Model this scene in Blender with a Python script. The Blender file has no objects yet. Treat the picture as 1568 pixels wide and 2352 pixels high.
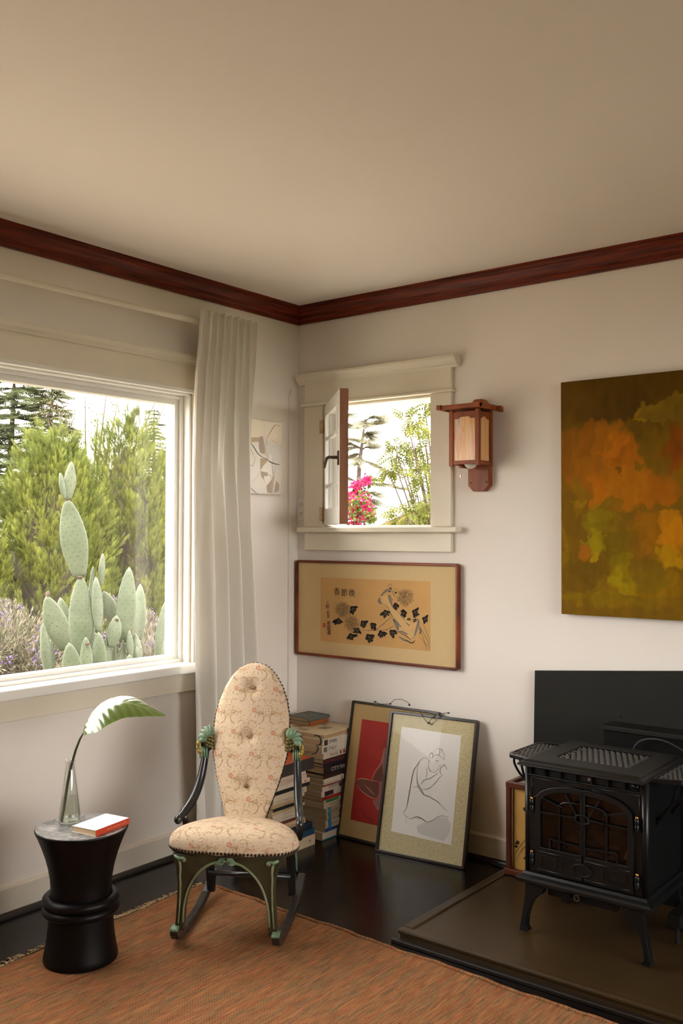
import bpy, bmesh, math, random
import numpy as np
from mathutils import Vector, Matrix

SC = bpy.context.scene
COL = SC.collection
random.seed(7)
RNG = np.random.default_rng(11)

# ------------------------------------------------------------------ camera
YAW, PITCH, ROLL, FPX = -0.66373709, 0.02326213, 0.00259382, 2183.357
CAM = Vector((3.021, -3.515, 1.351))
FW = Vector((math.sin(YAW) * math.cos(PITCH), math.cos(YAW) * math.cos(PITCH), math.sin(PITCH)))
_r = Vector((math.cos(YAW), -math.sin(YAW), 0)); _u = _r.cross(FW)
RT = _r * math.cos(ROLL) + _u * math.sin(ROLL)
UP = _u * math.cos(ROLL) - _r * math.sin(ROLL)
cam_d = bpy.data.cameras.new('camera')
cam_d.sensor_fit = 'HORIZONTAL'; cam_d.sensor_width = 24.0
cam_d.lens = FPX / 1568 * 24.0
cam_d.clip_start = 0.05; cam_d.clip_end = 300
cam = bpy.data.objects.new('camera', cam_d); COL.objects.link(cam)
_m = Matrix((RT, UP, -FW)).transposed().to_4x4(); _m.translation = CAM
cam.matrix_world = _m
SC.camera = cam

# ------------------------------------------------------------------ world: white overcast sky
SKY_STRENGTH = 11.0
world = bpy.data.worlds.new('overcast_sky'); SC.world = world
world.use_nodes = True
bg = world.node_tree.nodes['Background']
bg.inputs['Color'].default_value = (1.0, 0.955, 0.90, 1)
bg.inputs['Strength'].default_value = SKY_STRENGTH

# soft hazy sun from behind the house, it lights the garden only
SUN_STRENGTH = 8.0
sun_d = bpy.data.lights.new('hazy_sun', 'SUN'); sun_d.energy = SUN_STRENGTH; sun_d.angle = math.radians(12)
sun_d.color = (1.0, 0.93, 0.80)
sun = bpy.data.objects.new('hazy_sun', sun_d); COL.objects.link(sun)
sun.rotation_euler = Vector((-0.30, 0.58, -0.76)).to_track_quat('-Z', 'Y').to_euler()
sun.location = (4, -7, 9)

SC.view_settings.view_transform = 'Standard'
SC.view_settings.look = 'None'
SC.view_settings.exposure = 0.0
SC.view_settings.gamma = 1.0
SC.view_settings.use_curve_mapping = False
try:
    SC.cycles.max_bounces = 10; SC.cycles.diffuse_bounces = 6; SC.cycles.glossy_bounces = 4
    SC.cycles.transparent_max_bounces = 24; SC.cycles.transmission_bounces = 8
    SC.cycles.use_denoising = True
    SC.cycles.sample_clamp_indirect = 8.0
    SC.cycles.caustics_refractive = False; SC.cycles.caustics_reflective = False
except Exception:
    pass

# ------------------------------------------------------------------ measuring: pixel of the 1568x2352 frame -> point on a plane of the room
def ray(px, py):
    return RT * ((px - 784) / FPX) - UP * ((py - 1176) / FPX) + FW
def pX(px, py, x): D = ray(px, py); return CAM + D * ((x - CAM.x) / D.x)
def pY(px, py, y): D = ray(px, py); return CAM + D * ((y - CAM.y) / D.y)
def pZ(px, py, z): D = ray(px, py); return CAM + D * ((z - CAM.z) / D.z)
def pP(px, py, p0, n):
    D = ray(px, py); return CAM + D * ((Vector(p0) - CAM).dot(n) / D.dot(n))

# ------------------------------------------------------------------ materials
MATS = {}
def new_mat(name):
    m = bpy.data.materials.new(name); m.use_nodes = True
    return m, m.node_tree.nodes, m.node_tree.links
def srgb(r, g, b):
    f = lambda c: (c / 255 / 12.92) if c / 255 <= 0.04045 else ((c / 255 + 0.055) / 1.055) ** 2.4
    return (f(r), f(g), f(b))
def mat(name, col, rough=0.6, metal=0.0, vary=0.0, vscale=8.0, stretch=(1, 1, 1), bump=0.0, bscale=60.0, spec=0.5, coat=0.0, col2=None, trans=0.0, sheen=0.0, detail=4):
    if name in MATS: return MATS[name]
    m, N, L = new_mat(name)
    b = N['Principled BSDF']
    b.inputs['Base Color'].default_value = (*col, 1)
    b.inputs['Roughness'].default_value = rough; b.inputs['Metallic'].default_value = metal
    b.inputs['Specular IOR Level'].default_value = spec
    b.inputs['Coat Weight'].default_value = coat; b.inputs['Coat Roughness'].default_value = 0.12
    b.inputs['Transmission Weight'].default_value = trans
    b.inputs['Sheen Weight'].default_value = sheen
    if vary or bump:
        tc = N.new('ShaderNodeTexCoord'); mp = N.new('ShaderNodeMapping'); L.new(tc.outputs['Object'], mp.inputs['Vector'])
        mp.inputs['Scale'].default_value = stretch
    if vary:
        nz = N.new('ShaderNodeTexNoise'); nz.inputs['Scale'].default_value = vscale; nz.inputs['Detail'].default_value = detail
        L.new(mp.outputs['Vector'], nz.inputs['Vector'])
        mx = N.new('ShaderNodeMix'); mx.data_type = 'RGBA'
        c2 = col2 if col2 else tuple(max(0, c * (1 - vary)) for c in col)
        mx.inputs[6].default_value = (*col, 1); mx.inputs[7].default_value = (*c2, 1)
        rp = N.new('ShaderNodeValToRGB'); rp.color_ramp.elements[0].position = 0.35; rp.color_ramp.elements[1].position = 0.68
        L.new(nz.outputs['Fac'], rp.inputs['Fac']); L.new(rp.outputs['Color'], mx.inputs[0])
        L.new(mx.outputs[2], b.inputs['Base Color'])
    if bump:
        n2 = N.new('ShaderNodeTexNoise'); n2.inputs['Scale'].default_value = bscale; n2.inputs['Detail'].default_value = 3
        L.new(mp.outputs['Vector'], n2.inputs['Vector'])
        bp = N.new('ShaderNodeBump'); bp.inputs['Strength'].default_value = bump; bp.inputs['Distance'].default_value = 0.004
        L.new(n2.outputs['Fac'], bp.inputs['Height']); L.new(bp.outputs['Normal'], b.inputs['Normal'])
    MATS[name] = m
    return m
def vcol_mat(name, rough=0.85, bump=0.0, bscale=200.0, translucent=0.0, spec=0.3, attr='Col'):
    if name in MATS: return MATS[name]
    m, N, L = new_mat(name); b = N['Principled BSDF']
    a = N.new('ShaderNodeVertexColor'); a.layer_name = attr
    L.new(a.outputs['Color'], b.inputs['Base Color'])
    b.inputs['Roughness'].default_value = rough; b.inputs['Specular IOR Level'].default_value = spec
    if bump:
        tc = N.new('ShaderNodeTexCoord'); n2 = N.new('ShaderNodeTexNoise'); n2.inputs['Scale'].default_value = bscale
        L.new(tc.outputs['Object'], n2.inputs['Vector'])
        bp = N.new('ShaderNodeBump'); bp.inputs['Strength'].default_value = bump; bp.inputs['Distance'].default_value = 0.003
        L.new(n2.outputs['Fac'], bp.inputs['Height']); L.new(bp.outputs['Normal'], b.inputs['Normal'])
    if translucent:
        t = N.new('ShaderNodeBsdfTranslucent'); L.new(a.outputs['Color'], t.inputs['Color'])
        mx = N.new('ShaderNodeMixShader'); mx.inputs[0].default_value = translucent
        L.new(b.outputs[0], mx.inputs[1]); L.new(t.outputs[0], mx.inputs[2])
        L.new(mx.outputs[0], N['Material Output'].inputs['Surface'])
    MATS[name] = m
    return m
def pane_mat(name, tint=(1, 1, 1), gain=1.0, rough=0.0):
    """clear sheet glass: straight-through with Fresnel reflection"""
    if name in MATS: return MATS[name]
    m, N, L = new_mat(name); N.remove(N['Principled BSDF'])
    t = N.new('ShaderNodeBsdfTransparent'); t.inputs['Color'].default_value = (*tint, 1)
    g = N.new('ShaderNodeBsdfGlossy'); g.inputs['Roughness'].default_value = rough
    # Schlick curve from the facing angle (same from both sides of the sheet)
    fr = N.new('ShaderNodeLayerWeight'); fr.inputs['Blend'].default_value = 0.5
    p5 = N.new('ShaderNodeMath'); p5.operation = 'POWER'; p5.inputs[1].default_value = 5.0; L.new(fr.outputs['Facing'], p5.inputs[0])
    ml = N.new('ShaderNodeMath'); ml.operation = 'MULTIPLY_ADD'; ml.inputs[1].default_value = 0.95 * gain; ml.inputs[2].default_value = 0.04 * gain; ml.use_clamp = True
    mx = N.new('ShaderNodeMixShader')
    L.new(p5.outputs[0], ml.inputs[0]); L.new(ml.outputs[0], mx.inputs[0]); L.new(t.outputs[0], mx.inputs[1]); L.new(g.outputs[0], mx.inputs[2])
    L.new(mx.outputs[0], N['Material Output'].inputs['Surface'])
    MATS[name] = m
    return m

# ------------------------------------------------------------------ mesh builder
class MB:
    def __init__(s): s.v = []; s.f = []; s.m = []; s.mi = 0
    def add(s, vs, fs):
        o = len(s.v); s.v.extend([tuple(p) for p in vs]); s.f.extend([tuple(i + o for i in f) for f in fs]); s.m.extend([s.mi] * len(fs)); return s
    def box(s, x0, x1, y0, y1, z0, z1, M=None):
        vs = [(x, y, z) for x in (x0, x1) for y in (y0, y1) for z in (z0, z1)]
        if M is not None: vs = [M @ Vector(p) for p in vs]
        return s.add(vs, [(0, 1, 3, 2), (4, 6, 7, 5), (0, 4, 5, 1), (2, 3, 7, 6), (0, 2, 6, 4), (1, 5, 7, 3)])
    def bar(s, a, b, w, h, up=(0, 0, 1)):
        """square bar from a to b, w across, h along up"""
        a = Vector(a); b = Vector(b); d = (b - a).normalized(); up = Vector(up)
        sx = d.cross(up).normalized(); sz = sx.cross(d).normalized()
        vs = []
        for p in (a, b):
            for i, j in ((-1, -1), (1, -1), (1, 1), (-1, 1)): vs.append(p + sx * (w / 2 * i) + sz * (h / 2 * j))
        return s.add(vs, [(3, 2, 1, 0), (4, 5, 6, 7), (0, 1, 5, 4), (1, 2, 6, 5), (2, 3, 7, 6), (3, 0, 4, 7)])
    def tube(s, pts, rad, n=10, cap=True, flat=None):
        pts = [Vector(p) for p in pts]; k = len(pts)
        if not hasattr(rad, '__len__'): rad = [rad] * k
        t0 = (pts[1] - pts[0]).normalized()
        ref = Vector((0, 0, 1)) if abs(t0.z) < 0.9 else Vector((1, 0, 0))
        nx = t0.cross(ref).normalized()
        vs = []
        for i, p in enumerate(pts):
            t = (pts[min(i + 1, k - 1)] - pts[max(i - 1, 0)]).normalized()
            nx = (nx - t * nx.dot(t)).normalized(); ny = t.cross(nx)
            fx, fy = flat if flat else (1, 1)
            for j in range(n):
                a = 2 * math.pi * j / n
                vs.append(p + nx * (math.cos(a) * rad[i] * fx) + ny * (math.sin(a) * rad[i] * fy))
        fs = [(i * n + j, i * n + (j + 1) % n, (i + 1) * n + (j + 1) % n, (i + 1) * n + j) for i in range(k - 1) for j in range(n)]
        if cap: fs += [tuple(range(n - 1, -1, -1)), tuple(range((k - 1) * n, k * n))]
        return s.add(vs, fs)
    def lathe(s, prof, n=32, c=(0, 0, 0), cap=True):
        c = Vector(c); vs = []
        for r, z in prof:
            for j in range(n):
                a = 2 * math.pi * j / n; vs.append(c + Vector((r * math.cos(a), r * math.sin(a), z)))
        k = len(prof)
        fs = [(i * n + j, i * n + (j + 1) % n, (i + 1) * n + (j + 1) % n, (i + 1) * n + j) for i in range(k - 1) for j in range(n)]
        if cap: fs += [tuple(range(n - 1, -1, -1)), tuple(range((k - 1) * n, k * n))]
        return s.add(vs, fs)
    def prism(s, poly, o, ax, ay, az):
        """poly in (ax, ay) coordinates from o, extruded along vector az"""
        o = Vector(o); ax = Vector(ax); ay = Vector(ay); az = Vector(az); n = len(poly)
        vs = [o + ax * p[0] + ay * p[1] for p in poly] + [o + ax * p[0] + ay * p[1] + az for p in poly]
        fs = [tuple(range(n - 1, -1, -1)), tuple(range(n, 2 * n))] + [(i, (i + 1) % n, n + (i + 1) % n, n + i) for i in range(n)]
        return s.add(vs, fs)
    def strip(s, A, B, th):
        """solid band between point rows A and B thickened by vector th"""
        n = len(A); th = Vector(th)
        A = [Vector(p) for p in A]; B = [Vector(p) for p in B]
        vs = A + B + [p + th for p in A] + [p + th for p in B]
        fs = []
        for i in range(n - 1):
            fs += [(i, i + 1, n + i + 1, n + i), (2 * n + i, 3 * n + i, 3 * n + i + 1, 2 * n + i + 1), (i, 2 * n + i, 2 * n + i + 1, i + 1), (n + i, n + i + 1, 3 * n + i + 1, 3 * n + i)]
        fs += [(0, n, 3 * n, 2 * n), (n - 1, 3 * n - 1, 4 * n - 1, 2 * n - 1)]
        return s.add(vs, fs)
    def ball(s, c, r, n=8, sc=(1, 1, 1), half=False):
        c = Vector(c); prof = []
        k = n // 2
        vs = []; rows = range(0, k + 1)
        for i in rows:
            th = math.pi * i / k if not half else math.pi / 2 * i / k
            for j in range(n):
                a = 2 * math.pi * j / n
                vs.append(c + Vector((r * sc[0] * math.sin(th) * math.cos(a), r * sc[1] * math.sin(th) * math.sin(a), r * sc[2] * math.cos(th))))
        fs = [(i * n + j, (i + 1) * n + j, (i + 1) * n + (j + 1) % n, i * n + (j + 1) % n) for i in range(k) for j in range(n)]
        return s.add(vs, fs)
    def build(s, name, mats, parent=None, smooth=False, bevel=0.0, seg=2, recalc=True, org=None, angle=None):
        me = bpy.data.meshes.new(name)
        v = s.v
        if org is not None: v = [(p[0] - org[0], p[1] - org[1], p[2] - org[2]) for p in v]
        me.from_pydata(v, [], s.f)
        if not isinstance(mats, (list, tuple)): mats = [mats]
        for m in mats: me.materials.append(m)
        if len(mats) > 1: me.polygons.foreach_set('material_index', s.m)
        if recalc:
            bm = bmesh.new(); bm.from_mesh(me); bmesh.ops.remove_doubles(bm, verts=bm.verts, dist=1e-6)
            bmesh.ops.recalc_face_normals(bm, faces=bm.faces); bm.to_mesh(me); bm.free()
        if smooth:
            me.polygons.foreach_set('use_smooth', [True] * len(me.polygons))
            if angle:
                try: me.set_sharp_from_angle(angle=math.radians(angle))
                except Exception: pass
        o = bpy.data.objects.new(name, me); COL.objects.link(o)
        if parent: o.parent = parent
        if bevel:
            md = o.modifiers.new('bevel', 'BEVEL'); md.width = bevel; md.segments = seg; md.limit_method = 'ANGLE'; md.angle_limit = math.radians(40)
        return o

def tag(o, label=None, cat=None, group=None, kind=None):
    if label: o['label'] = label
    if cat: o['category'] = cat
    if group: o['group'] = group
    if kind: o['kind'] = kind
    return o
def thing(name, label, cat, loc=(0, 0, 0), rz=0.0, group=None, kind=None):
    o = bpy.data.objects.new(name, None); COL.objects.link(o); o.empty_display_size = 0.05
    o.location = loc; o.rotation_euler = (0, 0, rz)
    return tag(o, label, cat, group, kind)
def struct(name, mb, m, label, cat='structure', bevel=0.0):
    o = mb.build(name, m, bevel=bevel); return tag(o, label, cat, kind='structure')
def dup(o, parent):
    c = o.copy(); COL.objects.link(c); c.parent = parent; return c
def big_mesh(name, V, Fq, m, parent=None, col=None, smooth=False, per='CORNER'):
    """numpy mesh: V (n,3), Fq (k,3 or 4); col per vertex (n,3)"""
    me = bpy.data.meshes.new(name)
    me.from_pydata(V.tolist() if len(V) < 1 else V, [], Fq.tolist())
    me.materials.append(m)
    if col is not None:
        ca = me.color_attributes.new('Col', 'FLOAT_COLOR', 'POINT')
        c4 = np.ones((len(V), 4), dtype=np.float32); c4[:, :3] = col
        ca.data.foreach_set('color', c4.ravel())
    if smooth: me.polygons.foreach_set('use_smooth', [True] * len(me.polygons))
    o = bpy.data.objects.new(name, me); COL.objects.link(o)
    if parent: o.parent = parent
    return o
def text_mesh(body, size, name, m, parent, M, align='LEFT', bold=0.0, width=None):
    """flat lettering placed by matrix M (text x along M's x, up along M's y)"""
    cu = bpy.data.curves.new(name, 'FONT'); cu.body = body; cu.size = size; cu.align_x = align; cu.align_y = 'CENTER'
    cu.offset = bold; cu.resolution_u = 3
    ob = bpy.data.objects.new(name + '_tmp', cu); COL.objects.link(ob)
    dg = bpy.context.evaluated_depsgraph_get(); dg.update()
    me = bpy.data.meshes.new_from_object(ob.evaluated_get(dg))
    bpy.data.objects.remove(ob); bpy.data.curves.remove(cu)
    if width and len(me.vertices):
        xs = [v.co.x for v in me.vertices]; w = max(xs) - min(xs)
        if w > 0:
            for v in me.vertices: v.co.x *= width / w
    me.transform(M)
    me.materials.clear(); me.materials.append(m); me.name = name
    o = bpy.data.objects.new(name, me); COL.objects.link(o); o.parent = parent
    return o
def ribbon(mb, pts, w, to3, closed=False, taper=True, mi=0):
    """flat brush stroke in picture coordinates; to3 maps (x, y) to a point on the sheet"""
    P = [Vector((p[0], p[1])) for p in pts]
    # smooth with Catmull-Rom
    Q = []
    n = len(P)
    if n > 2:
        for i in range(n - 1):
            p0 = P[max(i - 1, 0)]; p1 = P[i]; p2 = P[i + 1]; p3 = P[min(i + 2, n - 1)]
            for k in range(4):
                t = k / 4
                Q.append(0.5 * ((2 * p1) + (p2 - p0) * t + (2 * p0 - 5 * p1 + 4 * p2 - p3) * t * t + (3 * p1 - p0 - 3 * p2 + p3) * t ** 3))
        Q.append(P[-1])
    else: Q = P
    k = len(Q); vs = []
    for i, p in enumerate(Q):
        t = Q[min(i + 1, k - 1)] - Q[max(i - 1, 0)]
        if t.length < 1e-9: t = Vector((1, 0))
        t.normalize(); nrm = Vector((-t.y, t.x))
        s = i / (k - 1)
        ww = w * (0.35 + 0.65 * math.sin(math.pi * min(max(s, 0.04), 0.96))) if taper else w
        vs += [to3(*(p + nrm * ww / 2)), to3(*(p - nrm * ww / 2))]
    mb.mi = mi
    mb.add(vs, [(2 * i, 2 * i + 1, 2 * i + 3, 2 * i + 2) for i in range(k - 1)])
    mb.mi = 0
def blob(mb, c, rx, ry, ang, to3, mi=0, n=12, wob=0.12, rnd=random):
    vs = []
    for i in range(n):
        a = 2 * math.pi * i / n; r = 1 + rnd.uniform(-wob, wob)
        x = math.cos(a) * rx * r; y = math.sin(a) * ry * r
        vs.append(to3(c[0] + x * math.cos(ang) - y * math.sin(ang), c[1] + x * math.sin(ang) + y * math.cos(ang)))
    mb.mi = mi; mb.add(vs, [tuple(range(n))]); mb.mi = 0
def poly(mb, pts, to3, mi=0):
    mb.mi = mi; mb.add([to3(*p) for p in pts], [tuple(range(len(pts)))]); mb.mi = 0
# ================================================================== the room
H = 2.45
XR, YF = 4.9, -5.3            # right-hand end of the room, end behind the camera
WALL = mat('wall_paint', (0.80, 0.75, 0.695), rough=0.75, vary=0.05, vscale=1.6, bump=0.10, bscale=7.0, spec=0.25)
CEIL = mat('ceiling_paint', (0.82, 0.765, 0.70), rough=0.85, vary=0.03, vscale=1.0, spec=0.2)
TRIM = mat('cream_trim_paint', (0.74, 0.68, 0.56), rough=0.42, vary=0.04, vscale=5, bump=0.05, bscale=25)
WHITE = mat('white_gloss_paint', (0.80, 0.79, 0.75), rough=0.35, vary=0.03, vscale=6, bump=0.04, bscale=30)
REDWOOD = mat('dark_red_wood', srgb(122, 44, 20), rough=0.42, spec=.25, vary=0.6, vscale=9, stretch=(0.6, 0.6, 14), col2=srgb(66, 20, 10), bump=0.15, bscale=40)

BRNWALL = mat('brown_bounce_wall', (0.30, 0.185, 0.10), rough=.55, vary=.4, vscale=6, stretch=(2, 2, .2))  # brown put on the unseen walls to dim and warm the ceiling bounce

def wood_floor():
    m, N, L = new_mat('black_stained_oak'); b = N['Principled BSDF']
    tc = N.new('ShaderNodeTexCoord'); mp = N.new('ShaderNodeMapping'); L.new(tc.outputs['Object'], mp.inputs['Vector'])
    mp.inputs['Scale'].default_value = (1.0, 14.0, 1.0)
    nz = N.new('ShaderNodeTexNoise'); nz.inputs['Scale'].default_value = 5.0; nz.inputs['Detail'].default_value = 6; nz.inputs['Distortion'].default_value = 1.2
    L.new(mp.outputs[0], nz.inputs['Vector'])
    rp = N.new('ShaderNodeValToRGB')
    rp.color_ramp.elements[0].color = (0.0036, 0.0028, 0.0026, 1); rp.color_ramp.elements[1].color = (0.010, 0.006, 0.0045, 1)
    rp.color_ramp.elements[0].position = 0.35; rp.color_ramp.elements[1].position = 0.7
    L.new(nz.outputs['Fac'], rp.inputs['Fac'])
    br = N.new('ShaderNodeTexBrick'); br.inputs['Scale'].default_value = 1.0
    br.inputs['Brick Width'].default_value = 1.4; br.inputs['Row Height'].default_value = 0.057; br.inputs['Mortar Size'].default_value = 0.0012
    br.inputs['Color1'].default_value = (1, 1, 1, 1); br.inputs['Color2'].default_value = (0.82, 0.82, 0.82, 1); br.inputs['Mortar'].default_value = (0.25, 0.25, 0.25, 1)
    L.new(tc.outputs['Object'], br.inputs['Vector'])
    mx = N.new('ShaderNodeMix'); mx.data_type = 'RGBA'; mx.blend_type = 'MULTIPLY'; mx.inputs[0].default_value = 1
    L.new(rp.outputs[0], mx.inputs[6]); L.new(br.outputs['Color'], mx.inputs[7]); L.new(mx.outputs[2], b.inputs['Base Color'])
    b.inputs['Roughness'].default_value = 0.20; b.inputs['Specular IOR Level'].default_value = 0.24
    bp = N.new('ShaderNodeBump'); bp.inputs['Strength'].default_value = 0.22; bp.inputs['Distance'].default_value = 0.002
    L.new(nz.outputs['Fac'], bp.inputs['Height'])
    bp2 = N.new('ShaderNodeBump'); bp2.inputs['Strength'].default_value = 0.4; bp2.inputs['Distance'].default_value = 0.002
    L.new(br.outputs['Color'], bp2.inputs['Height']); L.new(bp.outputs[0], bp2.inputs['Normal']); L.new(bp2.outputs[0], b.inputs['Normal'])
    return m
FLOOR = wood_floor()

# window openings
W1 = dict(y0=-3.35, y1=-0.70, z0=0.79, z1=1.955)          # picture window in the left wall
W2 = dict(x0=0.172, x1=0.777, z0=1.384, z1=1.964)         # casement in the right wall
W5 = dict(y0=-3.0, y1=-0.25, z0=0.45, z1=2.20)            # unseen window to the right, added and sized to brighten the left wall

struct('floor', MB().box(-0.15, XR + .15, YF - .15, 0.15, -0.10, 0.0), FLOOR, 'black stained oak floor of the corner room', 'floor')
struct('ceiling', MB().box(-0.15, XR + .15, YF - .15, 0.15, H, H + 0.12), CEIL, 'plain warm white ceiling above the room', 'ceiling')
mb = MB()                                                  # left wall, x = 0, two openings
T = -0.15
mb.box(T, 0, W1['y1'], 0.15, 0, H); mb.box(T, 0, W1['y0'], W1['y1'], 0, W1['z0']); mb.box(T, 0, W1['y0'], W1['y1'], W1['z1'], H)
mb.box(T, 0, YF - .15, W1['y0'], 0, H)
struct('wall_left', mb, WALL, 'off white plaster wall with the large picture window', 'wall')
mb = MB()                                                  # right wall in the photo, y = 0
mb.box(0, W2['x0'], 0, 0.15, 0, H); mb.box(W2['x1'], XR + .15, 0, 0.15, 0, H); mb.box(W2['x0'], W2['x1'], 0, 0.15, 0, W2['z0']); mb.box(W2['x0'], W2['x1'], 0, 0.15, W2['z1'], H)
struct('wall_right', mb, WALL, 'off white plaster wall with the small casement window and stove', 'wall')
mb = MB(); mb.box(XR, XR + .15, YF - .15, W5['y0'], 0, H); mb.box(XR, XR + .15, W5['y1'], 0, 0, H); mb.box(XR, XR + .15, W5['y0'], W5['y1'], 0, W5['z0']); mb.box(XR, XR + .15, W5['y0'], W5['y1'], W5['z1'], H)
struct('wall_far_right', mb, BRNWALL, 'unseen right end wall, browned to dim the ceiling, with an added window', 'wall')
mb = MB(); mb.box(0, XR, YF - .15, YF, 0, H)
struct('wall_rear', mb, BRNWALL, 'unseen wall behind the camera, browned to dim and warm the ceiling', 'wall')

# crown moulding (profile: out from wall, height)
prof = [(0, -0.080), (0.012, -0.080), (0.014, -0.066), (0.024, -0.058), (0.026, -0.046), (0.040, -0.024), (0.046, -0.020), (0.048, -0.010), (0.056, -0.008), (0.056, 0), (0, 0)]
def crown(name, a, b, inward, label):
    a = Vector(a); b = Vector(b); d = b - a
    mb = MB(); mb.prism(prof, a, Vector(inward), (0, 0, 1), d)
    return struct(name, mb, REDWOOD, label, 'crown moulding')
crown('trim_1', (0, 0, H), (0, YF, H), (1, 0, 0), 'dark red wooden crown moulding along the picture window wall')
crown('trim_2', (0, 0, H), (XR, 0, H), (0, -1, 0), 'dark red wooden crown moulding along the casement window wall')
crown('trim_3', (XR, 0, H), (XR, YF, H), (-1, 0, 0), 'dark red wooden crown moulding along the far right wall')
crown('trim_4', (0, YF, H), (XR, YF, H), (0, 1, 0), 'dark red wooden crown moulding behind the camera')

BBASE = mat('baseboard_paint', (0.70, 0.64, 0.55), rough=0.45, vary=0.06, vscale=4, bump=0.06, bscale=12)
bbp = [(0, 0), (0.016, 0), (0.016, 0.098), (0.012, 0.104), (0, 0.106)]
mb = MB(); mb.prism(bbp, (0, 0, 0), (1, 0, 0), (0, 0, 1), (0, YF, 0)); struct('baseboard_left', mb, BBASE, 'cream painted baseboard under the picture window', 'baseboard')
mb = MB(); mb.prism(bbp, (0.016, 0, 0), (0, -1, 0), (0, 0, 1), (XR - 0.016, 0, 0)); struct('baseboard_right', mb, BBASE, 'cream painted baseboard along the stove wall', 'baseboard')
DARKW = mat('dark_shoe_wood', (0.012, 0.008, 0.006), rough=0.4)
shoe = [(0, 0), (0.018, 0), (0.017, 0.008), (0.012, 0.015), (0.006, 0.018), (0, 0.018)]
mb = MB(); mb.prism(shoe, (0.016, -0.034, 0), (1, 0, 0), (0, 0, 1), (0, YF + 0.034, 0)); struct('trim_5', mb, DARKW, 'dark quarter round shoe moulding at the foot of the left baseboard', 'moulding')
mb = MB(); mb.prism(shoe, (0.034, -0.016, 0), (0, -1, 0), (0, 0, 1), (1.16, 0, 0)); struct('trim_6', mb, DARKW, 'dark quarter round shoe moulding at the foot of the right baseboard', 'moulding')

# ------------------------------------------------------------------ picture window
PANE = pane_mat('window_glass')
def picture_window(name, W, label, ylow=None):
    w = tag(bpy.data.objects.new(name, None), label, 'window', kind='structure'); COL.objects.link(w); w.location = (0, W['y1'], W['z0'])
    o = w.location
    y0, y1, z0, z1 = W['y0'], W['y1'], W['z0'], W['z1']
    gy0, gy1, gz0, gz1 = y0 + 0.045, y1 - 0.045, z0 + 0.043, z1 - 0.05
    B = lambda mb, n, m=WHITE, par=w, bev=0.002: mb.build(n, m, par, bevel=bev, org=o)
    # jamb lining
    mb = MB(); mb.box(-0.15, 0.0, y1 - 0.012, y1, z0, z1); B(mb, 'jamb')
    mb = MB(); mb.box(-0.15, 0.0, y0, y0 + 0.012, z0, z1); B(mb, 'jamb')
    mb = MB(); mb.box(-0.15, 0.0, y0, y1, z1 - 0.012, z1); B(mb, 'head_jamb')
    # fixed sash frame, stepped
    f = MB()
    for (a, b, c, d) in ((y0 + .012, y0 + .045, z0 + .012, z1 - .012), (y1 - .045, y1 - .012, z0 + .012, z1 - .012), (y0 + .045, y1 - .045, z0 + .012, gz0), (y0 + .045, y1 - .045, gz1, z1 - .012)):
        f.box(-0.10, -0.055, a, b, c, d)
    fr = B(f, 'frame')
    f = MB()
    for (a, b, c, d) in ((y0 + .012, y0 + .026, z0 + .012, z1 - .012), (y1 - .026, y1 - .012, z0 + .012, z1 - .012), (y0 + .026, y1 - .026, z0 + .012, z0 + .026), (y0 + .026, y1 - .026, z1 - .026, z1 - .012)):
        f.box(-0.055, -0.038, a, b, c, d)
    B(f, 'stop_bead')
    mb = MB(); mb.box(-0.081, -0.077, gy0, gy1, gz0, gz1); B(mb, 'pane', PANE, bev=0)
    # sill, apron
    mb = MB(); mb.box(-0.15, 0.052, y0 - 0.13, y1 + 0.13 if y1 + .13 < -.1 else y1, z0 - 0.027, z0 + 0.012); B(mb, 'sill', bev=0.006)
    mb = MB(); mb.box(0, 0.02, y0 - 0.10, y1 + 0.10, z0 - 0.105, z0 - 0.027); B(mb, 'apron', TRIM)
    # side casings, head casing, cap
    mb = MB(); mb.box(0, 0.02, y1, y1 + 0.10, z0 + 0.012, z1); B(mb, 'side_casing', TRIM)
    mb = MB(); mb.box(0, 0.02, y0 - 0.10, y0, z0 + 0.012, z1); B(mb, 'side_casing', TRIM)
    mb = MB(); mb.box(0, 0.022, y0 - 0.10, y1 + 0.10, z1, z1 + 0.125); B(mb, 'head_casing', TRIM)
    mb = MB(); mb.box(0, 0.030, y0 - 0.10, y1 + 0.10, z1 - 0.004, z1 + 0.012); B(mb, 'head_bead', WHITE)
    cp = [(0, 0), (0.030, 0), (0.034, 0.010), (0.046, 0.016), (0.050, 0.030), (0.050, 0.036), (0, 0.036)]
    mb = MB(); mb.prism(cp, (0, y1 + 0.12, z1 + 0.115), (1, 0, 0), (0, 0, 1), (0, y0 - y1 - 0.24, 0)); B(mb, 'head_cap', TRIM, bev=0)
    return w
picture_window('window_1', W1, 'large fixed picture window with white frame looking onto the garden')

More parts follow.
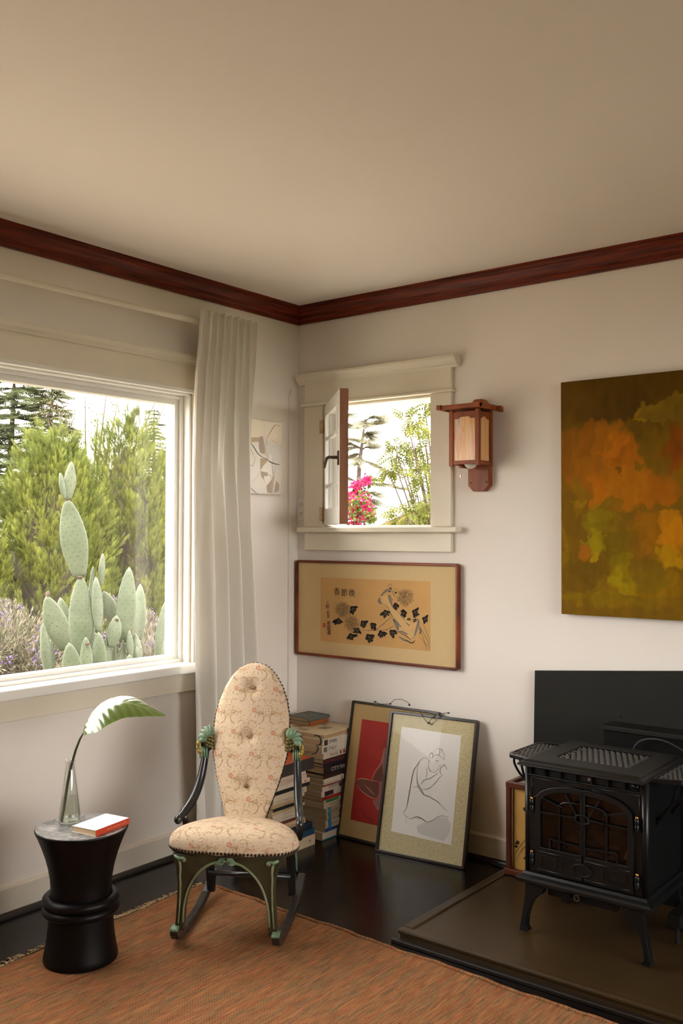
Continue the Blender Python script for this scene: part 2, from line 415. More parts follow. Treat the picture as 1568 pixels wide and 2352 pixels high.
# ------------------------------------------------------------------ casement window in the right wall
w2 = tag(bpy.data.objects.new('window_2', None), 'small cream framed casement window with its sash swung open', 'window', kind='structure'); COL.objects.link(w2)
w2.location = (W2['x0'], 0, W2['z0']); o2 = w2.location
x0, x1, z0, z1 = W2['x0'], W2['x1'], W2['z0'], W2['z1']
B2 = lambda mb, n, m=TRIM, bev=0.003, par=w2: mb.build(n, m, par, bevel=bev, org=o2)
B2(MB().box(x0 - 0.115, x0, -0.02, 0, z0, z1), 'side_casing'); B2(MB().box(x1, x1 + 0.106, -0.02, 0, z0, z1), 'side_casing')
B2(MB().box(x0 - 0.115, x1 + 0.106, -0.02, 0, z1 + 0.012, z1 + 0.122), 'head_casing')
B2(MB().box(x0 - 0.128, x1 + 0.118, -0.034, 0, z1, z1 + 0.014), 'head_bead', bev=0.005)
cp = [(0, 0), (0.024, 0), (0.026, 0.008), (0.034, 0.014), (0.050, 0.034), (0.058, 0.036), (0.058, 0.046), (0, 0.046)]
mb = MB(); mb.prism(cp, (x0 - 0.150, 0, z1 + 0.106), (0, -1, 0), (0, 0, 1), (x1 - x0 + 0.150 + 0.140, 0, 0)); B2(mb, 'head_cap', bev=0)
B2(MB().box(x0 - 0.138, x1 + 0.150, -0.05, 0.0, z0 - 0.026, z0), 'stool', bev=0.006)
B2(MB().box(x0 - 0.112, x1 + 0.106, -0.02, 0, z0 - 0.110, z0 - 0.026), 'apron')
B2(MB().box(x0, x0 + 0.016, 0.0, 0.15, z0, z1), 'jamb'); B2(MB().box(x1 - 0.004, x1, 0.0, 0.15, z0, z1), 'jamb')
B2(MB().box(x0, x1, 0.0, 0.15, z1 - 0.012, z1), 'head_jamb'); B2(MB().box(x0, x1, 0.0, 0.17, z0, z0 + 0.008), 'sill', WHITE)
B2(MB().box(x0 + 0.016, x0 + 0.032, 0.05, 0.08, z0 + .008, z1 - .012), 'stop_bead')
# open sash, hinged on the left jamb, swung 45 degrees into the room
hx, hy = x0 + 0.012, 0.004
fe = Vector((0.597, -0.40)); ang = math.atan2(fe.y - hy, fe.x - hx)
SASHW = math.hypot(fe.x - hx, fe.y - hy); st = 0.036
Ms = Matrix.Translation((hx, hy, 0)) @ Matrix.Rotation(ang, 4, 'Z')
zz0, zz1 = z0 + 0.010, z1 - 0.006
BROWN = mat('worn_brown_sash_edge', srgb(148, 98, 66), rough=0.55, vary=0.3, vscale=20, stretch=(1, 1, .2), bump=.05)
sash = MB(); s = 0.055
sash.box(0, s, -st / 2, st / 2, zz0, zz1, Ms); sash.box(SASHW - s, SASHW - 0.001, -st / 2, st / 2, zz0, zz1, Ms)
sash.box(s, SASHW - s, -st / 2, st / 2, zz0, zz0 + 0.075, Ms); sash.box(s, SASHW - s, -st / 2, st / 2, zz1 - 0.055, zz1, Ms)
so = B2(sash, 'sash', WHITE, 0.002)
B2(MB().box(SASHW - 0.001, SASHW + 0.002, -st / 2, st / 2, zz0, zz1, Ms), 'sash_edge', BROWN, 0, so)
gx0, gx1, gz0, gz1 = s, SASHW - s, zz0 + 0.075, zz1 - 0.055
vx = (gx0 + 0.10, gx1 - 0.10); vz = (gz0 + 0.105, gz1 - 0.105)
for xx in vx: B2(MB().box(xx - .009, xx + .009, -0.013, 0.013, gz0, gz1, Ms), 'muntin', WHITE, 0.003, so)
for z_ in vz: B2(MB().box(gx0, gx1, -0.0125, 0.0125, z_ - .009, z_ + .009, Ms), 'muntin', WHITE, 0.003, so)
xs = (gx0, vx[0], vx[1], gx1); zs = (gz0, vz[0], vz[1], gz1)
for i in range(3):
    for j in range(3): B2(MB().box(xs[i], xs[i + 1], -0.0015, 0.0015, zs[j], zs[j + 1], Ms), 'pane', PANE, 0, so)
IRON = mat('dark_bronze_hardware', srgb(92, 78, 62), rough=0.45, metal=0.6, vary=.3, vscale=40)
hl = MB(); hp = lambda x, y, z: Ms @ Vector((x, y, z))
hl.box(SASHW - 0.042, SASHW - 0.014, -st / 2 - 0.006, -st / 2, 1.64, 1.70, Ms)
hl.tube([hp(SASHW - 0.028, -st / 2, 1.672), hp(SASHW - 0.028, -st / 2 - 0.04, 1.672)], [0.008, 0.006], 8)
hl.tube([hp(SASHW - 0.028, -st / 2 - 0.036, 1.676), hp(SASHW - 0.034, -st / 2 - 0.05, 1.668), hp(SASHW - 0.05, -st / 2 - 0.055, 1.650), hp(SASHW - 0.060, -st / 2 - 0.056, 1.628)], [0.006, 0.007, 0.008, 0.004], 8)
hn = B2(hl, 'handle', IRON, 0, so); tag(hn, 'dark bronze casement handle')
HINGE = mat('painted_hinge', srgb(206, 184, 148), rough=.5, vary=.5, vscale=60, col2=srgb(168, 142, 104))
for hz in (1.505 - 0.06, 1.86):
    hm = MB(); hm.tube([(x0 + .004, -0.012, hz - .035), (x0 + .004, -0.012, hz + .035)], 0.006, 8); hm.box(x0 - .016, x0 + .004, -.024, -.020, hz - .033, hz + .033); hm.box(0.004, 0.026, -st / 2 - .003, -st / 2, hz - .033, hz + .033, Ms)
    B2(hm, 'hinge', HINGE, 0)

# ------------------------------------------------------------------ fill window added in the unseen far right wall for its daylight
w5 = tag(bpy.data.objects.new('fill_window', None), 'plain fill window added in the unseen far right wall', 'window', kind='structure'); COL.objects.link(w5); w5.location = (XR, W5['y0'], W5['z0'])
mb = MB()
for (a, b, c, d) in ((W5['y0'], W5['y0'] + .05, W5['z0'], W5['z1']), (W5['y1'] - .05, W5['y1'], W5['z0'], W5['z1']), (W5['y0'] + .05, W5['y1'] - .05, W5['z0'], W5['z0'] + .05), (W5['y0'] + .05, W5['y1'] - .05, W5['z1'] - .05, W5['z1'])):
    mb.box(XR + .06, XR + .11, a, b, c, d)
mb.build('frame', WHITE, w5, org=w5.location)
MB().box(XR + .083, XR + .087, W5['y0'] + .05, W5['y1'] - .05, W5['z0'] + .05, W5['z1'] - .05).build('pane', PANE, w5, org=w5.location)
# ================================================================== curtain and rod
LINEN_C = (0.90, 0.875, 0.815)
def linen():
    m, N, L = new_mat('white_linen'); b = N['Principled BSDF']
    tc = N.new('ShaderNodeTexCoord'); mp = N.new('ShaderNodeMapping'); mp.inputs['Scale'].default_value = (60, 60, 900)
    L.new(tc.outputs['Object'], mp.inputs['Vector']); nz = N.new('ShaderNodeTexNoise'); nz.inputs['Scale'].default_value = 1.0; L.new(mp.outputs[0], nz.inputs['Vector'])
    rp = N.new('ShaderNodeValToRGB'); rp.color_ramp.elements[0].color = (LINEN_C[0] * .95, LINEN_C[1] * .94, LINEN_C[2] * .93, 1); rp.color_ramp.elements[1].color = (*LINEN_C, 1)
    L.new(nz.outputs['Fac'], rp.inputs['Fac']); L.new(rp.outputs[0], b.inputs['Base Color'])
    b.inputs['Roughness'].default_value = 0.9; b.inputs['Specular IOR Level'].default_value = 0.1
    t = N.new('ShaderNodeBsdfTranslucent'); L.new(rp.outputs[0], t.inputs['Color'])
    mx = N.new('ShaderNodeMixShader'); mx.inputs[0].default_value = 0.16
    L.new(b.outputs[0], mx.inputs[1]); L.new(t.outputs[0], mx.inputs[2]); L.new(mx.outputs[0], N['Material Output'].inputs['Surface'])
    return m
LINEN = linen()
cur = thing('curtain', 'white linen curtain gathered beside the picture window', 'curtain', (0.09, -0.58, 0.0))
nz_, ns_ = 90, 260
V = []; zt, zb = 2.288, 0.012
for i in range(nz_ + 1):
    q = i / nz_; z = zt + (zb - zt) * q
    # left and right edge of the cloth
    yl = np.interp(q, [0, .05, .12, .3, .6, 1], [-0.752, -0.757, -0.775, -0.785, -0.775, -0.745])
    yr = np.interp(q, [0, .1, .4, .65, 1], [-0.425, -0.432, -0.436, -0.386, -0.355])
    open_ = min(1.0, 0.25 + 1.1 * q)
    for j in range(ns_ + 1):
        s = j / ns_
        ph = 2 * math.pi * (8.2 * s + 0.35 * math.sin(5 * s + 1.3 * q) * q)
        # pinch pleats at the top turn into wide soft folds
        a_top = 0.026 * math.sin(ph); a_low = 0.034 * math.sin(2 * math.pi * (4.6 * s + 0.12) + 0.9 * math.sin(4 * q + 3 * s)) + 0.010 * math.sin(2 * math.pi * 9 * s + 2 * q)
        w = max(0.0, min(1.0, (q - 0.03) / 0.45)); w = w * w * (3 - 2 * w)
        amp = a_top * (1 - w) + a_low * w
        if s < 0.10: amp *= (0.25 + 0.75 * s / 0.10)
        y = yl + (yr - yl) * s + 0.010 * math.cos(ph) * (1 - w)
        ease = max(0.0, 1 - q / .22); ease = ease * ease * (3 - 2 * ease)     # the heading hangs in front of the rod on back tabs
        V.append((0.09 + .040 * ease + amp + 0.012 * q * math.sin(3 * q), y - .030 * ease, z))
F = [(i * (ns_ + 1) + j, i * (ns_ + 1) + j + 1, (i + 1) * (ns_ + 1) + j + 1, (i + 1) * (ns_ + 1) + j) for i in range(nz_) for j in range(ns_)]
V = np.array(V) - np.array(cur.location)
co = big_mesh('cloth', V, np.array(F), LINEN, cur, smooth=True)
md = co.modifiers.new('solid', 'SOLIDIFY'); md.thickness = 0.0015
rod = thing('curtain_rod', 'slim cream curtain rod running above the picture window', 'curtain rod', (0.09, -0.41, 2.235))
r_ = MB(); r_.tube([(0.09, -3.75, 2.228), (0.09, -0.415, 2.245)], 0.0115, 14); r_.build('rod', TRIM, rod, smooth=True, angle=40, org=rod.location)
r_ = MB(); r_.tube([(0.09, -0.415, 2.245), (0.09, -0.412, 2.245), (0.09, -0.405, 2.245), (0.09, -0.395, 2.245), (0.09, -0.390, 2.245)], [0.013, 0.018, 0.0195, 0.015, 0.006], 16); r_.build('finial', TRIM, rod, smooth=True, org=rod.location)
for yy in (-0.46, -3.6):
    r_ = MB(); r_.tube([(0.0, yy, 2.215), (0.05, yy, 2.215), (0.085, yy, 2.222), (0.09, yy, 2.232)], 0.006, 8); r_.box(0, 0.005, yy - .015, yy + .015, 2.185, 2.245); r_.build('bracket', TRIM, rod, org=rod.location)

# ================================================================== cord cover on the left wall, outlet
cc = MB(); cc.box(0.0, 0.010, -0.072, -0.054, 0.11, 2.02)
cco = cc.build('cord_cover', mat('cord_cover_paint', (0.76, 0.71, 0.645), rough=.5), bevel=0.002); tag(cco, 'narrow painted cord cover running down the wall near the corner', 'cord cover')
ck = MB(); ck.tube([(0.006, -0.063, 2.020), (0.008, -0.063, 2.045)], 0.0018, 8); ck.ball((0.008, -0.063, 2.046), 0.003, 8)
cko = ck.build('wall_hook', HINGE, smooth=True); tag(cko, 'tiny metal hook above the narrow cord cover', 'hook')
PLATE = mat('outlet_plastic', (0.80, 0.75, 0.67), rough=.35)
SLOT = mat('outlet_slot', (0.10, 0.07, 0.05), rough=.6)
ot = thing('wall_outlet', 'cream double electrical outlet left of the casement window', 'outlet', (0.026, 0, 1.47))
pl = MB(); pl.box(0.003, 0.051, -0.006, 0, 1.415, 1.525); pl.build('cover_plate', PLATE, ot, bevel=0.003, org=ot.location)
for zc in (1.492, 1.449):
    r2 = MB(); r2.box(0.0125, 0.0415, -0.008, -0.006, zc - .014, zc + .014); ro = r2.build('receptacle', PLATE, ot, bevel=0.002, org=ot.location)
    sl = MB()
    for dx in (-0.006, 0.006): sl.box(0.027 + dx - .0012, 0.027 + dx + .0012, -0.0085, -0.008, zc - .001, zc + .008)
    sl.tube([(0.027, -0.0078, zc - .007), (0.027, -0.0085, zc - .007)], 0.0022, 8)
    tag(sl.build('slot', SLOT, ro, org=ot.location), kind='stuff')

# ================================================================== small collage on the left wall
ca = thing('collage_panel', 'small pale paper collage with charcoal lines half behind the curtain', 'artwork', (0.0, -0.27, 1.54))
BEIGE = mat('collage_beige', (0.74, 0.64, 0.50), rough=.7)
cb = MB(); cb.box(0.0, 0.016, -0.405, -0.138, 1.536, 1.880); cb.build('backing', mat('collage_backing', (0.76, 0.70, 0.61), rough=.6), ca, bevel=.001, org=ca.location)
XC = 0.0165
def c3(dx):
    return lambda x, y: tuple(pX(560 + x / 10.69, 940 + y / 10.69, XC + dx))
CP = [mat('paper_white', (0.82, 0.78, 0.72), rough=.8), mat('paper_cream', (0.80, 0.72, 0.58), rough=.8), mat('paper_tan', (0.52, 0.41, 0.28), rough=.8), mat('paper_taupe', (0.44, 0.36, 0.29), rough=.8), mat('charcoal_line', (0.10, 0.085, 0.075), rough=.9), mat('paper_grey', (0.70, 0.665, 0.62), rough=.8)]
pp = MB()
def sheet(pts, dx, mi): poly(pp, pts, c3(dx), mi)
sheet([(30, 262), (440, 285), (490, 480), (480, 640), (400, 690), (90, 690), (30, 600)], 0.0006, 1)
sheet([(540, 310), (940, 335), (930, 860), (700, 880), (560, 760), (500, 600)], 0.0007, 1)
sheet([(85, 690), (390, 690), (360, 800), (110, 810)], 0.0008, 2)
sheet([(400, 660), (470, 680), (520, 1000), (510, 1105), (410, 1060), (370, 900)], 0.0011, 3)
sheet([(90, 830), (370, 810), (380, 1060), (590, 1210), (400, 1500), (150, 1880), (110, 1400)], 0.0009, 0)
sheet([(400, 1200), (590, 1215), (480, 1400), (400, 1490)], 0.0010, 2)
sheet([(500, 830), (560, 770), (760, 860), (930, 860), (900, 1200), (880, 1500), (890, 2090), (640, 2090), (600, 1500), (590, 1200)], 0.0012, 5)
sheet([(640, 1080), (590, 1260), (470, 1390), (380, 1570), (160, 1880), (150, 2040), (560, 2060), (690, 1600), (700, 1200)], 0.0014, 0)
sheet([(690, 1700), (740, 1580), (750, 1650), (700, 2060), (660, 2060)], 0.0016, 2)
sheet([(550, 1880), (690, 1720), (670, 2060), (570, 2040)], 0.0015, 3)
sheet([(790, 1750), (870, 1850), (850, 2000), (740, 2060), (760, 1880)], 0.0016, 3)
sheet([(720, 575), (815, 660), (810, 715), (735, 650)], 0.0016, 0)
sheet([(410, 1520), (590, 1560), (580, 1640), (490, 1640), (500, 1740), (420, 1640)], 0.0017, 3)
pp.build('paper_piece', CP, ca, org=ca.location, recalc=False)['kind'] = 'stuff'
ln = MB()
for pts, w in (([(95, 700), (150, 800), (260, 950), (340, 1080), (450, 1170), (580, 1225)], 16), ([(590, 1250), (660, 1300), (760, 1340), (880, 1360)], 26), ([(560, 750), (650, 560), (740, 420), (800, 385), (900, 425)], 9), ([(560, 760), (565, 900)], 9), ([(100, 880), (180, 1000), (250, 1180)], 5), ([(290, 1160), (210, 1400), (120, 1290)], 6), ([(500, 1740), (530, 1800)], 8), ([(590, 1620), (650, 1620), (670, 1680)], 7), ([(160, 1920), (240, 2000), (330, 2080)], 14), ([(690, 1200), (690, 1450), (730, 1590), (780, 1380)], 7), ([(640, 740), (720, 780), (810, 830), (815, 760)], 5)):
    ribbon(ln, pts, w, c3(0.0022))
tag(ln.build('drawn_line', CP[4], ca, org=ca.location, recalc=False), 'dark charcoal lines', kind='stuff')

# ================================================================== ink painting in a reddish frame (right wall)
YP = -0.022
pT, pB = 1.226, 0.772
fx0, fx1 = 0.014, 0.922
ip = thing('framed_ink_painting', 'wide framed ink painting of chrysanthemums under the casement window', 'picture', (0.47, 0, pB))
FRAME = mat('cherry_frame_wood', srgb(132, 60, 26), rough=.36, spec=.3, vary=.5, vscale=10, stretch=(.3, 1, 1), col2=srgb(78, 34, 18))
cs = [(x, z) for x, z in ()]
def rr(xa, xb, za, zb, r, n=5):
    P = []
    for cx, cz, a0 in ((xb - r, zb - r, 0), (xa + r, zb - r, 90), (xa + r, za + r, 180), (xb - r, za + r, 270)):
        for k in range(n + 1):
            a = math.radians(a0 + 90 * k / n); P.append((cx + r * math.cos(a), cz + r * math.sin(a)))
    return P
def ring_frame(outer, inner, to3, th):
    """frame ring between two equal-length loops; th = thickness vector"""
    mb = MB(); n = len(outer); A = [Vector(to3(*p)) for p in outer]; Bq = [Vector(to3(*p)) for p in inner]; th = Vector(th)
    vs = A + Bq + [p + th for p in A] + [p + th for p in Bq]; fs = []
    for i in range(n):
        j = (i + 1) % n
        fs += [(i, j, n + j, n + i), (2 * n + i, 3 * n + i, 3 * n + j, 2 * n + j), (i, 2 * n + i, 2 * n + j, j), (n + i, n + j, 3 * n + j, 3 * n + i)]
    return mb.add(vs, fs)
wall3 = lambda y: (lambda x, z: (x, y, z))
fo = ring_frame(rr(fx0, fx1, pB, pT, .014), rr(fx0 + .012, fx1 - .012, pB + .012, pT - .012, .004), wall3(-0.030), (0, 0.026, 0))
fo.build('frame', FRAME, ip, bevel=.003, org=ip.location)
MATB = mat('silk_mount', srgb(205, 178, 130), rough=.8, vary=.06, vscale=300, stretch=(1, 1, .1))
MB().box(fx0 + .006, fx1 - .006, -0.020, -0.006, pB + .006, pT - .006).build('mount', MATB, ip, org=ip.location)
PAPER = mat('aged_painting_paper', srgb(202, 158, 98), rough=.85, vary=.12, vscale=5)
q = [pY(660 + a / 3.7333, 1270 + b / 3.7333, -0.0205) for a, b in ((277, 207), (1220, 247), (1228, 845), (290, 757))]
px0, px1 = (q[0].x + q[3].x) / 2, (q[1].x + q[2].x) / 2; pz1, pz0 = (q[0].z + q[1].z) / 2, (q[2].z + q[3].z) / 2
MB().box(px0, px1, -0.0205, -0.019, pz0, pz1).build('paper', PAPER, ip, org=ip.location)
INK = mat('black_ink', (0.012, 0.010, 0.010), rough=.9); GREY = mat('grey_ink_wash', (0.20, 0.165, 0.125), rough=.9); THIN = mat('thin_brown_ink', (0.10, 0.07, 0.045), rough=.9); PALE = mat('pale_ink_wash', srgb(206, 168, 112), rough=.9); SEAL = mat('red_seal_ink', srgb(172, 62, 36), rough=.9)
IM = [INK, GREY, THIN, PALE, SEAL]
ik = MB()
t6 = lambda d=0.0: (lambda x, y: tuple(pY(x, y, -0.0207 - d)))
rn = random.Random(3)
# rock: washes
g8 = lambda pts: [(850 + a / 10.453, 1320 + b / 10.453) for a, b in pts]
poly(ik, g8([(270, 560), (410, 480), (520, 760), (760, 900), (1000, 1180), (1120, 1100), (1180, 1120), (1120, 1400), (1020, 1580), (900, 1500), (700, 1380), (560, 1100), (470, 900), (370, 760), (280, 690)]), t6(0.0), 3)
for pts, w in (([(270, 490), (400, 370), (500, 400)], 60), ([(230, 560), (215, 640), (280, 700)], 70), ([(430, 480), (480, 620), (530, 760)], 55), ([(460, 470), (540, 620)], 45), ([(560, 1050), (640, 1200), (660, 1340)], 90), ([(620, 1100), (740, 1260)], 60), ([(860, 1150), (950, 1230)], 60), ([(1120, 1060), (1160, 1130), (1110, 1320), (1060, 1480)], 60), ([(1180, 1260), (1210, 1360), (1180, 1430)], 60), ([(640, 1370), (760, 1370), (900, 1440)], 50), ([(690, 1490), (800, 1560), (930, 1600)], 50), ([(480, 920), (560, 1040)], 45), ([(720, 960), (840, 1100)], 40), ([(1000, 1540), (1050, 1490)], 40)):
    ribbon(ik, g8(pts), w / 10.453, t6(.0001), mi=1)
for pts, w in (([(700, 1390), (860, 1470), (980, 1570)], 18), ([(840, 1570), (1000, 1640), (1070, 1580)], 26), ([(250, 500), (300, 480)], 36), ([(430, 410), (490, 410)], 40), ([(545, 1070), (590, 1150)], 38), ([(300, 690), (420, 780), (500, 960)], 9), ([(540, 800), (700, 920), (820, 1080)], 9), ([(1010, 1290), (1010, 1420)], 8)):
    ribbon(ik, g8(pts), w / 10.453, t6(.0002), mi=0)
# leaves: lobed black clusters
def leaf(cx, cy, r, a0):
    for k in range(5):
        a = a0 + (k - 2) * 0.55 + rn.uniform(-.15, .15); ll = rn.uniform(.34, .62); d = r * (ll * .9)
        blob(ik, (cx + math.cos(a) * d, cy + math.sin(a) * d), r * ll, r * rn.uniform(.20, .30), a, t6(.0003), 0, 10, .18, rn)
    blob(ik, (cx, cy), r * .38, r * .32, a0, t6(.0003), 0, 9, .1, rn)
    for k in range(3):
        a = a0 + (k - 1) * 0.55
        ribbon(ik, [(cx, cy), (cx + math.cos(a) * r * .75, cy + math.sin(a) * r * .75)], 0.55, t6(.0004), mi=3)
c8 = lambda a, b: (850 + a / 10.453, 1320 + b / 10.453)
for (a, b, r, an) in ((360, 890, 13, 1.3), (610, 720, 13, 1.4), (830, 920, 13, 2.9), (1050, 890, 14, .4), (1290, 1060, 13, .3), (100, 1210, 13, 2.6), (250, 1390, 14, 1.2), (510, 1370, 14, .8), (940, 1060, 6, 2), (1050, 1090, 6, .5)):
    leaf(*c8(a, b), r, an)
c7 = lambda a, b: (740 + a / 13.07, 1320 + b / 13.07)
for (a, b, r, an) in ((900, 1000, 14, .9), (480, 1360, 13, 1.6), (1210, 1440, 14, .9), (1060, 1640, 12, 2.1), (850, 1820, 14, 1.2), (1380, 1840, 15, .9)):
    leaf(*c7(a, b), r, an)
for pts in ([(860, 1460), (905, 1430), (930, 1416), (945, 1400)],): pass
for pts, w in ((g8([(-250, 1330), (100, 1330), (260, 1230), (430, 1080), (510, 1020)]), 1.3), (g8([(-60, 1345), (340, 1330), (480, 1280), (590, 1210)]), 1.2), (g8([(1180, 1200), (1280, 1400), (1380, 1600), (1440, 1780)]), 1.0), (g8([(1260, 1180), (1350, 1380), (1450, 1650)]), .9), (g8([(1170, 1250), (1290, 1560), (1360, 1810)]), .9), (g8([(1170, 1480), (1290, 1620), (1380, 1730)]), .9), (g8([(510, 350), (560, 480), (600, 520)]), 1.2), (g8([(480, 960), (510, 1030)]), 1.2)):
    ribbon(ik, pts, w, t6(.0002), mi=2)
# chrysanthemum flower heads: looped petals
def mum(cx, cy, R):
    for ringi, (r0, r1, n) in enumerate(((.12, .50, 9), (.35, .78, 13), (.55, 1.0, 17))):
        for k in range(n):
            a = 2 * math.pi * (k + .5 * ringi) / n + rn.uniform(-.1, .1); rr1 = R * r1 * rn.uniform(.9, 1.08); rr0 = R * r0; hw = .17 + .02 * (2 - ringi)
            c, s_ = math.cos, math.sin
            P = [(cx + c(a - hw * .5) * rr0, cy + s_(a - hw * .5) * rr0), (cx + c(a - hw * .8) * rr1 * .8, cy + s_(a - hw * .8) * rr1 * .8), (cx + c(a) * rr1, cy + s_(a) * rr1), (cx + c(a + hw * .8) * rr1 * .8, cy + s_(a + hw * .8) * rr1 * .8), (cx + c(a + hw * .5) * rr0, cy + s_(a + hw * .5) * rr0)]
            ribbon(ik, P, .62, t6(.0005), mi=2, taper=False)
    for k in range(5):
        a = rn.uniform(0, 6.3); ribbon(ik, [(cx, cy), (cx + math.cos(a) * R * .28, cy + math.sin(a) * R * .28)], .9, t6(.0006), mi=0)
mum(*c7(620, 1050), 18.5); mum(*c7(880, 1460), 18.5); mum(*c8(840, 550), 20)
for (a, b, r) in ((480, 270, 5.6), (605, 375, 5.4)):
    cx, cy = c8(a, b)
    for k in range(5):
        an = 2 * math.pi * k / 5; blob(ik, (cx + math.cos(an) * r * .55, cy + math.sin(an) * r * .55), r * .36, r * .36, 0, t6(.0002), 0, 8, .05, rn); blob(ik, (cx + math.cos(an) * r * .55, cy + math.sin(an) * r * .55), r * .25, r * .25, 0, t6(.0004), 3, 8, .05, rn)
    blob(ik, (cx, cy), r * .4, r * .4, 0, t6(.0003), 3, 8, .05, rn); blob(ik, (cx + .5, cy + r * 1.1), r * .5, r * .35, .3, t6(.0003), 0, 8, .1, rn)
ib = ik.build('ink_drawing', IM, ip, org=ip.location, recalc=False); tag(ib, 'black ink rock, leaves and chrysanthemum heads', kind='stuff')
# calligraphy
def on_wall(x, z, y, sx=1.0): return Matrix.Translation(Vector((x, y, z)) - ip.location) @ Matrix.Rotation(math.radians(90), 4, 'X')
for ch, (a, b), sz in (('香', (424, 335), .037), ('節', (486, 345), .037), ('晚', (552, 348), .037)):
    p = pY(660 + a / 3.7333, 1270 + b / 3.7333, -0.021); text_mesh(ch, sz, 'calligraphy', INK, ip, on_wall(p.x, p.z, -0.0212), 'CENTER', .0)
for ch, (a, b), sz in (('乙', (345, 428), .017), ('卯', (345, 462), .021), ('冬', (347, 517), .021), ('至', (350, 545), .020), ('順', (352, 605), .022), ('鎮', (354, 645), .024), ('畫', (357, 685), .024)):
    p = pY(660 + a / 3.7333, 1270 + b / 3.7333, -0.021); text_mesh(ch, sz, 'calligraphy', INK, ip, on_wall(p.x, p.z, -0.0212), 'CENTER', .0)
sp = pY(660 + 315 / 3.7333, 1270 + 620 / 3.7333, -0.021)
sm = MB(); sm.add([(sp.x - .0085, -.0212, sp.z - .010), (sp.x + .0085, -.0212, sp.z - .010), (sp.x + .0085, -.0212, sp.z + .010), (sp.x - .0085, -.0212, sp.z + .010)], [(0, 1, 2, 3)])
sl = sm.build('seal_stamp', SEAL, ip, org=ip.location, recalc=False); tag(sl, 'red seal stamp')
for k in (-1, 0, 1):
    l_ = MB(); l_.add([(sp.x + k * .005 - .0006, -.0214, sp.z - .008), (sp.x + k * .005 + .0006, -.0214, sp.z - .008), (sp.x + k * .005 + .0006, -.0214, sp.z + .008), (sp.x + k * .005 - .0006, -.0214, sp.z + .008)], [(0, 1, 2, 3)]); l_.build('seal_stroke', PAPER, sl, org=ip.location, recalc=False)

# ================================================================== large abstract canvas
cx0, cx1, cz0, cz1, cd = 1.397, 2.62, 1.040, 1.952, 0.035
cv = thing('abstract_canvas', 'large unframed abstract canvas in olive, ochre and orange', 'painting', (2.0, 0, cz0))
nx, nzv = 420, 320
X, Z = np.meshgrid(np.linspace(cx0, cx1, nx), np.linspace(cz0, cz1, nzv))
# crop pixel (1260,820) scale 3.675 -> canvas coordinates, via the two visible corners
def toc(a, b):
    p = pY(1260 + a / 3.675, 820 + b / 3.675, -cd); return p.x, p.z
def vnoise(X, Z, s, seed):
    g = np.random.default_rng(seed).random((64, 64)); u = (X * s) % 63; v = (Z * s) % 63
    i = u.astype(int); j = v.astype(int); fu = u - i; fv = v - j; fu = fu * fu * (3 - 2 * fu); fv = fv * fv * (3 - 2 * fv)
    return (g[j, i] * (1 - fu) + g[j, i + 1] * fu) * (1 - fv) + (g[j + 1, i] * (1 - fu) + g[j + 1, i + 1] * fu) * fv
wx = X + 0.05 * (vnoise(X, Z, 14, 1) - .5) + 0.026 * (vnoise(X, Z, 44, 2) - .5) + .012 * (vnoise(X, Z * .5, 110, 12) - .5)
wz = Z + 0.06 * (vnoise(X, Z, 12, 3) - .5) + 0.030 * (vnoise(X, Z, 40, 4) - .5) + .014 * (vnoise(X, Z * .5, 100, 13) - .5)
Cc = np.zeros(X.shape + (3,)); Cc[:] = srgb(112, 82, 8)
hz = (Z - cz0) / (cz1 - cz0)
top = np.clip((hz - .70) / .22, 0, 1)[..., None]; Cc = Cc * (1 - top) + np.array(srgb(72, 50, 4)) * top
def patch(a, b, ra, rb, col, soft=.25, op=1.0):
    global Cc
    x, z = toc(a, b); x2, _ = toc(a + ra, b); _, z2 = toc(a, b + rb); rx = abs(x2 - x); rz = abs(z2 - z)
    d = np.sqrt(((wx - x) / rx) ** 2 + ((wz - z) / rz) ** 2)
    soft = soft * .55
    k = np.clip((1 + soft - d) / (2 * soft), 0, 1) * op; k = (k * k * (3 - 2 * k))[..., None]
    Cc = Cc * (1 - k) + np.array(srgb(*col)) * k
P_ = patch
P_(560, 420, 380, 170, (66, 44, 6), .4, .9); P_(250, 330, 190, 220, (84, 56, 8), .5, .7); P_(850, 560, 180, 160, (86, 66, 6), .4, .7)
P_(420, 900, 330, 280, (150, 88, 6), .35, .95); P_(650, 860, 180, 170, (165, 92, 4), .3, .9); P_(600, 1080, 260, 170, (166, 98, 2), .35, .9)
P_(160, 800, 100, 200, (134, 80, 8), .5, .8); P_(400, 1150, 70, 120, (176, 104, 2), .2, .9); P_(930, 750, 120, 200, (106, 78, 4), .4, .8); P_(1080, 750, 90, 220, (122, 52, 4), .4, .8); P_(960, 1120, 180, 150, (164, 92, 4), .35, .85)
P_(250, 1200, 60, 170, (132, 96, 4), .3, .8); P_(130, 1400, 90, 330, (116, 84, 4), .5, .7); P_(480, 1380, 150, 110, (134, 116, 2), .35, .85); P_(420, 1560, 80, 150, (146, 128, 0), .3, .9); P_(600, 1500, 160, 160, (116, 92, 4), .35, .9)
P_(290, 1620, 60, 70, (168, 98, 16), .35, .8); P_(330, 1850, 190, 170, (98, 74, 4), .4, .9); P_(400, 1690, 50, 50, (166, 132, 0), .3, .9); P_(620, 1750, 160, 110, (116, 88, 2), .4, .8)
P_(880, 1500, 150, 200, (150, 96, 2), .4, .8); P_(1090, 1560, 110, 170, (186, 118, 0), .3, .95); P_(1060, 1720, 110, 110, (172, 126, 0), .3, .9); P_(650, 1900, 120, 100, (142, 118, 0), .35, .85); P_(950, 1950, 240, 110, (140, 102, 0), .4, .8)
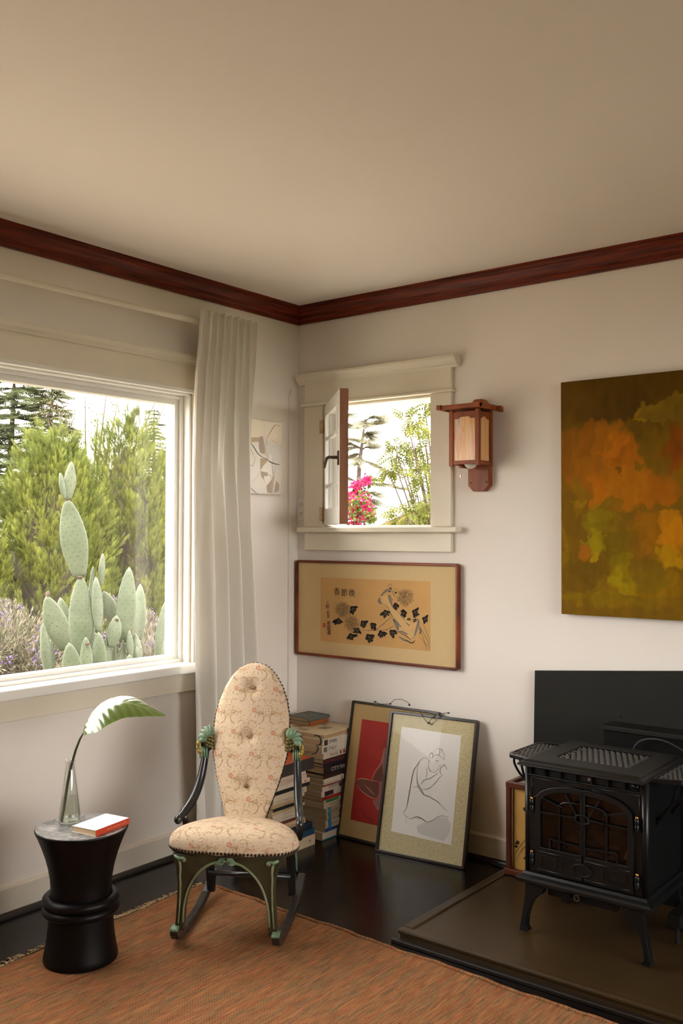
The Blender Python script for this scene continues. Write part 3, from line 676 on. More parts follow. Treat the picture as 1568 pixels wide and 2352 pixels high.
P_(540, 1220, 70, 60, (126, 88, 6), .3, .8); P_(760, 930, 40, 50, (112, 82, 4), .3, .8); P_(620, 950, 22, 30, (120, 66, 6), .3, .9); P_(600, 780, 22, 14, (126, 66, 8), .3, .8); P_(400, 2060, 330, 60, (128, 100, 2), .4, .8); P_(900, 2090, 280, 60, (124, 96, 4), .4, .8)
P_(110, 1750, 30, 350, (134, 100, 0), .4, .9); P_(800, 1300, 40, 60, (146, 86, 6), .4, .7)
# loose brush dabs that pick up and shift the colour under them
rd_ = np.random.default_rng(77)
for _ in range(170):
    bx_, bz_ = rd_.uniform(cx0, cx1), rd_.uniform(cz0, cz1 - .12); bw, bh = rd_.uniform(.012, .045), rd_.uniform(.015, .07)
    if rd_.random() < .3: bw, bh = bh, bw
    jx = int((bx_ - cx0) / (cx1 - cx0) * (nx - 1)); jz = int((bz_ - cz0) / (cz1 - cz0) * (nzv - 1)); cc_ = Cc[jz, jx] * rd_.uniform(.72, 1.32, 1) * rd_.uniform(.9, 1.1, 3)
    dd = np.sqrt(((wx - bx_) / bw) ** 2 + ((wz - bz_) / bh) ** 2); k_ = np.clip((1.12 - dd) / .24, 0, 1)[..., None] * rd_.uniform(.35, .8); Cc = Cc * (1 - k_) + cc_ * k_
# the pale slab, upper right
x_a, z_a = toc(748, 370); x_b, z_b = toc(748, 545); sl_ = (wx > x_a + .004 * np.sin(Z * 300)) & (wz < z_a + .035 * np.clip((X - x_a) / .2, 0, 1)) & (wz > z_b)
Cc[sl_] = np.array(srgb(112, 88, 18)) * (0.9 + 0.25 * vnoise(X, Z, 60, 9)[sl_])[:, None]
P_(1060, 480, 240, 40, (104, 80, 20), .5, .7); P_(790, 530, 60, 22, (140, 108, 8), .4, .9); P_(770, 440, 22, 80, (140, 106, 14), .4, .8)
P_(1500, 900, 400, 500, (150, 96, 4), .5, .7); P_(1700, 1700, 500, 300, (130, 100, 4), .5, .7); P_(1500, 350, 500, 160, (88, 62, 6), .5, .6)
Cc = Cc * .80 + np.array(srgb(116, 82, 6)) * .20
Cc *= (0.90 + 0.20 * vnoise(X * 1.0, Z * .25, 60, 5))[..., None] * (0.93 + .14 * vnoise(X, Z, 28, 6))[..., None]
Vc = np.stack([X, np.full_like(X, -cd) + 0.0012 * (vnoise(X, Z, 60, 7) - .5), Z], -1).reshape(-1, 3) - np.array(cv.location)
idx = np.arange(nx * nzv).reshape(nzv, nx)
Fc = np.stack([idx[:-1, :-1], idx[:-1, 1:], idx[1:, 1:], idx[1:, :-1]], -1).reshape(-1, 4)
big_mesh('painted_face', Vc, Fc, vcol_mat('oil_paint', rough=.6, bump=.15, bscale=260, spec=.08), cv, col=Cc.reshape(-1, 3), smooth=True)
MB().box(cx0, cx1, -cd + .0012, -0.004, cz0, cz1).build('stretcher', mat('painted_canvas_edge', srgb(120, 84, 8), rough=.7, vary=.3, vscale=6), cv, org=cv.location)

# ================================================================== wall lantern (sconce)
ln_ = thing('wall_lantern', 'craftsman wooden wall lantern with amber glass beside the casement window', 'wall lamp', (1.0235, 0, 1.53))
SW = mat('sconce_wood', srgb(150, 78, 38), rough=.42, spec=.25, vary=.4, vscale=14, stretch=(1, 1, .25), col2=srgb(112, 54, 28))
def amber():
    m, N, L = new_mat('iridescent_amber_glass'); b = N['Principled BSDF']
    tc = N.new('ShaderNodeTexCoord'); mp = N.new('ShaderNodeMapping'); mp.inputs['Scale'].default_value = (2.2, 2.2, .16); L.new(tc.outputs['Object'], mp.inputs['Vector'])
    nz = N.new('ShaderNodeTexNoise'); nz.inputs['Scale'].default_value = 26; nz.inputs['Detail'].default_value = 4; nz.inputs['Distortion'].default_value = .6; L.new(mp.outputs[0], nz.inputs['Vector'])
    rp = N.new('ShaderNodeValToRGB'); e = rp.color_ramp.elements
    e[0].position = .30; e[0].color = (*srgb(240, 190, 92), 1); e[1].position = .72; e[1].color = (*srgb(188, 180, 196), 1)
    for p, c in ((.42, srgb(242, 206, 142)), (.52, srgb(236, 170, 112)), (.62, srgb(240, 212, 176))):
        k = e.new(p); k.color = (*c, 1)
    L.new(nz.outputs['Fac'], rp.inputs['Fac']); L.new(rp.outputs[0], b.inputs['Base Color'])
    b.inputs['Roughness'].default_value = .22
    t = N.new('ShaderNodeBsdfTranslucent'); L.new(rp.outputs[0], t.inputs['Color']); mx = N.new('ShaderNodeMixShader'); mx.inputs[0].default_value = .22
    L.new(b.outputs[0], mx.inputs[1]); L.new(t.outputs[0], mx.inputs[2]); L.new(mx.outputs[0], N['Material Output'].inputs['Surface'])
    return m
AMBER = amber()
BL = lambda mb, n, m=SW, bev=.0015, par=ln_: mb.build(n, m, par, bevel=bev, org=ln_.location)
lx0, lx1 = 0.9745, 1.0725
def plate(za, zb, y0_, y1_, ch, ch2):
    P = [(lx0 + ch, za), (lx1 - ch, za), (lx1, za + ch), (lx1, zb - ch2), (lx1 - ch2 * .9, zb), (lx0 + ch2 * .9, zb), (lx0, zb - ch2), (lx0, za + ch)]
    return MB().prism(P, (0, y0_, 0), (1, 0, 0), (0, 0, 1), (0, y1_ - y0_, 0))
BL(plate(1.532, 1.918, -0.034, 0, .024, .034), 'back_plate')
bx0, bx1, by = 0.953, 1.094, -0.152
for xx in (bx0, bx1 - .018):
    BL(MB().box(xx, xx + .018, by, by + .018, 1.632, 1.862), 'post')
for xx in (bx0, bx1 - .018):
    BL(MB().box(xx, xx + .018, -0.052, -0.034, 1.632, 1.862), 'post')
# roof frame bars crossing past the corners
BL(MB().box(0.925, 1.124, -0.196, -0.178, 1.862, 1.880), 'roof_bar'); BL(MB().box(0.905, 1.142, -0.060, -0.042, 1.8625, 1.8795), 'roof_bar')
BL(MB().box(1.106, 1.124, -0.205, -0.0, 1.861, 1.8815), 'roof_bar'); BL(MB().box(0.925, 0.943, -0.205, -0.0, 1.861, 1.8815), 'roof_bar')
BL(MB().box(0.936, 1.112, -0.186, -0.036, 1.866, 1.876), 'roof_panel')
# rails
arch = lambda a, b, za, zb: [(a, zb), (a, za), (a + (b - a) * .22, za), (a + (b - a) * .28, za + .006), (a + (b - a) * .38, za + .008), (a + (b - a) * .62, za + .008), (a + (b - a) * .72, za + .006), (a + (b - a) * .78, za), (b, za), (b, zb)]
BL(MB().prism(arch(bx0 + .018, bx1 - .018, 1.826, 1.855), (0, by + .003, 0), (1, 0, 0), (0, 0, 1), (0, .010, 0)), 'top_rail')
BL(MB().box(bx0 + .018, bx1 - .018, by + .003, by + .013, 1.638, 1.654), 'bottom_rail')
for xx in (bx0 + .004, bx1 - .014):
    BL(MB().prism(arch(by + .018, -0.052, 1.826, 1.855), (xx, 0, 0), (0, 1, 0), (0, 0, 1), (.010, 0, 0)), 'top_rail'); BL(MB().box(xx, xx + .010, by + .018, -0.052, 1.638, 1.654), 'bottom_rail')
BL(MB().box(bx0 + .016, bx1 - .016, by + .008, by + .010, 1.652, 1.848), 'glass_panel', AMBER, 0)
for xx in (bx0 + .009, bx1 - .011): BL(MB().box(xx, xx + .002, by + .016, -0.050, 1.652, 1.848), 'glass_panel', AMBER, 0)
bl = MB(); bl.ball((1.0235, -0.095, 1.652), .030, 16, (1, 1, 1)); bl.lathe([(.014, 1.675), (.014, 1.72)], 12, (1.0235, -0.095, 0))
BL(bl, 'bulb', mat('frosted_bulb', (.82, .80, .76), rough=.4), 0)
BL(MB().box(0.985, 1.0, -0.13, -0.05, 1.626, 1.634), 'socket_bar')
chn = MB(); chn.tube([(0.99, -0.118, 1.628), (0.99, -0.118, 1.596)], .0009, 6); chn.lathe([(.001, 1.599), (.0035, 1.597), (.004, 1.592), (.003, 1.587), (.001, 1.586)], 10, (0.99, -0.118, 0))
BL(chn, 'pull_chain', mat('nickel_chain', (.6, .56, .5), rough=.3, metal=.9), 0)
PEG = mat('dark_peg', (.03, .025, .022), rough=.4)
for xx in (0.987, 1.060): BL(MB().box(xx - .004, xx + .004, -0.0375, -0.034, 1.564, 1.572), 'square_peg', PEG, .001)
# ================================================================== rug
def rug_mat():
    m, N, L = new_mat('woven_orange_rug'); b = N['Principled BSDF']
    tc = N.new('ShaderNodeTexCoord')
    mp = N.new('ShaderNodeMapping'); mp.inputs['Scale'].default_value = (30.0, 2.0, 1.0); L.new(tc.outputs['Object'], mp.inputs['Vector'])
    nz = N.new('ShaderNodeTexNoise'); nz.inputs['Scale'].default_value = 1.0; nz.inputs['Detail'].default_value = 5; nz.inputs['Roughness'].default_value = .65; L.new(mp.outputs[0], nz.inputs['Vector'])
    rp = N.new('ShaderNodeValToRGB'); e = rp.color_ramp.elements
    e[0].position = .28; e[0].color = (*srgb(88, 46, 32), 1); e[1].position = .76; e[1].color = (*srgb(146, 128, 96), 1)
    for p, c in ((.36, srgb(136, 66, 42)), (.42, srgb(158, 90, 52)), (.47, srgb(112, 92, 68)), (.52, srgb(168, 102, 60)), (.58, srgb(146, 74, 50)), (.64, srgb(176, 124, 74)), (.70, srgb(114, 84, 66))):
        k = e.new(p); k.color = (*c, 1)
    L.new(nz.outputs['Fac'], rp.inputs['Fac'])
    # second, shorter yarn streaks
    mp2 = N.new('ShaderNodeMapping'); mp2.inputs['Scale'].default_value = (120.0, 14.0, 1.0); L.new(tc.outputs['Object'], mp2.inputs['Vector'])
    n2 = N.new('ShaderNodeTexNoise'); n2.inputs['Scale'].default_value = 1.0; n2.inputs['Detail'].default_value = 3; L.new(mp2.outputs[0], n2.inputs['Vector'])
    r2 = N.new('ShaderNodeValToRGB'); r2.color_ramp.elements[0].position = .3; r2.color_ramp.elements[0].color = (.45, .42, .42, 1); r2.color_ramp.elements[1].position = .72; r2.color_ramp.elements[1].color = (1.35, 1.3, 1.25, 1)
    L.new(n2.outputs['Fac'], r2.inputs['Fac'])
    mx = N.new('ShaderNodeMix'); mx.data_type = 'RGBA'; mx.blend_type = 'MULTIPLY'; mx.inputs[0].default_value = 1
    L.new(rp.outputs[0], mx.inputs[6]); L.new(r2.outputs[0], mx.inputs[7])
    # knots: staggered short stitches with pale warp between
    mp3 = N.new('ShaderNodeMapping'); mp3.inputs['Rotation'].default_value = (0, 0, math.radians(90)); L.new(tc.outputs['Object'], mp3.inputs['Vector'])
    nd = N.new('ShaderNodeTexNoise'); nd.inputs['Scale'].default_value = 170; nd.inputs['Detail'].default_value = 2; L.new(tc.outputs['Object'], nd.inputs['Vector'])
    vs1 = N.new('ShaderNodeVectorMath'); vs1.operation = 'MULTIPLY_ADD'; L.new(nd.outputs['Color'], vs1.inputs[0]); vs1.inputs[1].default_value = (.0052, .0052, 0); L.new(mp3.outputs[0], vs1.inputs[2])
    br = N.new('ShaderNodeTexBrick'); br.inputs['Scale'].default_value = 1.0; br.inputs['Brick Width'].default_value = .0105; br.inputs['Row Height'].default_value = .0056; br.inputs['Mortar Size'].default_value = .0015; br.inputs['Mortar Smooth'].default_value = .6
    br.offset = .5
    L.new(vs1.outputs[0], br.inputs['Vector'])
    m2 = N.new('ShaderNodeMix'); m2.data_type = 'RGBA'; L.new(br.outputs['Fac'], m2.inputs[0]); L.new(mx.outputs[2], m2.inputs[6]); m2.inputs[7].default_value = (*srgb(160, 130, 92), 1)
    ms = N.new('ShaderNodeMath'); ms.operation = 'MULTIPLY'; ms.inputs[1].default_value = .66; L.new(br.outputs['Fac'], ms.inputs[0]); L.new(ms.outputs[0], m2.inputs[0])
    L.new(m2.outputs[2], b.inputs['Base Color'])
    b.inputs['Roughness'].default_value = .95; b.inputs['Specular IOR Level'].default_value = .1
    bp = N.new('ShaderNodeBump'); bp.invert = True; bp.inputs['Strength'].default_value = .9; bp.inputs['Distance'].default_value = .003
    L.new(br.outputs['Fac'], bp.inputs['Height']); L.new(bp.outputs[0], b.inputs['Normal'])
    return m
RUG = rug_mat()
rx0, rx1, ry0, ry1 = 0.345, 2.62, -4.4, -0.925
rug = thing('rug', 'orange and rust woven rug with a fringed edge on the floor', 'rug', (1.4, -2.6, 0))
nxr, nyr = 150, 220
rx, ry = np.meshgrid(np.linspace(0, 1, nxr), np.linspace(0, 1, nyr))
wob = lambda t, a, s: a * (np.sin(t * s) + .6 * np.sin(t * s * 2.3 + 1) + .4 * np.sin(t * s * 5.1 + 2))
Yr = ry0 + (ry1 - ry0) * ry; Xr = rx0 + (rx1 - rx0) * rx
# slightly wavy selvedge; the far edge drifts a little towards the hearth
Yr = Yr + ry ** 6 * (wob(Xr, .004, 14) - 0.030 * np.clip(Xr - .35, 0, 2)); Xr = Xr + (1 - rx) ** 6 * (wob(Yr, .004, 13) - .020 * np.clip(Yr + 1.8, 0, 1))
Zr = 0.0105 + 0.0014 * np.sin(Xr * 9) * np.sin(Yr * 7)
edge = np.minimum(np.minimum(rx, 1 - rx) * (rx1 - rx0), np.minimum(ry, 1 - ry) * (ry1 - ry0)); Zr = np.where(edge < .004, 0.0008, Zr)
Vr = np.stack([Xr, Yr, Zr], -1).reshape(-1, 3) - np.array(rug.location)
idr = np.arange(nxr * nyr).reshape(nyr, nxr)
Fr = np.stack([idr[:-1, :-1], idr[:-1, 1:], idr[1:, 1:], idr[1:, :-1]], -1).reshape(-1, 4)
big_mesh('weave', Vr, Fr, RUG, rug, smooth=True)
# selvedge cord bead along the hearth side
sv = MB(); sv.tube([(x, ry1 - .002 - 0.030 * max(0, x - .35) + wob(np.array(x), .004, 14), .008) for x in np.linspace(rx0 + .02, rx1, 120)], .006, 6)
sv.build('selvedge', RUG, rug, smooth=True, org=rug.location)
fr_ = MB(); rf = random.Random(5)
y = -2.9
while y < ry1 - .02:
    x = rx0 + float(wob(np.array(y), .004, 13)) - .020 * max(0, y + 1.8)
    L_ = rf.uniform(.025, .055); yy = y; a = rf.uniform(-1.0, 1.0)
    pts = [(x + .012, yy, .012)]
    for k in range(4):
        a += rf.uniform(-.7, .7); t = L_ / 4
        pts.append((pts[-1][0] - math.cos(a) * t, pts[-1][1] + math.sin(a) * t, max(.0025, .010 - .003 * k + rf.uniform(-.001, .004))))
    fr_.tube(pts, [.0026, .0026, .0023, .002, .0012], 5)
    y += rf.uniform(.0045, .0095)
tag(fr_.build('fringe', mat('fringe_yarn', srgb(176, 150, 112), rough=.95, vary=.3, vscale=30), rug, smooth=True, org=rug.location), 'knotted beige fringe', kind='stuff')

# ================================================================== hearth slab
HEARTH = mat('brown_hearth_metal', srgb(58, 44, 26), rough=.36, vary=.25, vscale=3, bump=.05, bscale=8, spec=.3)
hr = thing('hearth', 'low dark brown hearth platform under the black stove', 'hearth', (2.1, -.45, 0))
hx0, hy0, hx1 = 1.212, -0.885, 3.1
o = MB().box(hx0, hx1, hy0, -0.018, 0.0, 0.036).build('slab', HEARTH, hr, bevel=.004, org=hr.location)
MB().box(hx0 - .004, hx1, hy0 - .006, hy0 + .03, 0.028, 0.043).build('front_nosing', HEARTH, hr, bevel=.005, org=hr.location)
MB().box(hx0 - .005, hx0 + .03, hy0 + .03, -0.018, 0.028, 0.0425).build('side_nosing', HEARTH, hr, bevel=.005, org=hr.location)
MB().box(hx0 - .02, hx1, hy0 - .022, hy0 - .0005, 0.0, 0.014).build('front_shoe', DARKW, hr, bevel=.003, org=hr.location)

# ================================================================== side table (carved black wooden drum stool)
TB = (0.506, -1.630)
TBLK = mat('black_carved_wood', (0.003, 0.0024, 0.0024), rough=.42, vary=.3, vscale=12, stretch=(1, 1, .3), bump=.08, bscale=14, spec=.16)
def slate():
    m, N, L = new_mat('worn_slate_grey_top'); b = N['Principled BSDF']
    tc = N.new('ShaderNodeTexCoord'); nz = N.new('ShaderNodeTexNoise'); nz.inputs['Scale'].default_value = 22; nz.inputs['Detail'].default_value = 6; nz.inputs['Distortion'].default_value = 1.5; L.new(tc.outputs['Object'], nz.inputs['Vector'])
    rp = N.new('ShaderNodeValToRGB'); rp.color_ramp.elements[0].position = .38; rp.color_ramp.elements[0].color = (.085, .082, .08, 1); rp.color_ramp.elements[1].position = .72; rp.color_ramp.elements[1].color = (.34, .325, .305, 1)
    L.new(nz.outputs['Fac'], rp.inputs['Fac']); L.new(rp.outputs[0], b.inputs['Base Color']); b.inputs['Roughness'].default_value = .30
    bp = N.new('ShaderNodeBump'); bp.inputs['Strength'].default_value = .2; bp.inputs['Distance'].default_value = .003; L.new(nz.outputs['Fac'], bp.inputs['Height']); L.new(bp.outputs[0], b.inputs['Normal'])
    return m
tb = thing('drum_table', 'black carved wooden drum table with a worn grey top', 'side table', (TB[0], TB[1], 0.012))
TH = 0.410
pr = [(.100, 0), (.1135, .001), (.1155, .006), (.113, .022), (.1085, .045), (.104, .075), (.101, .11), (.0995, .150)]
MB().lathe(pr, 64).build('base', TBLK, tb, smooth=True, angle=40)
pr = [(.094, .196), (.0935, .225), (.096, .255), (.102, .29), (.1115, .325), (.122, .355), (.134, .385), (.1425, .402), (.1445, .408), (.143, .4105), (.139, .411)]
MB().lathe(pr, 64).build('bowl', TBLK, tb, smooth=True, angle=50)
for zc, rr_, tt in ((.160, .1045, .0155), (.189, .1035, .0165)):
    mb = MB(); n1, n2 = 64, 12; vs = []
    for i in range(n1):
        a = 2 * math.pi * i / n1
        for j in range(n2):
            b_ = 2 * math.pi * j / n2; r1 = rr_ + tt * math.cos(b_); vs.append((r1 * math.cos(a), r1 * math.sin(a), zc + tt * 1.0 * math.sin(b_)))
    mb.add(vs, [(i * n2 + j, ((i + 1) % n1) * n2 + j, ((i + 1) % n1) * n2 + (j + 1) % n2, i * n2 + (j + 1) % n2) for i in range(n1) for j in range(n2)])
    mb.build('ring', TBLK, tb, smooth=True)
rt = random.Random(2); mb = MB(); n1 = 72
vs = [(0, 0, .4125)]
for i in range(n1):
    a = 2 * math.pi * i / n1; chip = 0.004 if -0.9 < ((a + math.pi) % (2 * math.pi) - math.pi) < -0.2 else .0008
    r1 = .1415 - abs(rt.gauss(0, chip)); vs.append((r1 * math.cos(a), r1 * math.sin(a), .4122 - rt.uniform(0, .0006)))
for i in range(n1): vs.append((vs[1 + i][0], vs[1 + i][1], .4095))
fs = [(0, 1 + i, 1 + (i + 1) % n1) for i in range(n1)] + [(1 + i, 1 + n1 + i, 1 + n1 + (i + 1) % n1, 1 + (i + 1) % n1) for i in range(n1)]
mb.add(vs, fs).build('table_top', slate(), tb, recalc=False)
ZT = 0.012 + 0.4125                                     # height of the table top

# ------------------------------------------------------------------ paperback on the table
def text_on(M4, o): return M4
c1 = pZ(149, 1903 + 5, ZT); c2 = pZ(220, 1922, ZT); c3_ = pZ(302, 1890, ZT)
e1 = (c2 - c1); w_b = e1.length; e1.normalize(); e2 = Vector((-e1.y, e1.x, 0)); l_b = (c3_ - c2).length
w_b, l_b = .098, .150
e2 = (c3_ - c2).normalized(); e1 = Vector((e2.y, -e2.x, 0))   # e2 along the spine, e1 towards the spine edge
bk = thing('paperback_book', 'white paperback with a red spine lying on the drum table', 'book', tuple(c2), math.atan2(e2.y, e2.x))
# local x along spine (away), local y to the left of spine (towards the fore-edge)
BW = mat('glossy_white_cover', (0.82, 0.83, 0.84), rough=.22, vary=.10, vscale=12, col2=(.66, .74, .82))
PG = mat('book_pages', srgb(206, 178, 138), rough=.9, vary=.12, vscale=400, stretch=(.02, .02, 1))
RS = mat('red_book_spine', srgb(190, 66, 34), rough=.4)
tk = .019
MB().box(.002, l_b - .002, .0015, w_b - .003, .0012, tk - .0012).build('pages', PG, bk)
MB().box(0, l_b, 0.0, w_b, tk - .0012, tk).build('front_cover', BW, bk)
MB().box(0, l_b, 0.0, w_b, 0, .0012).build('back_cover', BW, bk)
spn = MB().box(0, l_b, -.0006, .0012, .0, tk).build('spine', RS, bk)
RL = mat('pale_red_lettering', srgb(226, 150, 120), rough=.5)
Msp = Matrix(((1, 0, 0, .048), (0, 0, -1, -.0009), (0, 1, 0, tk / 2), (0, 0, 0, 1)))
text_mesh("Rumi's Little Book of Life", .0085, 'spine_title', RL, spn, Msp)

# ------------------------------------------------------------------ glass vase with a single leaf
vb = pZ(160, 1889, ZT)
vs_ = thing('glass_vase', 'clear conical glass bottle vase holding one big leaf', 'vase', tuple(vb))
GL = pane_mat('vase_glass', (0.95, 0.965, 0.95), 2.2)
outp = [(.0, .0), (.030, .0005), (.0345, .004), (.0350, .010), (.0335, .022), (.0295, .055), (.0245, .095), (.0195, .135), (.0155, .165), (.0130, .184), (.0128, .190), (.0152, .194), (.0155, .197), (.0140, .199)]
inp = [(.0118, .198), (.0110, .185), (.0135, .165), (.0175, .135), (.0225, .095), (.0275, .055), (.0312, .022), (.0320, .012), (.0300, .007), (.0, .006)]
MB().lathe(outp + inp, 40, cap=False).build('bottle', GL, vs_, smooth=True, angle=60)
wt = [(.0, .0065), (.0295, .0075), (.0316, .012), (.0308, .022), (.0271, .055), (.0240, .083), (.0, .083)]
WAT = pane_mat('vase_water', (0.93, 0.95, 0.91), 1.0)
MB().lathe(wt, 40, cap=False).build('water', WAT, vs_, smooth=True, angle=50)
lf = thing('leaf_stem', 'large glossy green leaf arching from the glass vase', 'leaf', tuple(vb))
dV = (vb - CAM).dot(FW)
def at_depth(px, py, dz=0.0): return CAM + ray(px, py) * (dV + dz)
STEM = mat('dark_green_stem', srgb(52, 56, 24), rough=.4)
sp_ = [at_depth(141, 1886), at_depth(146, 1858), at_depth(155, 1800), at_depth(164, 1757), at_depth(174, 1722), at_depth(184, 1696), at_depth(193, 1680)]
MB().tube(sp_, [.0052, .0050, .0046, .0042, .0040, .0036, .0030], 10).build('stem', STEM, lf, smooth=True, org=vb)
# leaf blade: midrib curve, cupped cross-section, vein ripples
LU = (0.13, 0.20, 0.035)
rib = [at_depth(192, 1681), at_depth(205, 1648, -.01), at_depth(238, 1622, -.02), at_depth(285, 1613, -.03), at_depth(335, 1626, -.035), at_depth(385, 1645, -.03)]
def crv(P, t):
    n = len(P) - 1; s = t * n; i = min(int(s), n - 1); u = s - i
    p0 = P[max(i - 1, 0)]; p1 = P[i]; p2 = P[i + 1]; p3 = P[min(i + 2, n)]
    return 0.5 * ((2 * p1) + (p2 - p0) * u + (2 * p0 - 5 * p1 + 4 * p2 - p3) * u * u + (3 * p1 - p0 - 3 * p2 + p3) * u ** 3)
NL, NW = 60, 22; Vl = []; Cl = []
for i in range(NL + 1):
    t = i / NL; c = crv(rib, t); tn = (crv(rib, min(1, t + .02)) - crv(rib, max(0, t - .02))).normalized()
    side = tn.cross(Vector((0, 0, 1))).normalized(); nrm = side.cross(tn).normalized()   # side: towards camera-right/near
    rol = math.radians(21 - 4 * t); side, nrm = side * math.cos(rol) - nrm * math.sin(rol), nrm * math.cos(rol) + side * math.sin(rol)
    hwid = .082 * (math.sin(math.pi * min(1, t * 1.02) ** .62)) ** .9 if t < 1 else 0
    for j in range(-NW // 2, NW // 2 + 1):
        u = j / (NW / 2)
        rip = .0016 * math.sin((t * 13 - abs(u) * 1.6) * 2 * math.pi) * abs(u) ** .5 * (1 - abs(u) ** 4)
        lift = -.018 * u * u + rip
        # near half hangs down, far half curls up
        p = c + side * (u * hwid * (0.85 if u > 0 else .9)) + nrm * (lift * hwid / .058 - .012 * max(0, u) ** 2 * hwid / .058 + .010 * max(0, -u) * hwid / .058)
        Vl.append(tuple(p - vb))
        v = 1 + .18 * math.sin((t * 13 - abs(u) * 1.6) * 2 * math.pi); g = np.array(LU) * (v * (1.35 if abs(u) > .93 else 1)); Cl.append(g if abs(u) > .06 else np.array((.26, .34, .10)))
Fl = [(i * (NW + 1) + j, i * (NW + 1) + j + 1, (i + 1) * (NW + 1) + j + 1, (i + 1) * (NW + 1) + j) for i in range(NL) for j in range(NW)]
LM = vcol_mat('glossy_leaf', rough=.24, translucent=.25, spec=1.0); LM.node_tree.nodes['Principled BSDF'].inputs['Coat Weight'].default_value = 1.0; LM.node_tree.nodes['Principled BSDF'].inputs['Coat Roughness'].default_value = .22; LM.node_tree.nodes['Principled BSDF'].inputs['Coat IOR'].default_value = 1.7
bo = big_mesh('blade', np.array(Vl), np.array(Fl), LM, lf, col=np.array(Cl), smooth=True)

# ================================================================== books against the wall
STK = dict(A='by the frames', B='behind the chair')
def short_label(s): w = s.split(); return ' '.join(w) if len(w) <= 16 else s.replace(' on its spine', '').replace(' upper of the set', ' upper').replace(' lower of the set', ' lower').replace(' and university lettering', '')
def ordinal(i): return ['topmost', 'second', 'third', 'fourth', 'fifth', 'sixth', 'seventh', 'eighth', 'ninth', 'tenth', 'eleventh', 'twelfth', 'thirteenth', 'fourteenth', 'fifteenth', 'sixteenth', 'seventeenth', 'eighteenth', 'nineteenth', 'twentieth'][i]
PGC = mat('aged_page_edges', srgb(178, 150, 112), rough=.95, vary=.2, vscale=500, stretch=(.02, .02, 1))
def cov(c): return mat('book_cover_%d_%d_%d' % c, srgb(*c), rough=.5, vary=.12, vscale=18)
def book(label, xs, ya, yb, z, th, depth, col, band=None, text=None, tcol=(30, 26, 24), hard=False, rot=0.0, tsz=.75, tofs=.12, name='book'):
    """spine on the plane x = xs looking towards +x, from ya (near) to yb (far)"""
    L_ = yb - ya
    b = thing(name, short_label(label), 'book', (xs - depth / 2, (ya + yb) / 2, z), rot, 'books stacked in the corner')
    bt = .0024 if hard else .0009
    d2, l2 = depth / 2, L_ / 2; ov = .003 if hard else 0
    MB().box(-d2 + ov, d2 - bt, -l2 + ov, l2 - ov, bt, th - bt).build('pages', PGC, b)
    c = MB(); c.box(-d2, d2, -l2, l2, 0, bt); c.box(-d2, d2, -l2, l2, th - bt, th)
    if hard:
        pr = [(d2 - bt, 0), (d2, 0), (d2 + .0025, th * .25), (d2 + .0035, th * .5), (d2 + .0025, th * .75), (d2, th), (d2 - bt, th)]
        c.prism(pr, (0, -l2, 0), (1, 0, 0), (0, 0, 1), (0, L_, 0))
    else: c.box(d2 - bt, d2, -l2, l2, bt, th - bt)
    co_ = c.build('cover', cov(col), b, bevel=.0006 if not hard else 0, seg=1)
    xo = d2 + (.0045 if hard else .0006)
    if band:
        for (f0, f1, z0f, z1f, bc) in band:
            MB().box(d2 - .0005, xo - .0003, -l2 + L_ * f0, -l2 + L_ * f1, th * z0f, th * z1f).build('spine_band', cov(bc), co_)
    if text and text[0] == '#':      # lettering too small to read: plain strokes
        rq_ = random.Random(text + label); sm_ = MB(); y_ = -l2 + L_ * tofs; end = y_ + L_ * .38; hh_ = th * tsz * .55
        while y_ < end:
            w_ = hh_ * rq_.uniform(.35, .6); k_ = rq_.random()
            sm_.box(xo - .0002, xo, y_, y_ + hh_ * .14, th * .5 - hh_ / 2, th * .5 + hh_ / 2)
            if k_ > .3: zz = th * .5 + hh_ * rq_.choice((-.43, .0, .43)); sm_.box(xo - .0002, xo, y_ + hh_ * .14, y_ + w_, zz - hh_ * .07, zz + hh_ * .07)
            y_ += w_ + hh_ * (.22 if rq_.random() > .15 else .6)
        tag(sm_.build('spine_lettering', mat('lettering_%d_%d_%d' % tcol, srgb(*tcol), rough=.6), co_), kind='stuff')
    elif text:
        M = Matrix(((0, 0, 1, xo), (1, 0, 0, -l2 + L_ * tofs), (0, 1, 0, th * .5), (0, 0, 0, 1)))
        text_mesh(text, th * tsz, 'spine_title', mat('lettering_%d_%d_%d' % tcol, srgb(*tcol), rough=.6), co_, M)
    return b
XA = 0.362
zof = lambda py, px=722, x=XA: pX(px, py, x).z
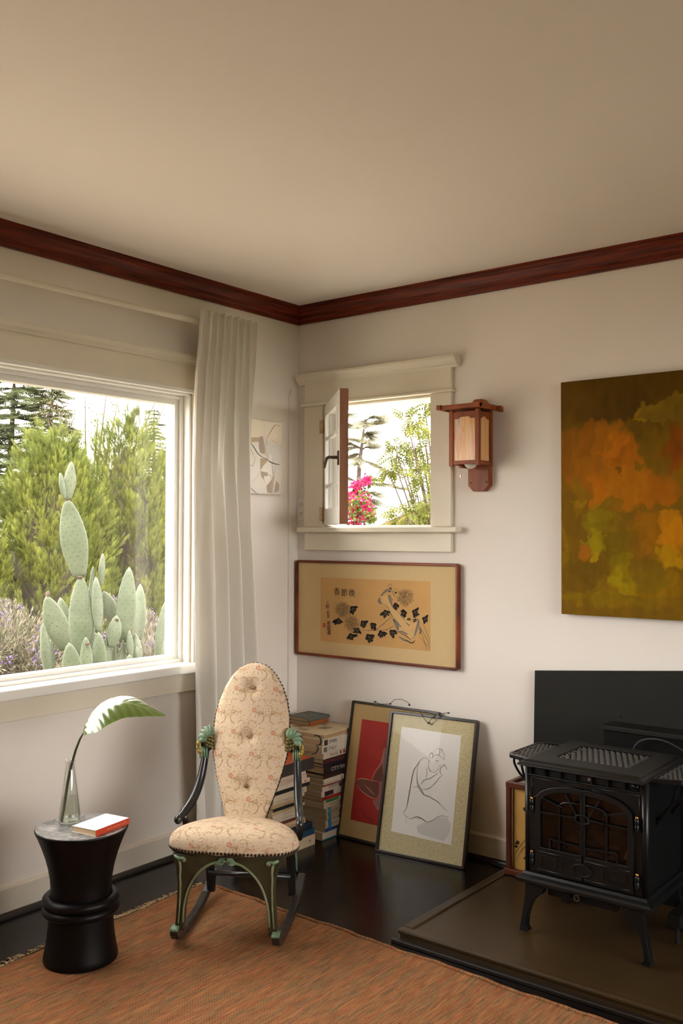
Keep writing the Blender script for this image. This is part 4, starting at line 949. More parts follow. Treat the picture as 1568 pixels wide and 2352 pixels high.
# stack A, listed from the top; py = pixel rows of the near spine edge
A = [('white travel book lettered SPAIN on its spine', 1706, 1721, .30, 0, (205, 196, 180), [(.05, .17, .1, .9, (60, 50, 44))], 'SPAIN', (40, 32, 30), False),
     ('white travel book lettered ITALY on its spine', 1721, 1736, .30, 0, (208, 198, 182), [(.05, .16, .15, .85, (96, 104, 78))], 'ITALY', (40, 32, 30), False),
     ('cream paperback with red and grey marks on its spine', 1736, 1749, .32, 0, (204, 190, 168), [(.52, .57, .2, .8, (90, 86, 80)), (.62, .68, .2, .8, (150, 50, 44))], 'World', (70, 60, 56), False),
     ('dark maroon clothbound book', 1749.5, 1761, .32, .002, (58, 24, 24), None, '#a', (120, 60, 44), True),
     ('thin navy blue book', 1761, 1766, .33, 0, (26, 28, 46), None, None, None, False),
     ('thick black book with pale block lettering', 1766, 1783, .30, .004, (16, 14, 15), None, 'CITY MAPS', (196, 186, 172), True),
     ('dark brown leather book', 1784, 1793, .29, 0, (44, 26, 20), None, None, None, True),
     ('white hardback with a small black mark on its spine', 1794, 1807, .28, .006, (202, 190, 168), [(.62, .64, .15, .85, (30, 26, 26))], None, None, True),
     ('white book with a red upper edge and university lettering', 1808, 1824, .30, -.004, (206, 194, 174), [(0, 1, .70, 1, (158, 36, 30)), (.56, .64, .1, .62, (26, 22, 22))], 'UNIVERSITY', (110, 92, 78), False),
     ('white book with a dark plum label on its spine', 1825, 1837, .30, -.004, (204, 190, 172), [(.10, .38, .08, .92, (58, 26, 34))], None, None, False),
     ('slim bright red book', 1837.5, 1844, .29, 0, (156, 38, 30), None, None, None, False),
     ('slim cream book with a green spine half', 1844.5, 1850, .29, .004, (196, 182, 158), [(.08, .50, 0, 1, (36, 118, 70))], None, None, False),
     ('cream paperback with small lettering', 1850.5, 1862, .29, .004, (192, 174, 142), None, '#b', (70, 56, 44), False),
     ('grey beige volume with a teal band, upper of the set', 1863, 1877, .29, .006, (168, 150, 120), [(.08, .16, 0, 1, (44, 128, 142))], '#c', (120, 104, 84), True),
     ('grey beige volume with a teal band, lower of the set', 1878, 1891, .28, .006, (166, 148, 120), [(.08, .16, 0, 1, (40, 122, 140))], None, None, True),
     ('cream hardback with a bright blue band', 1892, 1909, .27, .010, (184, 166, 138), [(.10, .20, 0, 1, (34, 110, 170))], '#d', (90, 78, 66), True),
     ('royal blue paperback', 1910, 1918, .28, .004, (34, 66, 128), None, None, None, False),
     ('thick white boxed book with a teal base', 1918, 1935, .28, .004, (206, 192, 172), [(0, 1, 0, .14, (30, 110, 120))], None, None, False)]
zc = 0.0; n = len(A); tot = zof(1706)
hts = [max(.006, zof(a[1]) - zof(a[2])) for a in A]; sc_ = tot / sum(hts)
for i in range(n - 1, -1, -1):
    d_, p0, p1, ln2, dx, c_, bd, tx, tc_, hd = A[i]
    th = hts[i] * sc_
    rr_ = random.Random(i + 40).uniform(-.03, .03); jy = random.Random(i + 90).uniform(-.008, .008)
    book('%s, %s down the pile %s' % (d_, ordinal(i + 1), STK['A']), XA + dx - .004, -.236 + jy, -.236 + jy + ln2 * .72, zc, th - .0004, .17 + random.Random(i).uniform(-.02, .02), c_, bd, tx, tc_ or (30, 26, 24), hd, rr_, tofs=.2)
    zc += th
ZA = zc
# portfolio boxes lying on top of stack A
q1, q2, q3 = pZ(730, 1703, ZA + .028), pZ(793, 1689, ZA + .028), pZ(725, 1671, ZA + .028)
pf = thing('cream_portfolio', 'wide cream portfolio book lying on top of the stack beside the leaning frames', 'book', (0.222, -.128, ZA), .04)
CPF = cov((206, 186, 150))
MB().box(-.155, .135, -.115, .112, 0.0, .0025).build('back_cover', CPF, pf); MB().box(-.152, .132, -.112, .109, .0025, .0195).build('pages', PGC, pf); MB().box(-.155, .135, -.115, .112, .0195, .0225).build('front_cover', CPF, pf)
cf = MB().box(-.150, .137, -.113, .114, .0229, .0262, Matrix.Rotation(.015, 4, 'Z')).build('loose_sheet', cov((214, 194, 158)), pf)
for (a, b, c, d) in ((.03, .08, -.03, .03), (-.09, -.04, -.06, -.01), (-.01, .02, .05, .08), (-.03, .02, -.10, -.07)):
    MB().box(a, b, c, d, .0262, .0264).build('printed_patch', cov((150, 128, 104)), pf)
ZP = ZA + .0268
# two books behind, in the very corner, lying on the portfolio
book('orange clothbound book lying under the grey album in the corner', .205, -.150, -.012, ZP, .021, .125, (150, 82, 36), hard=True, rot=.02)
gb = book('grey green album topping the pile in the corner', .210, -.160, -.010, ZP + .0214, .016, .13, (84, 92, 84), hard=True, rot=-.05)
for (a, b, c, d) in ((-.03, .03, -.02, -.015), (.0, .045, .01, .016)): MB().box(a, b, c, d, .016, .0162).build('cover_lettering', cov((168, 156, 120)), gb)

# stack B behind the chair
Bk = [('orange topped book with a dark grey spine', 1747, 1773, .30, (186, 74, 28), True, [(0, 1, .0, 1, (52, 46, 46))]),
      ('white paperback', 1773, 1781, .27, (204, 184, 164), False, None), ('off white paperback', 1781, 1791, .27, (196, 172, 150), False, None),
      ('white book with a tan mark', 1790, 1800, .32, (210, 194, 174), False, [(.84, .92, .3, .6, (150, 90, 60))]), ('black book', 1799, 1808, .32, (16, 14, 16), False, None),
      ('white book with pale printed blocks', 1808, 1821, .29, (200, 184, 156), False, [(.86, .95, .1, .9, (176, 168, 150))]), ('cream paperback', 1821, 1829, .27, (198, 178, 146), False, None),
      ('tan paperback', 1829, 1837, .26, (178, 152, 112), False, None), ('thin black book with a white emblem', 1837, 1843, .26, (24, 20, 20), False, [(.86, .93, .3, .7, (200, 190, 176))]), ('yellowish cream book', 1842, 1849, .28, (196, 172, 124), False, None),
      ('white paperback with small lettering', 1849, 1858, .25, (204, 186, 160), False, None), ('white paperback with grey lettering', 1858, 1870, .25, (206, 190, 166), False, None),
      ('brick red book', 1870, 1876, .25, (110, 52, 36), False, None), ('pale peach paperback', 1876, 1884, .27, (206, 176, 140), False, None), ('pale tan paperback', 1884, 1892, .28, (190, 160, 124), False, None),
      ('dark petrol blue hardback', 1893, 1910, .32, (20, 40, 58), True, None), ('slate blue book', 1910, 1925, .33, (40, 76, 100), False, None), ('large cream box book at floor level', 1925, 1950, .34, (212, 190, 160), False, [(.86, .88, .4, .6, (60, 50, 44))])]
hts = [abs(pX(695, b[2], XA).z - pX(695, b[1], XA).z) for b in Bk]; totB = pX(695, 1747, XA).z; sc_ = totB / sum(hts); zc = 0.0
for i in range(len(Bk) - 1, -1, -1):
    d_, p0, p1, ln2, c_, hd, bd = Bk[i]; th = hts[i] * sc_; rq = random.Random(i + 7)
    tx = [None, None, '#e', 'IT', None, None, '#f', '#g', None, '#h', '#i', '#j', None, None, None, None, None, None][i]
    far = pX([722, 705, 706, 713, 713, 706, 702, 698, 697, 702, 694, 695, 694, 700, 705, 716, 722, 724][i], (p0 + p1) / 2, XA).y
    book('%s, %s of the pile %s' % (d_, ordinal(i), STK['B']), XA - .004 + rq.uniform(-.006, .004), far - ln2 * .75, far, zc, th - .0004, .17 + rq.uniform(-.02, .02), c_, bd, tx, (120, 100, 84), hd, rq.uniform(-.02, .02), tsz=.6, tofs=.35)
    zc += th
# curled black strap on the orange-topped box
ep = [(.322, -.272, .02), (.338, -.262, .026), (.346, -.256, .045), (.340, -.262, .060), (.352, -.252, .062), (.356, -.248, .080), (.350, -.252, .098), (.336, -.264, .104), (.330, -.268, .098)]
es = MB(); es.tube([Vector((p[0], p[1], zc - .018 + p[2])) for p in ep], [.002, .0026, .0034, .0026, .0034, .0042, .0034, .0028, .002], 8)
tag(es.build('curled_strap', mat('black_plastic', (.008, .008, .008), rough=.3), smooth=True), 'black curled strap standing on the orange topped book', 'strap')

# ================================================================== two framed drawings leaning on the wall
BLKF = mat('black_lacquer_frame', (0.012, 0.009, 0.008), rough=.28, vary=.6, vscale=20, stretch=(.2, .2, .2), col2=(.03, .016, .010))
CORD = mat('black_cord', (.01, .009, .009), rough=.6)
def leaning(name, label, bl, br, tl, fw, depth):
    """bl, br: bottom corners on the floor (front face), tl: top-left corner; returns root + mapping (u along width, v up the face, n out)"""
    bl = Vector(bl); br = Vector(br); tl = Vector(tl)
    U = (br - bl).normalized(); Vv = (tl - bl); Vv = (Vv - U * Vv.dot(U)); hh = Vv.length; Vv.normalize(); Nn = U.cross(Vv).normalized()
    w = (br - bl).length
    root = thing(name, label, 'picture', tuple(bl))
    t3 = lambda u, v, n=0.0: bl + U * u + Vv * v + Nn * n
    loopo = rr(0, w, 0, hh, .008, 3); loopi = rr(fw, w - fw, fw, hh - fw, .002, 3)
    ring_frame(loopo, loopi, lambda u, v: t3(u, v, 0), -Nn * depth).build('frame', BLKF, root, bevel=.002, org=bl)
    return root, t3, w, hh, Nn, bl, U
# back: red print
Rf, tR, wR, hR, nR, oR, uR = leaning('framed_red_print', 'leaning black framed print with a red figure panel, partly hidden', (.362, -.150, .001), (.832, -.150, .001), (.345, -.034, .590), .011, .022)
def quad(mb, pts): mb.add(pts, [tuple(range(len(pts)))])
def slab(t3, a, b, c, d, n0, n1):
    mb = MB(); mb.add([t3(u, v, n) for n in (n0, n1) for u, v in ((a, c), (b, c), (b, d), (a, d))], [(3, 2, 1, 0), (4, 5, 6, 7), (0, 1, 5, 4), (1, 2, 6, 5), (2, 3, 7, 6), (3, 0, 4, 7)]); return mb
slab(tR, .008, wR - .008, .008, hR - .008, -.014, -.008).build('mount', mat('ochre_mount_board', srgb(184, 156, 104), rough=.8, vary=.1, vscale=6), Rf, org=oR)
cw = lambda a, b: pP(760 + a / 4.3556, 1590 + b / 4.3556, oR, nR)
REDP = mat('red_print_paper', srgb(168, 36, 30), rough=.8, vary=.15, vscale=9)
# rectangle of the print from its visible corners
u_of = lambda P, o, U: (P - o).dot(U)
vR = (tR(0, 1) - tR(0, 0))
a0 = cw(290, 265); a1 = cw(195, 1275)
ru0 = (u_of(a0, oR, uR) + u_of(a1, oR, uR)) / 2; rv1 = (a0 - oR).dot(vR); rv0 = (a1 - oR).dot(vR)
slab(tR, ru0, wR - ru0, rv0, rv1, -.0078, -.007).build('print', REDP, Rf, org=oR)
SKIN = mat('mauve_printed_skin', srgb(150, 96, 86), rough=.8); SKIN2 = mat('brown_printed_shade', srgb(110, 62, 50), rough=.8); EDGE = mat('pale_pink_outline', srgb(196, 140, 128), rough=.8)
fg = MB(); off = lambda d: (lambda a, b: tuple(cw(a, b) + nR * (-.0068 + d)))
poly(fg, [(520, 560), (560, 560), (600, 900), (600, 1200), (460, 1180), (430, 1080), (470, 1020), (470, 900), (420, 890), (430, 820), (480, 730)], off(0), 0)
poly(fg, [(245, 880), (300, 865), (440, 895), (470, 940), (460, 1040), (400, 1060), (300, 1000), (250, 930)], off(.0002), 1)
poly(fg, [(410, 1085), (450, 1060), (520, 1060), (520, 1180), (455, 1180), (410, 1110)], off(.0003), 0)
poly(fg, [(410, 880), (440, 800), (500, 720), (520, 900)], off(.0002), 1)
for pts in ([(245, 880), (300, 862), (440, 893)], [(248, 925), (310, 1000), (400, 1058), (440, 1060)], [(330, 930), (380, 980), (430, 1030)], [(400, 880), (430, 800), (500, 690), (515, 580)]): ribbon(fg, pts, 8, off(.0004), mi=2)
for pts in ([(290, 1160), (330, 1240), (380, 1270)], [(330, 1240), (400, 1280), (430, 1270)]): ribbon(fg, pts, 4, off(.0003), mi=3)
tag(fg.build('printed_figure', [SKIN, SKIN2, EDGE, INK], Rf, org=oR, recalc=False), 'mauve seated figure cut by the front frame', kind='stuff')
PICG = pane_mat('picture_glass', (1, 1, 1), .18)
slab(tR, .010, wR - .010, .010, hR - .010, -.0062, -.005).build('glass', PICG, Rf, org=oR)
def hang_cord(root, pts, o, knots=()):
    c = MB(); c.tube(pts, .0012, 6)
    for k in knots: c.ball(k, .0055, 8, (1.2, .7, .7))
    c.build('hanging_cord', CORD, root, smooth=True, org=o)
kk = lambda a, b, o, n, d: pP(760 + a / 4.3556, 1590 + b / 4.3556, o, n) + n * d
hang_cord(Rf, [kk(430, 92, oR, nR, .002), kk(500, 118, oR, nR, .004), kk(590, 118, oR, nR, .004), kk(640, 75, oR, nR, .004), kk(700, 68, oR, nR, .002), kk(760, 95, oR, nR, .0), kk(790, 125, oR, nR, .0)], oR, (kk(445, 96, oR, nR, .003), kk(598, 116, oR, nR, .004), kk(785, 128, oR, nR, .002)))
# front: charcoal drawing
Df, tD, wD, hD, nD, oD, uD = leaning('framed_charcoal_drawing', 'leaning black framed charcoal drawing of a crouching figure on speckled mount', (.622, -.214, .001), (1.036, -.172, .001), (.600, -.080, .579), .012, .026)
def speck():
    m, N, L = new_mat('speckled_mount_board'); b = N['Principled BSDF']; tc = N.new('ShaderNodeTexCoord'); nz = N.new('ShaderNodeTexNoise'); nz.inputs['Scale'].default_value = 380; nz.inputs['Detail'].default_value = 1; L.new(tc.outputs['Object'], nz.inputs['Vector'])
    rp = N.new('ShaderNodeValToRGB'); rp.color_ramp.elements[0].position = .42; rp.color_ramp.elements[0].color = (*srgb(172, 158, 116), 1); rp.color_ramp.elements[1].position = .60; rp.color_ramp.elements[1].color = (*srgb(208, 198, 160), 1)
    L.new(nz.outputs['Fac'], rp.inputs['Fac']); L.new(rp.outputs[0], b.inputs['Base Color']); b.inputs['Roughness'].default_value = .8
    return m
slab(tD, .009, wD - .009, .009, hD - .009, -.016, -.010).build('mount', speck(), Df, org=oD)
dw = lambda a, b: pP(760 + a / 4.3556, 1590 + b / 4.3556, oD, nD)
DP = mat('white_drawing_paper', (.76, .74, .71), rough=.85, vary=.04, vscale=3)
sh = MB(); PN = [dw(695, 342), dw(1293, 432), dw(1193, 1532), dw(592, 1390)]
sh.add([p + nD * -.0098 for p in PN] + [p + nD * -.0090 for p in PN], [(0, 1, 2, 3), (7, 6, 5, 4), (0, 4, 5, 1), (1, 5, 6, 2), (2, 6, 7, 3), (3, 7, 4, 0)]); sh.build('drawing_paper', DP, Df, org=oD)
CH = [mat('charcoal_dark', (.15, .14, .13), rough=.95), mat('charcoal_soft', (.33, .315, .30), rough=.95), mat('grey_wash', (.60, .58, .56), rough=.95)]
dr = MB(); od = lambda d: (lambda a, b: tuple(dw(a, b) + nD * (-.0088 + d)))
poly(dr, [(850, 1360), (950, 1300), (1060, 1245), (1150, 1260), (1190, 1320), (1180, 1400), (1120, 1490), (980, 1450), (860, 1410)], od(0), 2)
for pts, w, mi in (([(975, 690), (940, 655), (890, 675), (850, 730), (820, 780), (800, 860), (775, 980), (760, 1080), (745, 1160), (720, 1200), (740, 1245), (790, 1270)], 9, 0),
                   ([(880, 680), (855, 760), (850, 860), (860, 920), (890, 970), (920, 1020)], 8, 0), ([(790, 1270), (840, 1250), (890, 1260), (945, 1297), (1010, 1280), (1060, 1245), (1120, 1238), (1170, 1255)], 9, 0),
                   ([(870, 960), (920, 1025), (980, 1050), (1060, 1100), (1110, 1150), (1155, 1192)], 9, 0), ([(800, 945), (850, 945), (890, 970)], 4, 1), ([(945, 755), (950, 800), (940, 870)], 10, 1), ([(890, 920), (920, 880), (980, 860), (1060, 810)], 7, 0),
                   ([(905, 970), (970, 960), (1030, 910), (1080, 850), (1105, 830)], 5, 0), ([(1105, 830), (1080, 800), (1090, 750), (1130, 735), (1150, 775)], 5, 0), ([(1095, 750), (1120, 720), (1135, 725)], 5, 0), ([(985, 660), (975, 630), (1000, 605), (1010, 640), (995, 665)], 5, 0),
                   ([(1000, 660), (1030, 630), (1070, 630), (1120, 670)], 7, 0), ([(1010, 600), (1050, 565), (1100, 575), (1125, 630), (1120, 680)], 3, 1), ([(1070, 555), (1080, 600), (1070, 630)], 4, 0), ([(1090, 570), (1110, 610)], 4, 0), ([(1025, 690), (1050, 685), (1070, 700)], 6, 0), ([(1030, 705), (1055, 712)], 6, 0),
                   ([(975, 680), (965, 740), (990, 790), (1030, 800), (1060, 770), (1080, 740)], 4, 1), ([(1000, 770), (1025, 775)], 5, 0), ([(1010, 750), (1030, 740)], 4, 1), ([(1060, 740), (1100, 720)], 8, 1), ([(735, 1265), (745, 1310)], 4, 0), ([(850, 1340), (870, 1325)], 6, 0), ([(840, 1360), (900, 1320), (960, 1297)], 4, 1), ([(845, 930), (870, 950)], 14, 1), ([(725, 1190), (750, 1150)], 12, 1), ([(830, 1262), (890, 1268)], 12, 1), ([(770, 1040), (780, 980)], 8, 1)):
    ribbon(dr, pts, w * .72, od(.0003), mi=mi)
    rj = random.Random(int(pts[0][0] * 7 + pts[0][1])); j2 = [(p[0] + rj.uniform(-5, 5), p[1] + rj.uniform(-5, 5)) for p in pts]
    ribbon(dr, j2, 2.6, od(.0005), mi=1)
    if len(pts) > 4: k_ = rj.randint(0, len(pts) - 4); ribbon(dr, [(p[0] + rj.uniform(-3, 3), p[1] + rj.uniform(-3, 3)) for p in pts[k_:k_ + 4]], w * 1.15, od(.0004), mi=0)
tag(dr.build('charcoal_line', CH, Df, org=oD, recalc=False), 'grey charcoal lines', kind='stuff')
slab(tD, .011, wD - .011, .011, hD - .011, -.0080, -.0065).build('glass', PICG, Df, org=oD)
hang_cord(Df, [kk(850, 172, oD, nD, .004), kk(890, 190, oD, nD, .005), kk(930, 260, oD, nD, .003), kk(975, 318, oD, nD, .003), kk(1000, 270, oD, nD, .003), kk(1060, 222, oD, nD, .004), kk(1130, 212, oD, nD, .005), kk(1180, 205, oD, nD, .004)], oD, (kk(982, 310, oD, nD, .003), kk(1178, 208, oD, nD, .004)))
hang_cord(Df, [kk(975, 300, oD, nD, .003), kk(1010, 330, oD, nD, .003), kk(1060, 280, oD, nD, .004), kk(1130, 218, oD, nD, .005)], oD)
# ================================================================== rocking chair
ch = thing('rocking_chair', 'antique rocking chair with oval tapestry back, green carved grapes and black arms', 'chair', (0.70, -1.10, 0.0115), math.radians(30))
GREENP = mat('worn_green_paint', srgb(118, 146, 116), rough=.42, vary=.35, vscale=30, col2=srgb(78, 100, 78))
DGREEN = mat('dark_olive_paint', srgb(52, 50, 30), rough=.45, vary=.35, vscale=24, col2=srgb(38, 34, 22))
SAGE = mat('sage_edge_paint', srgb(116, 122, 86), rough=.45, vary=.3, vscale=40)
EBON = mat('ebonised_wood', (0.012, 0.013, 0.014), rough=.28, vary=.4, vscale=30, spec=.6)
GOLDG = mat('tarnished_gold_grape', srgb(128, 118, 58), rough=.4, vary=.4, vscale=80, col2=srgb(78, 66, 26))
DARKR = mat('dark_carved_recess', srgb(40, 36, 22), rough=.6)
NAILM = mat('dark_brass_nail', srgb(60, 44, 32), rough=.32, metal=.7)

# ---- tapestry pattern tile
TWm, THm, RES = 0.144, 0.154, 0.0006
tw, th_ = int(TWm / RES), int(THm / RES)
tile = np.zeros((th_, tw, 3)); BASE = np.array(srgb(202, 180, 154)); tile[:] = BASE
gy, gx = np.mgrid[0:th_, 0:tw]; gxm = gx * RES; gym = gy * RES
def wrapd(cx, cy):
    dx = (gxm - cx + TWm / 2) % TWm - TWm / 2; dy = (gym - cy + THm / 2) % THm - THm / 2; return dx, dy
def mix(k, col, op): 
    global tile
    k = np.clip(k, 0, 1)[..., None] * op; tile = tile * (1 - k) + np.array(srgb(*col)) * k
def disc(cx, cy, r, col, op=.8, soft=.0008):
    dx, dy = wrapd(cx, cy); mix((r - np.hypot(dx, dy)) / soft + .5, col, op)
def ring(cx, cy, r, w, col, op=.7, a0=None, a1=None):
    dx, dy = wrapd(cx, cy); k = (w / 2 - abs(np.hypot(dx, dy) - r)) / .0007 + .5
    if a0 is not None:
        a = (np.degrees(np.arctan2(dy, dx)) - a0) % 360; k = np.where(a < (a1 - a0), k, 0)
    mix(k, col, op)
def ell(cx, cy, rx, ry, ang, col, op=.7):
    dx, dy = wrapd(cx, cy); c, s = math.cos(ang), math.sin(ang); u = dx * c + dy * s; v = -dx * s + dy * c
    d = np.hypot(u / rx, v / ry); mix((1 - d) / .25, col, op)
SCR, LEAFC, REDF, ORF, GRL, PALE2 = (150, 122, 84), (156, 132, 98), (176, 84, 64), (186, 122, 66), (126, 114, 90), (228, 204, 172)
rp_ = random.Random(12)
for (ox, oy) in ((0.0, 0.0), (TWm / 2, THm / 2)):
    for k in range(64):     # woven background leaves
        a = rp_.uniform(0, 6.28); r = rp_.uniform(.02, .07); ell(ox + r * math.cos(a), oy + r * math.sin(a) * 1.0, rp_.uniform(.003, .006), rp_.uniform(.0013, .0022), rp_.uniform(0, 3.1), rp_.choice((LEAFC, PALE2, GRL)), rp_.uniform(.25, .5))
    ring(ox, oy, .0165, .0030, SCR, .85); ring(ox, oy, .0165, .0008, PALE2, .5); ring(ox, oy, .0195, .0008, PALE2, .7)
    for k in range(4):
        a = k * 1.571 + .6; ell(ox + .007 * math.cos(a), oy + .007 * math.sin(a), .0045, .0018, a, SCR, .7)
    for sgn in (-1, 1):     # C scrolls
        cx, cy = ox + sgn * .031, oy + .030
        ring(cx, cy, .021, .0036, SCR, .85, *((100, 300) if sgn > 0 else (-120, 80))); ring(cx, cy, .0235, .0009, PALE2, .6, *((100, 300) if sgn > 0 else (-120, 80)))
        ring(cx - sgn * .010, cy - .020, .0055, .0028, SCR, .8, *((40, 330) if sgn > 0 else (-150, 140)))
        ring(ox + sgn * .020, oy - .026, .012, .0026, SCR, .75, *((200, 380) if sgn < 0 else (160, 340)))
        disc(ox + sgn * .010, oy + .027, .0026, SCR, .7); disc(ox + sgn * .005, oy + .023, .002, SCR, .7)
    # red rose on one side, orange flower on the other, grey leaves
    fx, fy = ox - .046, oy + .002
    disc(fx, fy, .0078, REDF, .35, .003); ring(fx, fy, .0060, .0028, REDF, .6); disc(fx, fy, .0030, (206, 170, 116), .7)
    for k in range(5): a = k * 1.257; ell(fx + .0085 * math.cos(a), fy + .0085 * math.sin(a), .0030, .0018, a, REDF, .55)
    for (dx, dy, a) in ((.014, .012, .6), (.018, .018, 1.0), (-.012, .016, 2.2), (.004, .022, 1.5), (.012, -.014, -.8)): ell(fx + dx, fy + dy, .0055, .0022, a, GRL, .6)
    fx, fy = ox + .048, oy + .010
    for k in range(5): a = k * 1.257 + .3; ell(fx + .005 * math.cos(a), fy + .005 * math.sin(a), .0040, .0024, a, ORF, .65)
    for (dx, dy, a) in ((-.014, .010, 2.4), (.012, .012, .7), (.002, .018, 1.6), (-.010, -.012, .8), (.014, -.008, 2.6)): ell(fx + dx, fy + dy, .0050, .0020, a, GRL, .55)
tile *= (1 + .07 * np.sin(gxm / .0011 * 6.283)[..., None] * np.sin(gym / .0013 * 6.283)[..., None])
def tap(x, y):
    i = (np.floor(y / RES).astype(int)) % th_; j = (np.floor(x / RES).astype(int)) % tw; return tile[i, j]
TAP = vcol_mat('tapestry_weave', rough=.95, bump=.35, bscale=420, spec=.12)

# ---- seat cushion
def outline(a):
    """seat outline, polar angle a; front is -y"""
    c, s = math.cos(a), math.sin(a)
    hw = .216; n = 2.9
    fy = .132 if s < 0 else .215
    # width narrows towards the back
    r = (abs(c / hw) ** n + abs(s / fy) ** n) ** (-1 / n); x, y = r * c, r * s
    x *= 1 - .42 * max(0, y / .215) ** 1.3
    return x, y - .105
NS, NR = 220, 70; Vs = []; Cs = []
tilt = lambda y: -0.085 * (y + .23)           # seat falls towards the back
zb0 = .300
for i in range(NR + 1):
    s = i / NR
    for j in range(NS):
        x, y = outline(2 * math.pi * j / NS)
        ph = math.pi / 2 * s ** .8
        k = 1.012 * math.sin(ph) ** .66 if s > 0 else 0.0; hgt = .078 * max(0.0, math.cos(ph)) ** .62
        if s > .97: k -= .012 * (s - .97) / .03
        X_, Y_ = x * k, (y + .105) * k - .105
        hgt += .002 * math.sin(X_ * 60) * math.sin(Y_ * 45) * (s > .7)
        Vs.append((X_, Y_, zb0 + hgt + tilt(Y_)))
        # pattern wraps over the roll: use arc distance along the side
        ext = 1 + .26 * s ** 6
        Cs.append((X_ * ext + .30, -(Y_ + .105) * ext + .40))
Vs = np.array(Vs); Cs = np.array(Cs); 
Fs = [(i * NS + j, i * NS + (j + 1) % NS, (i + 1) * NS + (j + 1) % NS, (i + 1) * NS + j) for i in range(NR) for j in range(NS)]
big_mesh('seat_cushion', Vs, np.array(Fs), TAP, ch, col=tap(Cs[:, 0], Cs[:, 1]), smooth=True)
# seat rail under the cushion
sr = MB(); n = 72
pts = [outline(2 * math.pi * k / n) for k in range(n)]
vs = [(p[0] * .985, (p[1] + .105) * .985 - .105, zb0 + .006 + tilt(p[1])) for p in pts] + [(p[0] * .97, (p[1] + .105) * .97 - .105, zb0 - .010 + tilt(p[1])) for p in pts]
sr.add(vs, [tuple(range(n)), tuple(range(2 * n - 1, n - 1, -1))] + [(k, (k + 1) % n, n + (k + 1) % n, n + k) for k in range(n)]); sr.build('seat_rail', DGREEN, ch)
nm = None
def nail(pos, nrm, r=.0052):
    global nm
    if nm is None:
        b = MB(); b.ball((0, 0, 0), 1.0, 10, (1, 1, .55), half=True); o = b.build('nail_head', NAILM, ch, smooth=True, recalc=False); nm = o
    else:
        o = dup(nm, ch)
    o.location = pos; o.scale = (r, r, r); o.rotation_mode = 'QUATERNION'; o.rotation_quaternion = Vector(nrm).to_track_quat('Z', 'Y')
# walk the outline at even spacing
dense = [outline(2 * math.pi * k / 2000) for k in range(2000)]; acc = 0; last = dense[0]; sp = .0122
for k in range(1, 2000):
    acc += math.hypot(dense[k][0] - last[0], dense[k][1] - last[1]); last = dense[k]
    if acc >= sp:
        acc = 0; x, y = last
        if y < .06:
            nv = Vector((x / .216 ** 2, (y + .105) / .17 ** 2, 0)).normalized(); nail((x * 1.004, (y + .105) * 1.004 - .105, zb0 + .004 + tilt(y)), nv + Vector((0, 0, -.15)))

# ---- oval back
BC = Vector((0, .118, .585)); rec = math.radians(15.5)
bu = Vector((1, 0, 0)); bv = Vector((0, math.sin(rec), math.cos(rec))); bn = bu.cross(bv)      # bn points to the back-side? ensure forward
if bn.y > 0: bn = -bn
hv0, hv1 = -.285, .288
def hw_back(t):        # t 0 bottom .. 1 top, half width
    return float(np.interp(t, [0, .02, .08, .16, .28, .42, .55, .66, .76, .85, .92, .965, .99, 1], [.060, .064, .076, .092, .114, .1335, .140, .137, .125, .105, .080, .055, .031, .0]))
NB, MBk = 220, 110; Vb = []; Cb = []
tv = (1 - np.cos(np.linspace(0, math.pi, NB + 1))) / 2
tv = np.linspace(0, 1, NB + 1) * .55 + tv * .45
btn = [(.195, .0), (.022, .0), (-.150, .0)]
for t in tv:
    v = hv0 + (hv1 - hv0) * t; w = max(hw_back(t), .0006)
    for j in range(MBk + 1):
        a = math.pi * j / MBk; u = -math.cos(a) * w; e = math.sin(a)
        dome = .040 * (1 - (u / .15) ** 2) * min(1, e * 1.9) ** .55 * min(1, (1 - t) / .10 + .0) ** .55 * (1 if t > .02 else .6)
        edge = 0.006
        dmp = sum(.020 * math.exp(-((u - b_[1]) ** 2 + (v - b_[0]) ** 2) / (2 * .017 ** 2)) for b_ in btn)
        fold = .0012 * math.sin(v * 90 + u * 40) * e
        d = edge + max(0, dome - dmp + fold)
        Vb.append(tuple(BC + bu * u + bv * v + bn * d)); Cb.append((u + .30 + .0, .5 - v))
Fb = [(i * (MBk + 1) + j, i * (MBk + 1) + j + 1, (i + 1) * (MBk + 1) + j + 1, (i + 1) * (MBk + 1) + j) for i in range(NB) for j in range(MBk)]
Cb = np.array(Cb); 
big_mesh('back_cushion', np.array(Vb), np.array(Fb), TAP, ch, col=tap(Cb[:, 0], Cb[:, 1]), smooth=True)
loop = [(-hw_back(t), hv0 + (hv1 - hv0) * t) for t in np.linspace(0, 1, 60)] + [(hw_back(t), hv0 + (hv1 - hv0) * t) for t in np.linspace(1, 0, 60)[1:]]
bf = MB(); n = len(loop); bf.add([BC + bu * p[0] * 1.01 + bv * p[1] + bn * .008 for p in loop] + [BC + bu * p[0] * .985 + bv * p[1] - bn * .020 for p in loop], [tuple(range(n)), tuple(range(2 * n - 1, n - 1, -1))] + [(k, (k + 1) % n, n + (k + 1) % n, n + k) for k in range(n)])
bf.build('back_frame', EBON, ch)
acc = 0; lp = []
for k in range(n):
    a = loop[k]; b_ = loop[(k + 1) % n]; m = 12
    for q in range(m): lp.append((a[0] + (b_[0] - a[0]) * q / m, a[1] + (b_[1] - a[1]) * q / m))
last = lp[0]
